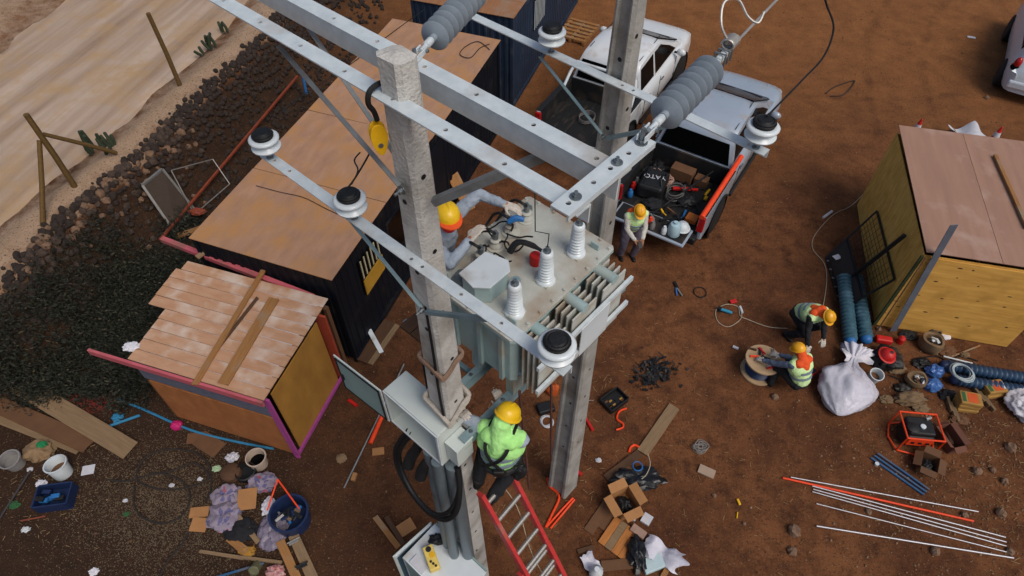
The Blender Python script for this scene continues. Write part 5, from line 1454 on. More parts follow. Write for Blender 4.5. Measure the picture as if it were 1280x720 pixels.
# ------------------------------------------------------------------ people
def ik(a, c, l1, l2, pole):
    a, c = V3(a), V3(c); d = c - a; L = d.length
    if L > (l1 + l2) * .995:
        c = a + d.normalized() * (l1 + l2) * .995; d = c - a; L = d.length
    x = (l1 * l1 - l2 * l2 + L * L) / (2 * L); h = math.sqrt(max(0, l1 * l1 - x * x))
    p = V3(pole); dn = d.normalized(); p = p - dn * p.dot(dn)
    p = p.normalized() if p.length > 1e-5 else dn.orthogonal()
    return a + dn * x + p * h, c
wrinkle = bpy.data.textures.new('cloth_folds', 'CLOUDS'); wrinkle.noise_scale = .075; wrinkle.noise_depth = 2
def fused(name, mb, m, parent, voxel=.013, fold=0.0, it=5):
    o = obj(name, mb, m, parent)
    r = o.modifiers.new('fuse', 'REMESH'); r.mode = 'VOXEL'; r.voxel_size = voxel; r.use_smooth_shade = True
    s = o.modifiers.new('soften', 'SMOOTH'); s.factor = .5; s.iterations = it
    if fold:
        d = o.modifiers.new('folds', 'DISPLACE'); d.texture = wrinkle; d.strength = fold; d.mid_level = .5; d.texture_coords = 'LOCAL'
    return o
def hand_mb(wrist, d, palm_n, side, curl=.6, s=1.0):
    """palm with four unequal bent fingers and a thumb leaving its side"""
    d = V3(d).normalized(); n = V3(palm_n); n = (n - d * n.dot(d)).normalized(); x = d.cross(n) * side
    mb = MB()
    base = V3(wrist)
    for k in range(4):
        off = x * (.032 - .021 * k) * s
        mb.cap(base + off * .6, base + d * .085 * s + off, .017 * s, .014 * s, 8)
        l = (.038, .043, .04, .031)[k] * s
        p = base + d * .088 * s + off
        a = curl * .55
        q = p + (d * math.cos(a) + n * math.sin(a)) * l
        mb.cap(p, q, .0105 * s, .0095 * s, 8)
        a = curl * 1.4
        w = q + (d * math.cos(a) + n * math.sin(a)) * l * .7
        mb.cap(q, w, .0095 * s, .0085 * s, 8)
        a = curl * 2.1
        mb.cap(w, w + (d * math.cos(a) + n * math.sin(a)) * l * .5, .0085 * s, .007 * s, 8)
    tb = base + d * .025 * s + x * .034 * s
    t1 = tb + (d * .6 + x * .75 + n * .25).normalized() * .042 * s
    mb.cap(tb, t1, .014 * s, .0115 * s, 8)
    mb.cap(t1, t1 + (d * .85 + x * .15 + n * .5).normalized() * .032 * s, .011 * s, .009 * s, 8)
    return mb
def person(label, pelvis, face, lean, head_dir, hands, feet, vest=HIVIS, shirt=SHIRT, trousers=DARKC, helmet=HELM, glove=GLOVE, hood=None, mask=None, cape=None, elbow=(None, None), helmet_brim=HELM, stripes=True, harness=False, knee=None, neck_l=.5, bulk=1.0):
    pelvis = V3(pelvis); F = V3((math.cos(face), math.sin(face), 0)); Lf = V3((-F.y, F.x, 0)); up = V3(lean).normalized()
    fw = (F - up * F.dot(up)).normalized()
    t = thing('person', label, 'person', V3((pelvis.x, pelvis.y, min(feet[0][2], feet[1][2]) - .06)))
    chest = pelvis + up * .33; neck = pelvis + up * neck_l
    hd = V3(head_dir).normalized()
    headc = neck + (up * .6 + hd * .25 + V3((0, 0, .25))).normalized() * .17
    sh = [neck - up * .05 + Lf * .185, neck - up * .05 - Lf * .185]
    hip = [pelvis + Lf * .095 - up * .03, pelvis - Lf * .095 - up * .03]
    el, hn, kn, ft = [], [], [], []
    for i in (0, 1):
        s = (1, -1)[i]
        pole = elbow[i] if elbow[i] else (V3((0, 0, -1)) + Lf * s * .5 - F * .3)
        e, h = ik(sh[i], hands[i], .29, .27, pole); el.append(e); hn.append(h)
        k, f = ik(hip[i], feet[i], .43, .43, (knee if knee else F + Lf * s * .35)); kn.append(k); ft.append(f)
    # body: one continuous surface
    b = MB()
    b.cap(pelvis, chest, .125, .13); b.cap(chest, neck - up * .06, .13, .11)
    for i in (0, 1):
        s = (1, -1)[i]
        b.cap(neck - up * .05, sh[i], .075, .06); b.cap(sh[i], el[i], .052, .042); b.cap(el[i], hn[i], .041, .029)
        b.cap(hip[i], kn[i], .085, .056); b.cap(kn[i], ft[i], .056, .04)
    b.cap(neck - up * .06, headc, .058, .055)
    hz = (V3((0, 0, 1)) * .35 + up * .65); hz = (hz - hd * hz.dot(hd)).normalized(); hyv = hz.cross(hd)
    HMx = Matrix((hd, hyv, hz)).transposed().to_4x4(); HMx.translation = headc
    b.ell((0, 0, .015), (.098, .078, .112), 18, 12, HMx); b.ell((.035, 0, -.055), (.06, .055, .06), 14, 9, HMx)
    b.cap(HMx @ V3((.09, 0, .0)), HMx @ V3((.105, 0, -.03)), .012, .016, 8)
    for s in (-1, 1): b.ell((0, s * .08, -.005), (.02, .012, .03), 8, 6, HMx)
    fused('body', b, SKIN, t, .013)
    for s in (-1, 1): obj('eye', MB().ell((.088, s * .032, .012), (.012, .014, .009), 10, 6, HMx), PAPER, t, smooth=True)
    obj('mouth', MB().ell((.092, 0, -.062), (.006, .024, .006), 10, 6, HMx), mat('lips', '#7a4038', .6), t, smooth=True)
    # shirt, trousers, boots, vest
    c = MB(); c.cap(pelvis + up * .02, chest, .15, .16); c.cap(chest, neck - up * .05, .16, .13)
    for i in (0, 1):
        c.cap(neck - up * .055, sh[i], .085, .074); c.cap(sh[i], el[i], .068, .056); c.cap(el[i], el[i].lerp(hn[i], .88), .056, .042)
    fused('shirt', c, shirt, t, .013, .028, 3)
    c = MB(); c.cap(pelvis + up * .06, pelvis - up * .02, .142, .14)
    for i in (0, 1):
        c.cap(hip[i], kn[i], .112, .082); c.cap(kn[i], kn[i].lerp(ft[i], .93), .082, .068)
    fused('trousers', c, trousers, t, .014, .035, 4)
    for i in (0, 1):
        c = MB(); a = ft[i]; c.cap(a + V3((0, 0, .03)), a + V3((0, 0, -.03)), .055, .052); c.cap(a + V3((0, 0, -.02)) - F * .03, a + F * .14 + V3((0, 0, -.03)), .045, .04)
        fused('boot', c, BLK, t, .012)
    if vest:
        c = MB(); c.cap(pelvis + up * .06, chest, .172 * bulk, .184 * bulk); c.cap(chest, neck - up * .045, .184 * bulk, .145 * bulk)
        c.cap(chest - Lf * .07, chest + Lf * .07, .165 * bulk, .165 * bulk)
        for i in (0, 1):
            c.cap(neck - up * .055, sh[i] - (sh[i] - neck) * .12, .1, .085)
        vb = fused('vest', c, vest, t, .013, .013, 6)
        if stripes:
            M, l = frame(pelvis, chest, fw)
            for f_, rr in ((.16, .19 * bulk), (.29, .2 * bulk)):
                ring = [pelvis + up * f_ + (fw * math.cos(a) + Lf * math.sin(a)) * rr for a in [i * math.pi / 14 for i in range(28)]]
                q = MB(); vs = []
                for p in ring:
                    o_ = (p - (pelvis + up * f_)).normalized()
                    vs += [p + up * .022, p - up * .022, p - up * .022 - o_ * .012, p + up * .022 - o_ * .012]
                k = len(ring)
                q.add(vs, [(4 * i + j, 4 * ((i + 1) % k) + j, 4 * ((i + 1) % k) + (j + 1) % 4, 4 * i + (j + 1) % 4) for i in range(k) for j in range(4)])
                obj('reflective_stripe', q, REFL, vb, smooth=True)
    if cape:   # neck flap below the helmet
        c = MB(); c.cap(headc - hd * .035 - hz * .045, neck - fw * .05 - up * .02, .085, .1); c.cap(neck - fw * .06 - Lf * .1 - up * .03, neck - fw * .06 + Lf * .1 - up * .03, .085, .085); c.cap(neck - fw * .06, neck - fw * .085 - up * .12, .1, .1)
        fused('neck_flap', c, cape, t, .012, .02, 4)
    if mask:
        obj('face_mask', MB().ell((.05, 0, -.045), (.066, .07, .062), 14, 9, HMx), mask, t, smooth=True)
        obj('safety_glasses', MB().box((.1, 0, .012), (.02, .13, .035), HMx), GLASS, t, bevel=.008)
    # helmet
    hm = MB()
    prof = [(.117, .03), (.116, .055), (.109, .09), (.09, .12), (.058, .141), (.0, .152)]
    S = Matrix.Diagonal((1.08, .93, 1, 1))
    hm.lathe(prof, 24, HMx @ S, caps=False)
    ho = obj('helmet', hm, helmet, t, smooth=True, angle=60)
    br = MB(); n = 28
    vs = []
    for (rr, z) in ((.114, .044), (1, .034), (1, .024), (.112, .03)):
        for i in range(n):
            a = 2 * math.pi * i / n
            r_ = rr if rr != 1 else .126 + .036 * max(0, math.cos(a)) ** 2
            vs.append((r_ * math.cos(a) * 1.08, r_ * math.sin(a) * .94, z))
    br.add(vs, [(j * n + i, j * n + (i + 1) % n, ((j + 1) % 4) * n + (i + 1) % n, ((j + 1) % 4) * n + i) for j in range(4) for i in range(n)], HMx)
    obj('brim', br, helmet_brim, ho, smooth=True)
    for k in (-1, 0, 1):
        obj('ridge', MB().tube([HMx @ V3((x * 1.08, k * .035, .004 + math.sqrt(max(.0001, 1 - (x / .12) ** 2)) * (.15 - abs(k) * .012))) for x in (-.1, -.06, 0, .06, .1)], .008, 6), helmet, ho, smooth=True)
    # hands
    for i in (0, 1):
        s = (1, -1)[i]
        d = (hn[i] - el[i]).normalized()
        fused('glove' if glove else 'hand', hand_mb(hn[i] - d * .015, d, V3((0, 0, -1)) + F * .15, s * -1, .55, 1.1 if glove else 1.0), glove or SKIN, t, .0055, 0, 2)
    if harness:
        for s in (-1, 1):
            pts = [neck + Lf * s * .1 + fw * .12 - up * .03, neck + Lf * s * .11 + up * .045, neck + Lf * s * .1 - fw * .16 - up * .07, chest + Lf * s * .05 - fw * .205, pelvis + up * .2 - Lf * s * .03 - fw * .2, pelvis + up * .06 - Lf * s * .11 - fw * .16]
            obj('harness_strap', MB().tube(spline(pts, 5), .017, 6), BLK, t, smooth=True)
        belt = [pelvis + up * .05 + (fw * math.cos(a) + Lf * math.sin(a)) * .19 for a in [i * math.pi / 10 for i in range(20)]]
        obj('harness_belt', MB().tube(belt, .028, 8, closed=True), BLK, t, smooth=True)
        obj('harness_buckle', MB().box((0, 0, 0), (.1, .06, .09), Matrix.Translation(pelvis + up * .09 - fw * .19 - Lf * .05)), BLK, t, bevel=.01)
        obj('tool_pouch', lump(pelvis - up * .1 - Lf * .2 - fw * .05, (.08, .08, .2), 4, .25), BLK, t, smooth=True)
    return t
fU = math.atan2(Ud.y, Ud.x); fV = math.atan2(Vd.y, Vd.x)
# worker behind the front pole, reaching over the transformer lid
person('worker in grey shirt and red face mask reaching over the transformer lid', W(-.98, .8, 5.9), fU + R(12), Ud * .3 + Vd * .04 + V3((0, 0, 1)), Ud * .8 - Vd * .35 + V3((0, 0, -.05)),
       [W(-.56, 1.33, 6.44), W(-.52, .84, 6.42)], [W(-1.1, .9, 5.08), W(-1.02, .66, 5.08)], vest=None, helmet=HELM, helmet_brim=ORCL, mask=REDC, elbow=(V3((0, 0, .4)) - Ud, V3((0, 0, -.5)) - Vd))
t = thing('work_platform', 'dark timber board under the worker behind the front pole', 'board', W(-1.08, .76, 4.9), AV)
for k in range(2): plank('board', W(-1.13 + k * .16, .4, 4.99), W(-1.13 + k * .16, 1.15, 4.99), .15, .04, DARKW, t)
for k in range(2): plank('bearer', W(-1.25, .5 + k * .55, 4.94), W(-.2, .5 + k * .55, 4.94), .05, .05, STEELT, t)
# worker on the ladder, seen from behind
person('worker in lime vest and black harness on the red ladder, back to the viewer', W(.42, .14, 4.62), fV + R(22), V3((0, 0, 1)) + Vd * .06, Vd * .6 + V3((0, 0, -.55)),
       [W(.1, .0, 5.28), W(.2, .42, 5.0)], [W(.2, .02, 3.92), W(.42, -.02, 3.92)], vest=HIVIS, shirt=SHIRT, cape=HIVIS, harness=True, stripes=True, bulk=1.02, elbow=(V3((0, 0, -.6)) - Ud, None))
# worker at the tailgate looking down at a phone
p3 = G(783, 322)
person('worker in white and lime vest looking down at a phone behind the silver truck', (p3.x, p3.y + .06, .9), R(-78), V3((.04, -.3, 1)), V3((.15, -.7, -.7)),
       [(p3.x + .14, p3.y - .42, .98), (p3.x + .0, p3.y - .44, .98)], [(p3.x + .12, p3.y + .02, .06), (p3.x - .14, p3.y + .04, .06)], vest=HIVIS2, shirt=mat('white_shirt', '#c2bfb8', .9, hex2='#a9a59d', scale=6, bump=.3, bscale=22), trousers=GREYC, helmet=HELMO, helmet_brim=HELMO, glove=None, cape=ORCL)
phn = tag(obj('phone', MB().box((0, 0, 0), (.08, .15, .012), TR((p3.x + .08, p3.y - .55, .98), .1, .5)), BLK, None, bevel=.004), 'black phone held by the worker behind the silver truck', 'phone')
# two workers crouching at the cable spool
p4 = G(998, 432)
person('crouching worker in pale lime vest bent forward beside the spool, cord behind', (p4.x - .02, p4.y + .42, .52), R(-62), V3((.28, -.6, .62)), V3((.35, -.6, -.7)),
       [(p4.x + .3, p4.y - .3, .2), (p4.x + .0, p4.y - .35, .2)], [(p4.x + .12, p4.y + .35, .06), (p4.x - .2, p4.y + .22, .06)], vest=HIVIS2, trousers=DARKC, shirt=DARKC, helmet=HELMO, helmet_brim=HELMO, cape=ORCL, knee=V3((.7, -.7, .6)))
p5 = G(985, 494)
person('crouching worker in lime vest with orange neck flap leaning over the spool', (p5.x + .1, p5.y + .05, .42), R(118), V3((-.22, .3, .9)), V3((-.4, .6, -.5)),
       [(p5.x - .52, p5.y + .42, .52), (p5.x - .2, p5.y + .5, .55)], [(p5.x - .28, p5.y + .22, .06), (p5.x + .12, p5.y + .4, .06)], vest=HIVIS2, shirt=mat('slate_shirt', '#5d6a80', .9, hex2='#4b566a', scale=6, bump=.3, bscale=22), trousers=DARKC, helmet=HELMO, helmet_brim=HELMO, cape=ORCL, knee=V3((-.5, .8, .7)))
# ------------------------------------------------------------------ things lying about the yard
def bucket(name, p, r, h, m, label, tilt=0, rz=0, inner=None, handle=True):
    M = TR(p, rz, tilt)
    t = thing(name, label, 'bucket', M=M)
    obj('wall', MB().lathe([(r * .82, 0), (r * .84, .0), (r * .98, h * .95), (r * 1.06, h * .95), (r * 1.06, h), (r * .94, h), (r * .8, .02), (0, .02)], 22, caps=False).lathe([(0, 0), (r * .82, 0)], 22, caps=False), m, t, M, smooth=True, angle=35)
    obj('contents', MB().lathe([(0, h * .42), (r * .86, h * .4)], 16, caps=False), inner or CARDD, t, M)
    if handle:
        obj('handle', MB().tube([(r * 1.07 * math.cos(a), r * 1.07 * math.sin(a), h * .9 + .02 * math.sin(a * .5)) for a in [i * .25 for i in range(13)]], .006, 5), ALU, t, M, smooth=True)
    return t
def carton(name, p, d, rz, m, label, flaps=(70, 100, 60, 110), inner=None, tilt=0):
    """open cardboard box: four walls, floor and four flaps"""
    M = TR(p, rz, tilt); w, l, h = d
    t = thing(name, label, 'cardboard box', M=M)
    th = .006
    obj('floor', MB().box((0, 0, .004), (w, l, th)), m, t, M)
    for i, (x, y, sx, sy) in enumerate(((w / 2, 0, th, l), (-w / 2, 0, th, l), (0, l / 2, w - th * 2, th), (0, -l / 2, w - th * 2, th))):
        obj('wall', MB().box((x, y, h / 2), (sx, sy, h)), m, t, M)
        a = R(flaps[i]); L_ = min(w, l) * .45
        d_ = V3((math.copysign(1, x) if x else 0, math.copysign(1, y) if y else 0, 0))
        e = V3((x, y, h + .002)); f = e + (d_ * math.sin(a) + V3((0, 0, math.cos(a)))) * L_
        s_ = V3((-d_.y, d_.x, 0)) * ((l if x else w) / 2 - .004)
        n_ = (f - e).cross(s_).normalized() * .003
        vs = [e - s_, e + s_, f + s_ * .96, f - s_ * .96]
        obj('flap', MB().add([v + n_ for v in vs] + [v - n_ for v in vs], [(0, 1, 2, 3), (7, 6, 5, 4), (0, 4, 5, 1), (1, 5, 6, 2), (2, 6, 7, 3), (3, 7, 4, 0)]), m, t, M)
    if inner: obj('contents', lump((0, 0, .01), (w * .38, l * .38, h * .6), 7, .35), inner, t, M, smooth=True)
    return t
def flat(name, u, v, w, l, deg, m, label, cat, z=.012, th=.012, tiltx=0):
    M = TR(G(u, v) + V3((0, 0, z)), R(deg), R(tiltx))
    return tag(obj(name, MB().box((0, 0, 0), (w, l, th)), m, None, M, bevel=.002), label, cat)
def coil(name, u, v, r, n, thick, m, label, cat, z=.01, ecc=.15, seed=0, squash=1.0):
    rn = random.Random(seed); c = G(u, v); pts = []
    for i in range(n * 14):
        a = i * 2 * math.pi / 14; k = 1 + ecc * noise.noise(V3((i * .13, seed, 0)))
        pts.append(c + V3((r * k * math.cos(a), r * k * squash * math.sin(a), z + thick * (1 + (i // 14) * .7))))
    return tag(pipe(name, spline(pts, 2), thick, m, None, 6), label, cat)
def cord(name, px, thick, m, label, cat='cable', z=None):
    return tag(pipe(name, spline([G(u, v) + V3((0, 0, (z or thick) + .006)) for u, v in px], 7), thick, m, None, 6), label, cat)

# --- steel pipes and conduit by the right bottom corner
EMT = mat('zinc_conduit', '#b4b2b6', .35, .6, hex2='#98969a', scale=12, bump=.03)
pl = [((988, 597), (1222, 640), .013, EMT, 'top steel pipe of the bundle, above the orange one'), ((978, 598), (1216, 652), .018, ORNG, 'orange pipe lying among the steel pipes'),
      ((1015, 608), (1256, 672), .013, EMT, 'second steel pipe, just below the orange one'), ((1016, 612), (1257, 678), .012, EMT, 'third steel pipe of the tight bundle'),
      ((1015, 615), (1257, 683), .012, EMT, 'fourth steel pipe of the tight bundle'), ((1020, 630), (1264, 692), .011, EMT, 'thin steel pipe lying apart below the tight bundle'), ((1020, 658), (1266, 698), .016, EMT, 'lowest steel pipe, lying apart at the bottom')]
for k, (a, b, r, m, lb) in enumerate(pl):
    tag(pipe('pipe', [G(*a) + V3((0, 0, r + .004)), G(*b) + V3((0, 0, r + .004))], r, m, None, 10), lb, 'pipe', 'pipes laid out on the earth')
BLUR = mat('blue_coated_rail', '#2f5f88', .6, hex2='#264d70', scale=8, dust='#5a5a60', dust_amt=.3)
brail = thing('blue_rail', 'blue slotted rail lying above the steel pipes', 'rail', G(1122, 595))
for k in range(3): obj('strip', MB().beam(G(1088 + k * 4, 573 - k * 2.5) + V3((0, 0, .02 + .006 * k)), G(1154 + k * 3, 619 - k * 3) + V3((0, 0, .02 + .006 * k)), .028, .03), BLUR, brail)
tag(obj('cup', MB().lathe([(.03, 0), (.035, .05)], 10, TR(G(1095, 581))), WHITEP, None), 'small white cap on the upper end of the blue rail', 'cap')

# --- generator
ge = G(1138, 552)
gen = thing('generator', 'black and orange portable generator on the ground', 'generator', M=TR(ge, R(-6)))
GMx = WM[gen.name]
obj('engine_block', MB().box((0, .06, .2), (.44, .36, .3)), BLK, gen, GMx, bevel=.03)
obj('fuel_tank', MB().box((.0, .08, .39), (.42, .34, .1)), TRIM, gen, GMx, bevel=.03)
obj('fuel_cap', MB().lathe([(.045, .44), (.045, .465), (.02, .47)], 14, GMx @ Matrix.Translation((.02, .05, 0))), WHITEP, gen, smooth=True)
obj('recoil_starter', MB().lathe([(.1, 0), (.1, .03), (.05, .05)], 16, GMx @ TR((-.14, .02, .42))), BLK, gen, smooth=True)
fr_ = .025
pts = [(-.3, -.2, .03), (.3, -.2, .03), (.3, .3, .03), (-.3, .3, .03)]
obj('frame_base', MB().tube(spline(pts, 2, True), .016, 8, closed=True), ORNG, gen, GMx, smooth=True)
for y in (-.2, .3):
    obj('frame_hoop', MB().tube([(-.3, y, .03), (-.3, y, .46), (.3, y, .46), (.3, y, .03)], .016, 8), ORNG, gen, GMx, smooth=True)
for x in (-.3, .3): obj('frame_tie', MB().tube([(x, -.2, .46), (x, .3, .46)], .014, 8), ORNG, gen, GMx, smooth=True)
obj('control_panel', MB().box((0, -.14, .25), (.4, .03, .2)), ORNG, gen, GMx, bevel=.01)
for k in range(3): obj('socket', MB().lathe([(.03, 0), (.03, .012)], 10, GMx @ TR((-.12 + .12 * k, -.157, .25), 0, R(90))), BLK, gen)
obj('exhaust', MB().tube([(.1, .2, .45), (.19, .24, .45)], .035, 10), ALU, gen, GMx, smooth=True)
obj('sticker', MB().box((-.12, .02, .442), (.1, .05, .003)), PAPER, gen, GMx)
carton('carton', G(1156, 584), (.26, .3, .2), R(-30), CARDD, 'small open carton with dark scraps in front of the generator', (100, 120, 60, 95), BLK)
carton('carton', G(1182, 552), (.22, .42, .22), R(12), mat('red_brown_card', '#6e4636', .85, hex2='#5c392c', scale=5), 'tall red brown carton with flaps up right of the generator', (80, 60, 130, 115))

# --- heap by the plywood hut
ripple = mat('ribbed_blue_pipe', '#456a78', .35, hex2='#2a4552', scale=6, bump=.05, dust='#5f7f90', dust_amt=.3)
ripp2 = mat('ribbed_navy_pipe', '#2f4a66', .4, hex2='#223750', scale=6, bump=.05)
def ribbed(p, q, r, label, m, pitch=.085, endc=BLUEP):
    M, l = frame(p, q); Mz = M @ Matrix.Rotation(R(90), 4, 'Y')
    pr = [(r * .5, 0)]; z = 0
    while z + pitch < l:
        pr += [(r * .74, z + .004), (r, z + pitch * .35), (r, z + pitch * .65), (r * .74, z + pitch * .96)]; z += pitch
    pr.append((r * .5, z + .01))
    t = thing('ribbed_pipe', label, 'pipe', M=M, group='ribbed plastic pipes by the hut')
    obj('ribs', MB().lathe(pr, 18, Mz), m, t, smooth=True, angle=50)
    obj('end_cap', MB().lathe([(r * .8, z), (r * .8, z + .06), (r * .6, z + .1), (r * .25, z + .12)], 16, Mz), endc, t, smooth=True)
    return t
ribbed(G(1055, 345, .28), G(1063, 428, .14), .135, 'left blue ribbed pipe leaning below the black gate', ripple)
ribbed(G(1070, 345, .3), G(1083, 425, .14), .13, 'right blue ribbed pipe leaning below the black gate', ripple)
ribbed(G(1288, 474, .13), G(1182, 457, .13), .12, 'upper navy ribbed pipe lying towards the right edge', ripp2, endc=DBLUE)
ribbed(G(1290, 490, .12), G(1190, 474, .12), .11, 'lower navy ribbed pipe lying towards the right edge', ripp2, endc=DBLUE)
BAGW = mat('clear_blue_wrap', '#4f79b4', .25, hex2='#2e5592', scale=7, bump=.4, bscale=15)
for k, (u, v, s, lb) in enumerate(((1166, 467, 1, 'blue wrapped bottle pack beside the coil of pale hose, upper'), (1163, 484, 2, 'blue wrapped bottle pack beside the coil of pale hose, lower'))):
    tag(obj('bottle_pack', lump(G(u, v), (.15, .13, .2), s, .3), BAGW, None, smooth=True), lb, 'bottle pack', 'blue bottle packs')
for k in range(5):
    pass
coil('hose_coil', 1193, 476, .17, 6, .011, mat('pale_hose', '#aeb9bb', .5, hex2='#929ea2', scale=10), 'round coil of pale hose beside the blue bottle packs', 'hose', z=.25, ecc=.5)
tag(pipe('white_stick', [G(1176, 449) + V3((0, 0, .1)), G(1212, 458) + V3((0, 0, .1))], .016, WHITEP, None, 8), 'short white tube lying above the pale hose coil', 'tube')
# big clear bag
def film_bag(p, q, rmax, m, seed):
    """lying film sack gathered at its neck q, mouth flaring beyond"""
    M, l = frame(p, q); n, k = 60, 34; vs = []; off = V3((seed * 2.3, seed, 0))
    for i in range(k + 1):
        t = i / k
        rr = rmax * (math.sin(min(1, t * 2.2) * math.pi / 2) ** .7 if t < .45 else (1 - smooth((t - .45) / .37)) * .84 + .16 + (.38 * smooth((t - .84) / .16)))
        rr = max(rr, .004)
        for j in range(n):
            a = 2 * math.pi * j / n
            pl = smooth((t - .4) / .4) * .22 * math.sin(13 * a + 2 * math.sin(3 * a)) + .05 * math.sin(7 * a + 9 * t)
            nn = noise.noise(V3((math.cos(a) * 1.3, math.sin(a) * 1.3, t * 3.2)) + off) * .22 + (.3 - abs(noise.noise(V3((math.cos(a) * 2.6, math.sin(a) * 2.6, t * 7)) - off))) * .22
            r_ = rr * (1 + pl + nn)
            z = math.sin(a) * r_ * .8
            vs.append((t * l * 1.18 - .05, math.cos(a) * r_ * 1.15, max(z, -rmax * .42) + rmax * .42))
    fs = [(i * n + j, i * n + (j + 1) % n, (i + 1) * n + (j + 1) % n, (i + 1) * n + j) for i in range(k) for j in range(n)]
    fs.append(tuple(range(n)))
    return MB().add(vs, fs, M)
tag(obj('plastic_sack', film_bag(G(1043, 522), G(1063, 452), .40, None, 3), PLFILM, None, smooth=True, angle=180), 'big crumpled clear plastic sack beside the crouching workers', 'plastic sack')
tag(obj('white_cloth', sheet(G(1069, 449, .12), (.5, .34), -.2, 6, .16, 4.0, 30, .005, .25), SACK, None, smooth=True), 'white sheet bunched at the neck of the clear plastic sack', 'sheet')
bucket('bucket', G(1089, 474), .12, .24, WHITEP, 'white bucket between the plastic sack and the red helmet', R(10), 0, CARDD)
tag(obj('black_bag', lump(G(1106, 452), (.26, .24, .26), 9, .35, 2.1, 24, 14), BLK, None, smooth=True), 'black bag under the red helmet by the hut corner', 'bag')
def helmet_obj(p, m, label, s=1.0):
    t = thing('hard_hat', label, 'hard hat', M=TR(p, .6, .25, 0, s)); M = WM[t.name]
    obj('shell', MB().lathe([(.13, 0), (.125, .03), (.11, .08), (.07, .12), (.0, .135)], 20, M, caps=False), m, t, smooth=True)
    obj('brim', MB().lathe([(.125, .006), (.16, .0), (.158, -.008), (.12, -.004)], 20, M, caps=False), m, t, smooth=True)
    obj('vent', MB().lathe([(.03, .128), (.03, .138), (.01, .14)], 10, M), BLK, t)
helmet_obj(G(1109, 444, .3), REDC, 'red hard hat on the black bag by the hut corner', 1.05)
tag(obj('red_case', MB().box((0, 0, .06), (.3, .14, .12), TR(G(1103, 427), R(-12))), REDC, None, bevel=.03), 'red case behind the red hard hat', 'case')
tag(obj('red_bottle', MB().lathe([(.06, 0), (.065, .02), (.065, .14), (.03, .18)], 14, TR(G(1124, 428))), REDC, None, smooth=True), 'small red bottle at the foot of the steel strip', 'bottle')
def scrap_sack(u, v, d, seed, label, items=9):
    t = thing('scrap_sack', label, 'sack', G(u, v))
    M = WM[t.name]
    r = max(d[0], d[1]); rn = random.Random(seed)
    pr = [(r * .7, 0), (r * .95, .05), (r, d[2] * .6), (r * .92, d[2]), (r * .72, d[2] * .97), (r * .66, d[2] * .6), (0, d[2] * .5)]
    mb = MB().lathe(pr, 26, caps=False)
    mb.v = [V3((p.x * (d[0] / r) * (1 + .16 * noise.noise(p * 5 + V3((seed, 0, 0)))), p.y * (d[1] / r) * (1 + .16 * noise.noise(p * 5 + V3((0, seed, 0)))), p.z * (1 + .3 * noise.noise(p * 4 + V3((0, 0, seed)))))) for p in mb.v]
    obj('sack_wall', mb, BROWNP, t, M, smooth=True)
    for k in range(items):
        a = rn.uniform(0, 6.3); q = rn.uniform(0, .5) * r
        obj('scrap', MB().box((0, 0, 0), (rn.uniform(.05, .12), rn.uniform(.03, .06), .03), M @ TR((q * math.cos(a), q * math.sin(a), d[2] * .62 + rn.uniform(0, .05)), rn.uniform(0, 6), rn.uniform(-.5, .5))), (WHITEP, ALU, BLK, WHITEP, CARDD)[k % 5], t, bevel=.006)
scrap_sack(1160, 434, (.22, .22, .26), 1, 'open brown sack of pale scraps in front of the hut', 14)
scrap_sack(1168, 413, (.26, .14, .16), 2, 'low wide sack of scraps against the hut front', 12)
scrap_sack(1143, 478, (.2, .17, .16), 3, 'dark open sack of connectors beside the blue bottle packs', 12)
tag(obj('paper_bag', lump(G(1136, 501), (.27, .13, .2), 11, .3, 2.2, 24, 14), BROWNP, None, smooth=True, angle=30), 'crumpled brown paper bag lying behind the generator', 'paper bag')
BRICKO = mat('orange_pack_print', '#c9551f', .7, hex2='#b1481a', scale=8); GRN = mat('green_pack_print', '#2c5c33', .7); TANP = mat('tan_pack', '#a8803f', .8, hex2='#8f6b34', scale=6)
for k, (u, v, dg, n, lb) in enumerate(((1205, 508, -8, 3, 'nearer stack of printed orange and green packs'), (1238, 490, 12, 2, 'farther stack of printed packs beside the white sack'))):
    t = thing('pack_stack', lb, 'packs', M=TR(G(u, v), R(dg)), group='printed packs'); M = WM[t.name]
    for i in range(n):
        Mi = M @ TR((random.uniform(-.02, .02), random.uniform(-.02, .02), .05 + i * .1), random.uniform(-.1, .1))
        pk = obj('pack', MB().box((0, 0, 0), (.36, .26, .092), Mi), TANP, t, bevel=.02)
        if i == n - 1:
            obj('orange_print', MB().box((.02, 0, .047), (.16, .2, .004), Mi), BRICKO, pk); obj('green_print', MB().box((-.125, 0, .047), (.06, .2, .004), Mi), GRN, pk)
            obj('white_print', MB().box((.14, .0, .047), (.05, .16, .004), Mi), TANP if k == 0 else PAPER, pk)
    for i in range(3): obj('pack', MB().box((-.28 + .03 * i, -.02 - .1 * i, .04), (.05, .3, .08), M), BROWNP, t, bevel=.008)
tag(obj('white_sack', lump(G(1282, 512), (.34, .3, .32), 13, .22, 1.6, 44, 26, crease=.28), SACK, None, smooth=True, angle=180), 'white sack cut by the right edge', 'sack')
cord('pink_scrap', [(1243, 478), (1250, 474), (1258, 478)], .03, mat('pink_plastic', '#c8417c', .6), 'pink scrap beside the farther printed packs', 'scrap')
tag(plank('stick', G(1188, 447) + V3((0, 0, .03)), G(1224, 433) + V3((0, 0, .03)), .03, .02, PINE), 'thin pale stick on the ground in front of the hut', 'stick')
tag(plank('stick', G(1178, 530) + V3((0, 0, .03)), G(1190, 556) + V3((0, 0, .03)), .05, .02, OLDW), 'short flat stick right of the generator', 'stick')
tag(obj('pebble_bottle', lump(G(1205, 445), (.09, .06, .09), 21, .3), BROWNP, None), 'small brown lump by the thin stick before the hut', 'rag')
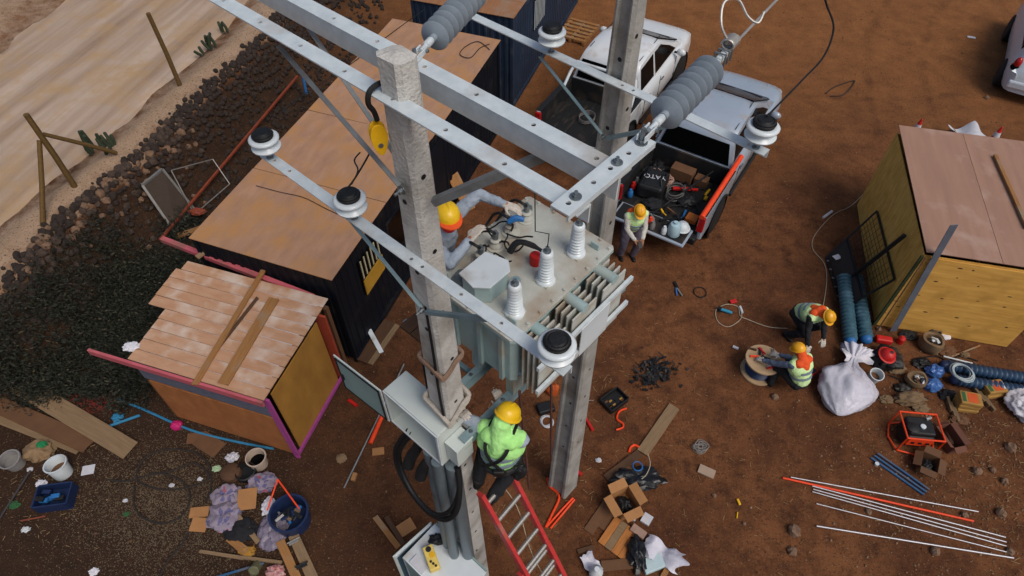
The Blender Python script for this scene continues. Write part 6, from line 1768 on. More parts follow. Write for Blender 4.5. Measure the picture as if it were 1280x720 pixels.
# loose bits packed between the sacks
HB = [('paper_scrap', 1120, 462, .13, BROWNP, 'brown paper scrap between the red hard hat and the dark open sack'), ('paper_scrap', 1182, 440, .14, CARDD, 'torn brown card right of the open sack of scraps'), ('black_scrap', 1128, 486, .12, BLK, 'black scrap left of the dark open sack'), ('black_scrap', 1152, 455, .13, BLK, 'black scrap between the two open sacks'), ('paper_scrap', 1150, 510, .12, BROWNP, 'brown paper scrap just right of the paper bag'),
      ('black_scrap', 1185, 495, .13, DARKC, 'dark cloth between the hose coil and the printed packs'), ('film_scrap', 1178, 420, .12, SACK, 'white film scrap against the hut front'), ('paper_scrap', 1198, 525, .12, CARDD, 'brown card scrap below the nearer printed packs'), ('film_scrap', 1078, 448, .1, PLFILM, 'clear film scrap beside the ribbed pipe ends'), ('black_scrap', 1218, 478, .12, BLK, 'black scrap behind the farther printed packs'), ('paper_scrap', 1108, 500, .1, BROWNP, 'brown paper scrap right of the plastic sack'), ('black_scrap', 1135, 420, .13, TRIM, 'dark rag at the foot of the steel strip')]
for k, (nm, u, v, r_, m, lb) in enumerate(HB):
    tag(obj(nm, lump(G(u, v), (r_ * 1.2, r_ * .8, r_ * .6), k + 31, .5, 2.3, 16, 10, crease=.35), m, None, smooth=(k % 2 == 0)), lb, 'scrap')
for k, (px, lb) in enumerate((([(1112, 470), (1125, 476), (1130, 488), (1145, 492), (1160, 500)], 'black cable between the white bucket and the paper bag'), ([(1150, 448), (1170, 446), (1185, 452), (1200, 446), (1222, 452)], 'black cable in front of the open sack of scraps'))):
    cord('heap_cable', px, .012, BLKW, lb)
# --- behind the hut
def cone(p, label):
    t = thing('traffic_cone', label, 'traffic cone', p); M = WM[t.name]
    obj('base', MB().box((0, 0, .015), (.26, .26, .03)), REDC, t, M, bevel=.006)
    obj('cone_body', MB().lathe([(.1, .03), (.02, .42), (.0, .43)], 18, caps=False), REDC, t, M, smooth=True)
    obj('reflective_band', MB().lathe([(.079, .15), (.082, .15), (.058, .27), (.055, .27)], 18, caps=False), PAPER, t, M, smooth=True)
cone(G(1241, 176), 'red and white cone behind the plywood hut')
cone(G(1143, 166), 'red cone tip showing at the left rear corner of the plywood hut')
tag(obj('white_tarp', sheet(G(1205, 172, .02), (.75, .6), .2, 3, .25, 2.0, 16), PAPER, None, smooth=True), 'white sheet on the ground behind the plywood hut', 'sheet')
flat('litter_paper', 1214, 47, .22, .1, -20, PAPER, 'white litter strip on the earth left of the right edge car', 'litter', .01, .02)
# --- spool with tools
spw = G(955, 449, .4)
spz = thing('cable_spool', 'wooden cable spool used as a tool table by the crouching workers', 'cable spool', V3((spw.x - .0, spw.y, 0)))
SPM = WM[spz.name] @ TR((0, 0, 0), 0, 0, 0)
WPLY = mat('spool_plywood', '#b69a78', .8, hex2='#9a8060', scale=4, stretch=(.7, 3, 3), bump=.15)
obj('upper_disc', MB().lathe([(.32, .36), (.325, .365), (.325, .395), (.32, .40)], 32, SPM), WPLY, spz, smooth=True, angle=40)
obj('lower_disc', MB().lathe([(.32, .0), (.325, .01), (.325, .03), (.32, .04)], 32, SPM), WPLY, spz, smooth=True, angle=40)
obj('wound_cable', MB().lathe([(.1, .04)] + [q for i in range(6) for q in ((.23, .045 + i * .052), (.255, .07 + i * .052), (.23, .09 + i * .052))] + [(.1, .36)], 28, SPM), DBLUE, spz, smooth=True)
for k, (dx, dy, m, nm, lb) in enumerate(((-.2, .05, ORNG, 'orange_pliers', 'orange handled pliers on the left of the spool top'), (-.05, .12, BLK, 'black_clamp', 'black clamp near the middle of the spool top'), (.06, .0, BLK, 'black_drill', 'black drill in the middle of the spool top'), (.1, -.12, WHITEP, 'white_cloth_scrap', 'white scrap on the near part of the spool top'), (-.02, .2, REDC, 'red_cutter', 'red cutter towards the far side of the spool top'), (.04, -.2, REDC, 'red_tape', 'red tape roll at the near edge of the spool top'), (.2, .1, ALU, 'steel_wrench', 'steel wrench at the right of the spool top'), (-.14, .2, DARKW, 'hammer', 'hammer at the far left of the spool top'))):
    M = SPM @ TR((dx, dy, .402), k * 1.3)
    tag(obj(nm, MB().box((.0, 0, .02), (.09, .035, .035), M).tube([M @ V3((.04, .008, .018)), M @ V3((.12, .02, .015))], .011, 6).tube([M @ V3((.04, -.008, .018)), M @ V3((.12, -.025, .015))], .011, 6), m, None, bevel=.004), lb, 'tool', 'tools on the cable spool')
tbx = thing('toolbox', 'red open toolbox beside the crouching workers', 'toolbox', M=TR(G(1006, 470), R(35))); M = WM[tbx.name]
obj('tray', MB().box((0, 0, .06), (.42, .2, .12)), REDC, tbx, M, bevel=.01); obj('open_lid', MB().box((.0, .13, .16), (.42, .02, .16)), REDC, tbx, M, bevel=.006); obj('inner_tray', MB().box((0, 0, .122), (.38, .16, .008)), TRIM, tbx, M)
cord('extension_cable', [(984, 411), (960, 409), (935, 400), (925, 395), (922, 384), (908, 381), (895, 388), (897, 402), (910, 409), (925, 400), (927, 390)], .008, ROPE, 'pale extension cord running from the crouching worker to the blue grinder')
cord('extension_cable', [(1082, 240), (1063, 258), (1040, 270), (1018, 295), (1016, 312), (1030, 330), (1033, 352), (1028, 385), (1022, 400)], .008, ROPE, 'pale cord curving from the hut side down to the crouching worker')
gr = thing('angle_grinder', 'blue angle grinder lying on the earth left of the spool', 'grinder', M=TR(G(908, 391), R(-25))); M = WM[gr.name]
obj('grinder_body', MB().tube([(-.12, 0, .05), (.0, 0, .055), (.1, 0, .05)], [.03, .035, .028], 10), mat('teal_plastic', '#2f8fb0', .5), gr, M, smooth=True); obj('grinder_head', MB().lathe([(.04, 0), (.04, .07)], 12, M @ TR((-.15, 0, .015))), BLK, gr); obj('disc', MB().lathe([(.06, 0), (.06, .004)], 18, M @ TR((-.15, 0, .01))), BLK, gr)
tag(obj('red_plug', MB().box((0, 0, .03), (.14, .08, .05), TR(G(916, 378), .3)), REDC, None, bevel=.01), 'dark red plug block beyond the blue grinder', 'plug')
tag(obj('white_plug', MB().tube([G(925, 383, .03), G(928, 391, .03)], .025, 8), WHITEP, None, smooth=True), 'white plug beside the blue grinder', 'plug')
tag(obj('white_plug', MB().tube([G(1029, 272, .03), G(1040, 264, .03)], .03, 8), PAPER, None, smooth=True), 'white and red plug on the cord left of the hut', 'plug')
tag(obj('white_cup', MB().tube([G(916, 433, .03), G(923, 436, .03)], .028, 8), PAPER, None, smooth=True), 'white cup lying left of the spool', 'cup')
pl_ = thing('pliers', 'pair of pliers with pale handles lying behind the silver truck', 'pliers', G(846, 360))
obj('jaw', MB().beam(G(843, 352, .03), G(847, 360, .03), .05, .03), BLK, pl_); obj('handle', MB().beam(G(846, 360, .03), G(853, 370, .03), .025, .025), ALU, pl_); obj('handle', MB().beam(G(845, 360, .03), G(846, 369, .03), .025, .025), BLUEP, pl_)
coil('cable_ring', 875, 366, .13, 2, .007, BLKW, 'small ring of black cable behind the silver truck', 'cable')
cord('dusty_cable', [(1032, 118), (1042, 110), (1058, 104), (1068, 102), (1062, 112), (1052, 120), (1038, 121)], .016, mat('dusty_black_cable', '#3a2c24', .8), 'dusty dark cable loop on the far earth right of the silver truck')
# --- black debris heap
dh = MB(); rn = random.Random(5)
for i in range(170):
    p = G(817 + rn.gauss(0, 12), 466 + rn.gauss(0, 9)); a = rn.uniform(0, 6.3); l = rn.uniform(.04, .14)
    dh.beam(p + V3((0, 0, rn.uniform(.01, .07))), p + V3((math.cos(a) * l, math.sin(a) * l, rn.uniform(.01, .09))), rn.uniform(.01, .05), rn.uniform(.004, .02))
tag(obj('scrap_heap', dh, BLK, None, kind='stuff'), 'heap of charred black scraps on the open earth', 'scrap heap')
# --- centre: tool bag, red handles, bent orange conduits
tbg = thing('tool_tray', 'black open tool tray with bits on the earth right of the rear pole', 'tool tray', M=TR(G(767, 503), R(38))); M = WM[tbg.name]
obj('tray_floor', MB().box((0, 0, .02), (.42, .3, .03)), BLK, tbg, M); 
for (x, y, sx, sy) in ((.21, 0, .02, .3), (-.21, 0, .02, .3), (0, .15, .4, .02), (0, -.15, .4, .02)): obj('tray_side', MB().box((x, y, .08), (sx, sy, .12)), BLK, tbg, M, bevel=.005)
for k in range(8): obj('bit', MB().box((rn.uniform(-.15, .15), rn.uniform(-.1, .1), .045), (.06, .03, .03)), (CARDD, TANP, TRIM)[k % 3], tbg, M)
def orange_bend(px, label, r=.018, m=ORNG, z=.02):
    return tag(pipe('orange_conduit', spline([G(u, v) + V3((0, 0, z)) for u, v in px], 6), r, m, None, 9), label, 'conduit', 'bent orange conduits')
orange_bend([(783, 511), (774, 515), (771, 524), (778, 530), (778, 535), (770, 538)], 'short S shaped orange conduit by the tool tray')
tag(obj('red_chisel', MB().tube([G(726, 512, .03), G(741, 538, .03)], [.022, .03], 9), REDC, None, smooth=True), 'straight red tool handle right of the rear pole', 'tool')
cord('hook_wire', [(727, 513), (729, 505), (736, 501), (742, 501)], .005, WIREM, 'thin wire hook on the red tool handle', 'wire')
orange_bend([(684, 598), (687, 608), (697, 617), (698, 626), (690, 643), (682, 660)], 'long kinked orange conduit at the foot of the rear pole', .022)
orange_bend([(716, 623), (700, 640), (683, 659)], 'straight orange conduit beside the kinked one', .018)
orange_bend([(718, 625), (703, 643), (688, 661)], 'second straight orange conduit right of the kinked one', .018)
orange_bend([(786, 566), (788, 560), (793, 557), (799, 560)], 'small curved orange elbow beside the long plank', .022)
orange_bend([(712, 582), (719, 588), (727, 594)], 'stub of orange conduit at the right of the rear pole', .035, REDC)
tag(pipe('red_tube', [G(478, 519, .03), G(463, 554, .03)], .04, ORNG, None, 10), 'short thick orange red tube below the open cabinet door', 'tube')
tag(obj('red_scrap', MB().tube([G(436, 500, .03), G(446, 507, .03)], .035, 8), REDC, None, smooth=True), 'red scrap on the ground by the shack corner', 'scrap')
tag(pipe('steel_rod', [G(505, 455, .05), G(430, 610, .02)], .014, GALVD, None, 8), 'long thin steel rod on the earth left of the cabinet', 'rod')
tag(plank('white_bar', G(457, 405, .25), G(477, 441, .05), .09, .05, WHITEP), 'white bar leaning on the timber step by the dark cabin', 'bar')
st_ = thing('timber_step', 'brown timber step along the dark cabin wall', 'step', G(470, 432))
plank('step_board', G(452, 452, .08), G(487, 402, .08), .24, .05, DARKW, st_); plank('step_board', G(462, 455, .05), G(496, 406, .05), .12, .05, OLDW, st_); plank('step_leg', G(455, 450, .0), G(455, 450, .06), .06, .06, DARKW, st_, (1, 0, 0))
tag(plank('ply_offcut', G(588, 263, .02), G(567, 220, .75), .26, .014, PINE, None, (.4, -.6, .4), ends=.06), 'tapering plywood offcut leaning by the cabin beyond the worker', 'board')
tag(plank('ply_offcut', G(608, 300, .02), G(580, 322, .04), .5, .014, mat('orange_board', '#a8662e', .8, hex2='#8a5224', scale=5, stretch=(.6, 6, 6)), None), 'orange brown board on the earth behind the worker at the transformer', 'board')
# pallet
pal = thing('pallet', 'wooden pallet on the earth beside the blue cabin', 'pallet', M=TR(G(722, 42), R(62))); M = WM[pal.name]
for k in range(6): obj('deck_board', MB().box((-.5 + k * .2, 0, .125), (.11, .95, .022)), PINE, pal, M)
for y in (-.42, 0, .42): obj('bearer', MB().box((0, y, .06), (1.15, .08, .1)), PINE, pal, M)
# small cards and offcuts left of centre
flat('card_scrap', 473, 565, .2, .13, 8, CARD, 'small cardboard piece near the orange red tube', 'cardboard', .02, .03)
flat('wood_block', 443, 597, .13, .07, 80, CARD, 'small wood block beside the thin steel rod', 'block', .03, .06)
tag(obj('pale_block', lump(G(427, 574), (.09, .08, .09), 2, .3), OLDW, None), 'pale crumpled lump left of the steel rod', 'lump')
for k, (a, b, w, lb) in enumerate((((469, 646), (498, 684), .09, 'left timber offcut beside the low white cabinet'), ((483, 646), (504, 680), .08, 'dark timber offcut beside the low white cabinet'))):
    tag(plank('timber_offcut', G(*a, .03), G(*b, .03), w, .05, DARKW if k else PINE, None, ends=.01), lb, 'timber')
flat('card_scrap', 508, 660, .26, .2, 35, CARD, 'bent cardboard scrap behind the low white cabinet', 'cardboard', .03, .02, 8)
# --- bottom centre heap
plank_o = tag(plank('plank', G(843, 508, .02), G(803, 566, .02), .2, .035, OLDW, None, ends=.01), 'pale wide plank on the earth in the middle of the yard', 'plank')
tag(plank('plank', G(800, 566, .03), G(757, 598, .02), .14, .03, DARKW), 'darker plank running on from the pale wide one', 'plank')
tag(plank('plank', G(790, 585, .04), G(735, 665, .02), .16, .02, CARDD), 'brown strip under the open cardboard box', 'plank')
tag(obj('black_bag', lump(G(797, 600), (.4, .2, .16), 3, .45, 2.3, 26, 14), mat('black_film', '#191a1d', .35, hex2='#0f1012', scale=8, bump=.4, bscale=18), None, smooth=True, angle=30), 'crumpled black plastic bag behind the open cardboard box', 'plastic bag')
coil('blue_cable', 795, 588, .08, 3, .008, BLUEP, 'small coil of blue cable on the black bag', 'cable', z=.15)
cord('pale_string', [(808, 572), (811, 585), (806, 598), (798, 605)], .008, ROPE, 'pale cord beside the small blue coil', 'cord', z=.14)
carton('carton', G(779, 634), (.32, .36, .3), R(25), CARD, 'open cardboard box with flaps out in the bottom middle heap', (75, 95, 70, 100), BLK)
flat('cardboard_sheet', 757, 646, .34, .42, -38, CARDD, 'flat dark cardboard sheet left of the open box', 'cardboard', .02, .01)
pbd = thing('plywood_square', 'square orange plywood board lying below the open cardboard box', 'board', M=TR(G(774, 674) + V3((0, 0, .05)), R(-38), R(3)))
for k in range(4): obj('strip', MB().box((-.18 + .12 * k, 0, 0), (.116, .5, .02)), mat('orange_strip_ply', '#b8773a', .75, hex2='#935a28', scale=5, stretch=(6, .8, 3), bump=.15) if k != 1 else OLDW, pbd, WM[pbd.name], bevel=.003)
flat('white_box', 792, 645, .09, .18, -25, PAPER, 'narrow white packet right of the open box', 'packet', .03, .05)
flat('white_box', 808, 650, .15, .17, -35, PAPER, 'larger white packet right of the narrow one', 'packet', .03, .05)
flat('paver', 797, 667, .24, .13, -38, mat('pink_paver', '#a08374', .85, hex2='#8a6f62', scale=8), 'pinkish paver lying on the edge of the plywood square', 'paver', .09, .05)
tag(obj('plastic_sheet', sheet(G(828, 694, .02), (.62, .34), -.5, 5, .12, 5, 22, .004, .5), PLFILM, None, smooth=True), 'torn clear plastic sheet at the bottom edge right of the plywood', 'plastic sheet')
tag(obj('styrofoam_block', MB().box((0, 0, .05), (.34, .22, .09), TR(G(815, 706), R(20))), mat('pale_foam', '#b9cdd0', .7, hex2='#a3b8bc', scale=8), None, bevel=.015), 'pale blue foam block at the bottom edge', 'foam block')
tag(obj('black_bag', lump(G(795, 694), (.14, .26, .2), 17, .4, 2.3, 24, 14), MATS['black_film'], None, smooth=True), 'black plastic bag between the plywood square and the foam block', 'plastic bag')
tag(obj('white_jug', MB().lathe([(.09, 0), (.1, .02), (.1, .2), (.05, .26), (.04, .3)], 16, TR(G(744, 719))), WHITEP, None, smooth=True), 'white jug cut by the bottom edge', 'jug')
tag(obj('film_scrap', sheet(G(738, 706, .02), (.22, .3), .6, 8, .12, 5, 14, .004, .5), PLFILM, None, smooth=True), 'clear film scrap beside the white jug at the bottom edge', 'plastic film')
tag(plank('timber_offcut', G(752, 708, .04), G(790, 704, .05), .16, .03, CARDD), 'brown board end at the bottom edge under the black bag', 'timber')
tag(plank('timber_offcut', G(828, 722, .03), G(840, 700, .03), .08, .04, PINE), 'pale timber end right of the foam block', 'timber')
tag(plank('timber_offcut', G(722, 690, .03), G(742, 684, .03), .07, .04, DARKW), 'short dark timber left of the plywood square', 'timber')
rp_ = [G(875 + 11 * math.cos(i * 1.35) * (.6 + .4 * math.sin(i * .37)), 560 + 9 * math.sin(i * 1.35) * (.6 + .4 * math.cos(i * .53))) + V3((0, 0, .012 + .0012 * i)) for i in range(60)]
tag(pipe('wire_coil', spline(rp_, 3), .005, mat('grey_wire', '#8f8a84', .6), None, 5), 'tangled coil of grey wire on the open earth', 'wire')
flat('tile', 883, 590, .27, .16, -28, mat('pale_tile', '#a58f7b', .85, hex2='#8f7a68', scale=8), 'pale tile lying below the coil of grey wire', 'tile', .02, .03)
tag(obj('yellow_scrap', MB().box((0, 0, .02), (.04, .1, .03), TR(G(923, 628), .2)).tube([G(922, 640, .015), G(921, 648, .015)], .012, 6), YELL, None, bevel=.006), 'yellow scrap on the earth below the pale tile', 'scrap')
tag(obj('paper_scrap', lump(G(748, 576), (.05, .04, .05), 5, .4), PAPER, None), 'white paper ball right of the rear pole', 'litter')
tag(obj('orange_bag', lump(G(690, 490), (.12, .1, .25), 6, .3), mat('dull_orange', '#b5521f', .7), None, smooth=True), 'orange bag behind the rear pole by the ladder worker', 'bag')
coil('white_cable', 683, 528, .1, 4, .009, PAPER, 'coil of white cable behind the rear pole', 'cable', ecc=.6)
tag(obj('black_case', MB().box((0, 0, .06), (.3, .2, .12), TR(G(682, 512), .3)), BLK, None, bevel=.02), 'black case with pale rim behind the rear pole', 'case')
# --- bottom left heap
for k, (a, b, w, m, lb) in enumerate((((-30, 448), (163, 563), .34, OLDW, 'upper rough board of the stack at the left edge'), ((-40, 490), (112, 556), .3, CARDD, 'dark middle board of the stack at the left edge'), ((-40, 505), (102, 560), .26, OLDW, 'pale lower board of the stack at the left edge'))):
    pa, pb__ = G(*a, .12), G(*b, .10 - .03 * k)
    tag(plank('stacked_board', pa, pb__, w, .03, m, None, (0, .1 * k, 1), ends=.03, seed=k), lb, 'board', 'boards stacked at the left edge')
DUSTY = mat('dusty_blue_pipe', '#2f7ea6', .6, hex2='#27698a', scale=8)
tag(pipe('blue_pipe', [G(127, 536, .04), G(175, 519, .04)], .025, DUSTY, None, 8), 'short blue pipe at the end of the stacked boards', 'pipe')
tag(pipe('blue_pipe', spline([G(145, 498, .03), G(180, 512, .03), G(240, 538, .03), G(300, 553, .03), G(342, 561, .03)], 5), .022, DUSTY, None, 8), 'long blue pipe on the ground along the shack front', 'pipe')
tag(obj('blue_rag', lump(G(148, 523), (.1, .08, .08), 4, .4), DUSTY, None, smooth=True), 'blue rag on the short blue pipe', 'rag')
tag(obj('pink_ball', lump(G(222, 533), (.1, .09, .12), 6, .2), mat('hot_pink', '#c0206a', .6), None, smooth=True), 'bright pink ball beside the long blue pipe', 'ball')
rb = MB(); rn = random.Random(44)
for i in range(320):
    p = G(118 + rn.gauss(0, 14), 502 + rn.gauss(0, 9)); d = V3((rn.gauss(0, 1), rn.gauss(0, 1), 1)).normalized(); l = rn.uniform(.04, .12); w = d.orthogonal().normalized() * .01
    rb.add([p, p + d * l * .5 + w, p + d * l, p + d * l * .5 - w], [(0, 1, 2, 3)])
tag(obj('red_plant', rb, mat('red_leaf', '#7d2a22', .8, hex2='#52221b', scale=5, bump=0), None, kind='stuff'), 'low red leaved plant at the edge of the scrub', 'plant')
bucket('bucket', G(22, 580), .16, .24, mat('grey_bucket', '#8d8a88', .6, hex2='#767371', scale=6), 'dirty grey bucket at the left edge below the boards', R(6), 0, mat('grey_slurry', '#7f7c78', .8))
bucket('bucket', G(80, 592), .17, .3, WHITEP, 'white bucket with brown contents standing by the blue crate', R(-8), .4, CARDD)
bucket('bucket', G(325, 580), .16, .26, mat('cream_bucket', '#b9a898', .6, hex2='#a39282', scale=6), 'cream bucket with dark water at the shack front', 0, 0, GLASS)
tag(obj('rubble_sack', lump(G(52, 566), (.24, .2, .22), 8, .3, 2, 24, 14), mat('tan_sack', '#8d7354', .85, hex2='#745d43', scale=7, bump=.4), None, smooth=True, angle=30), 'tan sack between the grey bucket and the boards', 'sack')
tag(obj('green_wrapper', lump(G(53, 556, .2), (.08, .06, .05), 3, .5), mat('green_plastic', '#1f7a48', .4), None, smooth=True), 'green wrapper on the tan sack', 'wrapper')
bc = thing('crate', 'dark blue plastic crate of odds and ends at the left', 'crate', M=TR(G(74, 625), R(8))); M = WM[bc.name]
obj('crate_floor', MB().box((0, 0, .02), (.52, .36, .03)), DBLUE, bc, M)
for (x, y, sx, sy) in ((.26, 0, .025, .36), (-.26, 0, .025, .36), (0, .18, .5, .025), (0, -.18, .5, .025)): obj('crate_side', MB().box((x, y, .12), (sx, sy, .22)), DBLUE, bc, M, bevel=.006)
for k in range(7): obj('odd_item', MB().box((random.uniform(-.18, .18), random.uniform(-.1, .1), .1 + .02 * k), (.13, .07, .06), M @ TR((0, 0, 0), random.uniform(-.4, .4))), (BLUEP, BLK, DBLUE, BLUEP, TRIM)[k % 5], bc, bevel=.01)
flat('white_rag', 111, 588, .2, .17, 12, PAPER, 'white paper rag right of the white bucket', 'paper', .02, .012)
for k, (u, v, r, m, lb) in enumerate(((33, 662, .08, WHITEP, 'white crushed cup at the left bottom'), (118, 715, .09, SACK, 'pale crumpled tissue at the bottom left'), (157, 626, .05, PAPER, 'white scrap inside the black cable loop, left'), (215, 607, .055, PAPER, 'white scrap inside the black cable loop, right'), (38, 587, .06, PAPER, 'white cap on the stick at the left'), (158, 643, .06, GRN, 'dark green scrap in the gravel'), (52, 605, .1, SACK, 'grey blue rag between bucket and crate'), (18, 632, .1, GRN, 'green leafy scrap at the left edge'), (250, 599, .05, PAPER, 'small pale scrap above the cardboard piece'), (271, 586, .09, mat('pale_green_wrap', '#a8c09a', .5), 'pale green wrapper left of the dark pots'), (291, 572, .13, PLFILM, 'clear plastic bag left of the cream bucket'))):
    tag(obj('litter', lump(G(u, v), (r * .8, r * .6, r * .45), k + 3, .6, 2.6, 12, 8), m, None, smooth=(k % 3 == 0)), lb, 'litter')
tag(pipe('stick', [G(38, 588, .1), G(-5, 655, .02)], .016, mat('dark_stick', '#3c3a3c', .8), None, 7), 'dark stick with a white cap slanting off the left edge', 'stick')
tag(pipe('stick', [G(26, 651, .02), G(57, 645, .02)], .014, mat('rust_stick', '#7c3f2c', .8), None, 7), 'thin rust red stick below the blue crate', 'stick')
cbl = [(135, 600), (160, 602), (185, 595), (212, 590), (245, 580), (262, 598), (235, 610), (200, 612), (172, 600), (180, 575), (205, 563), (240, 565), (262, 582), (264, 612), (256, 628)]
cord('black_cable', cbl, .016, mat('dusty_cable', '#2c2622', .8), 'big loop of dusty black cable on the gravel, upper turn')
cord('black_cable', [(169, 608), (168, 630), (180, 648), (205, 655), (228, 645), (238, 625), (232, 605), (210, 594), (190, 592)], .015, MATS['dusty_cable'], 'big loop of dusty black cable on the gravel, lower turn')
cord('black_cable', [(240, 660), (225, 685), (212, 700), (198, 725)], .015, MATS['dusty_cable'], 'straight end of black cable running off the bottom edge')
# cardboard, cloth, barrel
for k, (u, v, w, l, dg, lb) in enumerate(((250, 641, .3, .17, 6, 'upper half of the flat cardboard piece on the gravel'), (250, 657, .26, .22, -4, 'lower half of the flat cardboard piece on the gravel'))):
    flat('cardboard_piece', u, v, w, l, dg, CARD, lb, 'cardboard', .03 + .012 * k, .014, 4 * k)
flat('cardboard_piece', 312, 628, .3, .34, 8, CARD, 'square cardboard piece on the flowered cloth', 'cardboard', .14, .014, 6)
flat('cardboard_piece', 262, 556, .5, .3, -30, CARDD, 'rusty brown cardboard by the shack wall, right piece', 'cardboard', .03, .014)
flat('cardboard_piece', 244, 548, .26, .2, 10, CARDD, 'rusty brown cardboard by the shack wall, left piece', 'cardboard', .02, .014)
FLW = bpy.data.materials.new('flowered_cloth'); FLW.use_nodes = True
N, L = FLW.node_tree.nodes, FLW.node_tree.links
vo = N.new('ShaderNodeTexVoronoi'); vo.inputs['Scale'].default_value = 7; vo.inputs['Randomness'].default_value = 1
tcn = N.new('ShaderNodeTexCoord'); nzz = N.new('ShaderNodeTexNoise'); nzz.inputs['Scale'].default_value = 6; vadd = N.new('ShaderNodeVectorMath'); vadd.operation = 'MULTIPLY_ADD'; vadd.inputs[1].default_value = (.35, .35, .35); L.new(tcn.outputs['Object'], nzz.inputs['Vector']); L.new(nzz.outputs['Color'], vadd.inputs[0]); L.new(tcn.outputs['Object'], vadd.inputs[2]); L.new(vadd.outputs[0], vo.inputs['Vector'])
rmp = N.new('ShaderNodeValToRGB'); rmp.color_ramp.interpolation = 'CONSTANT'; e = rmp.color_ramp.elements
e[0].position = 0; e[0].color = C('#34306a'); e[1].position = .4; e[1].color = C('#c4b2bd')
rm2 = N.new('ShaderNodeValToRGB'); rm2.color_ramp.interpolation = 'CONSTANT'; e = rm2.color_ramp.elements
e[0].position = 0; e[0].color = C('#a05060'); e[1].position = .25; e[1].color = C('#5c587c')
sx = N.new('ShaderNodeSeparateXYZ'); L.new(vo.outputs['Color'], sx.inputs[0]); L.new(sx.outputs[0], rm2.inputs[0]); L.new(vo.outputs['Distance'], rmp.inputs[0])
mxx = N.new('ShaderNodeMix'); mxx.data_type = 'RGBA'; gt_ = N.new('ShaderNodeMath'); gt_.operation = 'GREATER_THAN'; gt_.inputs[1].default_value = .38
L.new(vo.outputs['Distance'], gt_.inputs[0]); L.new(gt_.outputs[0], mxx.inputs['Factor']); L.new(rm2.outputs[0], mxx.inputs['A']); mxx.inputs['B'].default_value = C('#857a88')
L.new(mxx.outputs['Result'], N['Principled BSDF'].inputs['Base Color']); N['Principled BSDF'].inputs['Roughness'].default_value = .9
tag(obj('flowered_cloth', lump(G(283, 648), (.26, .24, .2), 5, .4, 2.2, 28, 16), FLW, None, smooth=True, angle=40), 'bundled flowered cloth left of the square cardboard', 'cloth')
tag(obj('flowered_cloth', lump(G(285, 622), (.22, .2, .18), 8, .4, 2.2, 24, 14), FLW, None, smooth=True, angle=40), 'flowered cloth fold above the square cardboard', 'cloth')
tag(obj('flowered_cloth', lump(G(330, 605), (.24, .16, .16), 11, .4, 2.2, 24, 14), FLW, None, smooth=True, angle=40), 'flowered cloth end towards the blue tub', 'cloth')
tag(obj('dark_pot', MB().lathe([(.12, 0), (.16, .05), (.17, .16), (.15, .17), (.13, .06), (0, .05)], 20, TR(G(310, 594)), caps=False), BLK, None, smooth=True), 'black pot below the cream bucket', 'pot')
tag(obj('brown_pot', MB().lathe([(.12, 0), (.17, .05), (.16, .14), (.1, .18), (0, .19)], 20, TR(G(291, 594)), caps=False), DARKW, None, smooth=True), 'dark brown pot left of the black one', 'pot')
dt = tag(obj('dark_cloth', lump(G(302, 664), (.26, .18, .12), 14, .35, 2.2, 24, 14), DARKC, None, smooth=True), 'dark cloth below the flowered bundle', 'cloth')
tub = thing('blue_tub', 'round dark blue tub full of scraps', 'tub', G(368, 652)); M = WM[tub.name]
obj('tub_wall', MB().lathe([(.24, 0), (.27, .03), (.29, .34), (.31, .35), (.31, .37), (.275, .37), (.25, .05), (0, .05)], 28, caps=False), DBLUE, tub, M, smooth=True, angle=35)
rn = random.Random(8)
for k in range(16):
    a = rn.uniform(0, 6.3); q = rn.uniform(0, .2)
    obj('scrap', MB().box((0, 0, 0), (rn.uniform(.06, .16), rn.uniform(.03, .08), rn.uniform(.02, .05)), M @ TR((q * math.cos(a), q * math.sin(a), .26 + rn.uniform(0, .1)), rn.uniform(0, 6), rn.uniform(-.6, .6))), (BLK, DBLUE, TRIM, BROWNP, BLK, ALU, BLUEP)[k % 7], tub, bevel=.008)
for k, (a, b, lb) in enumerate((((347, 599), (334, 638), 'left arm of the orange folding rod over the scraps'), ((347, 599), (374, 636), 'right arm of the orange folding rod leaning into the blue tub'))):
    tag(pipe('orange_rod', [G(*a, .5), G(*b, .4)], .013, ORNG, None, 7), lb, 'rod', 'orange rods by the blue tub')
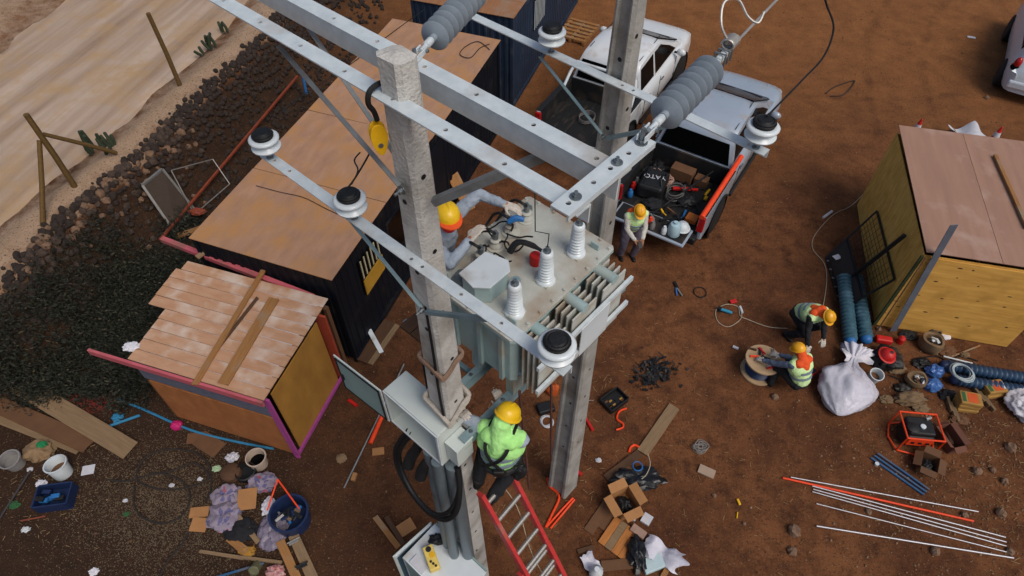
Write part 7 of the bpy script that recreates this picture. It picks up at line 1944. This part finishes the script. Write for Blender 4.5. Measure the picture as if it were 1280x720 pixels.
tag(obj('film_sheet', lump(G(343, 664), (.2, .28, .12), 9, .45, 2.0, 44, 26, crease=.4), mat('grey_film', '#8f8696', .3, hex2='#6f6677', scale=6, bump=.6, bscale=14, alpha=.85), None, smooth=True, angle=180), 'crumpled purple grey film left of the blue tub', 'plastic film')
tag(obj('white_rag', lump(G(336, 634), (.1, .14, .12), 19, .4), SACK, None, smooth=True), 'white rag between the cardboard and the blue tub', 'rag')
for k, (a, b, w, m, lb) in enumerate((((288, 633), (323, 678), .08, OLDW, 'grey stake leaning across the flowered cloth'), ((286, 672), (308, 690), .12, PINE, 'short pine board at the foot of the heap'), ((250, 689), (305, 698), .05, OLDW, 'pale batten lying left of the heap at the bottom'), ((303, 697), (352, 703), .05, OLDW, 'pale batten running on to the right at the bottom'), ((350, 676), (372, 725), .13, PINE, 'left board of the pair below the blue tub'), ((366, 668), (392, 725), .16, OLDW, 'right board of the pair below the blue tub'), ((270, 722), (330, 704), .03, BLUR, 'thin blue grey strip at the bottom edge'))):
    tag(plank('board_scrap', G(*a, .1 if k in (0, 4, 5) else .04), G(*b, .05), w, .035, m, None, ends=.012, seed=k), lb, 'board')
for k, (u, v, dg, lb) in enumerate(((367, 676, 30, 'small tool with steel head on the boards, upper'), (377, 706, 25, 'small tool with steel head on the boards, lower'))):
    M = TR(G(u, v, .11), R(dg))
    tag(obj('hand_tool', MB().tube([M @ V3((-.1, 0, .02)), M @ V3((.1, 0, .02))], .014, 7).box((.0, -.02, .015), (.16, .06, .03), M), ALU if k == 0 else BLK, None, bevel=.004), lb, 'tool')
tag(obj('paint_tin', MB().lathe([(.08, 0), (.08, .16), (.07, .165), (.07, .15), (0, .15)], 16, TR(G(322, 706), 0, R(50)), caps=False), mat('olive_tin', '#6c6a4e', .6), None, smooth=True), 'olive paint tin tipped over at the bottom left', 'tin')
tag(obj('red_bag', lump(G(345, 716), (.14, .1, .1), 23, .4), mat('red_white_bag', '#a83a34', .6, hex2='#b8a8a4', scale=14), None, smooth=True), 'red and white bag at the bottom edge', 'bag')
tag(obj('glove_pair', lump(G(310, 690), (.12, .08, .07), 29, .5), mat('mustard_cloth', '#a5772f', .9), None, smooth=True), 'mustard cloth at the end of the short pine board', 'cloth')
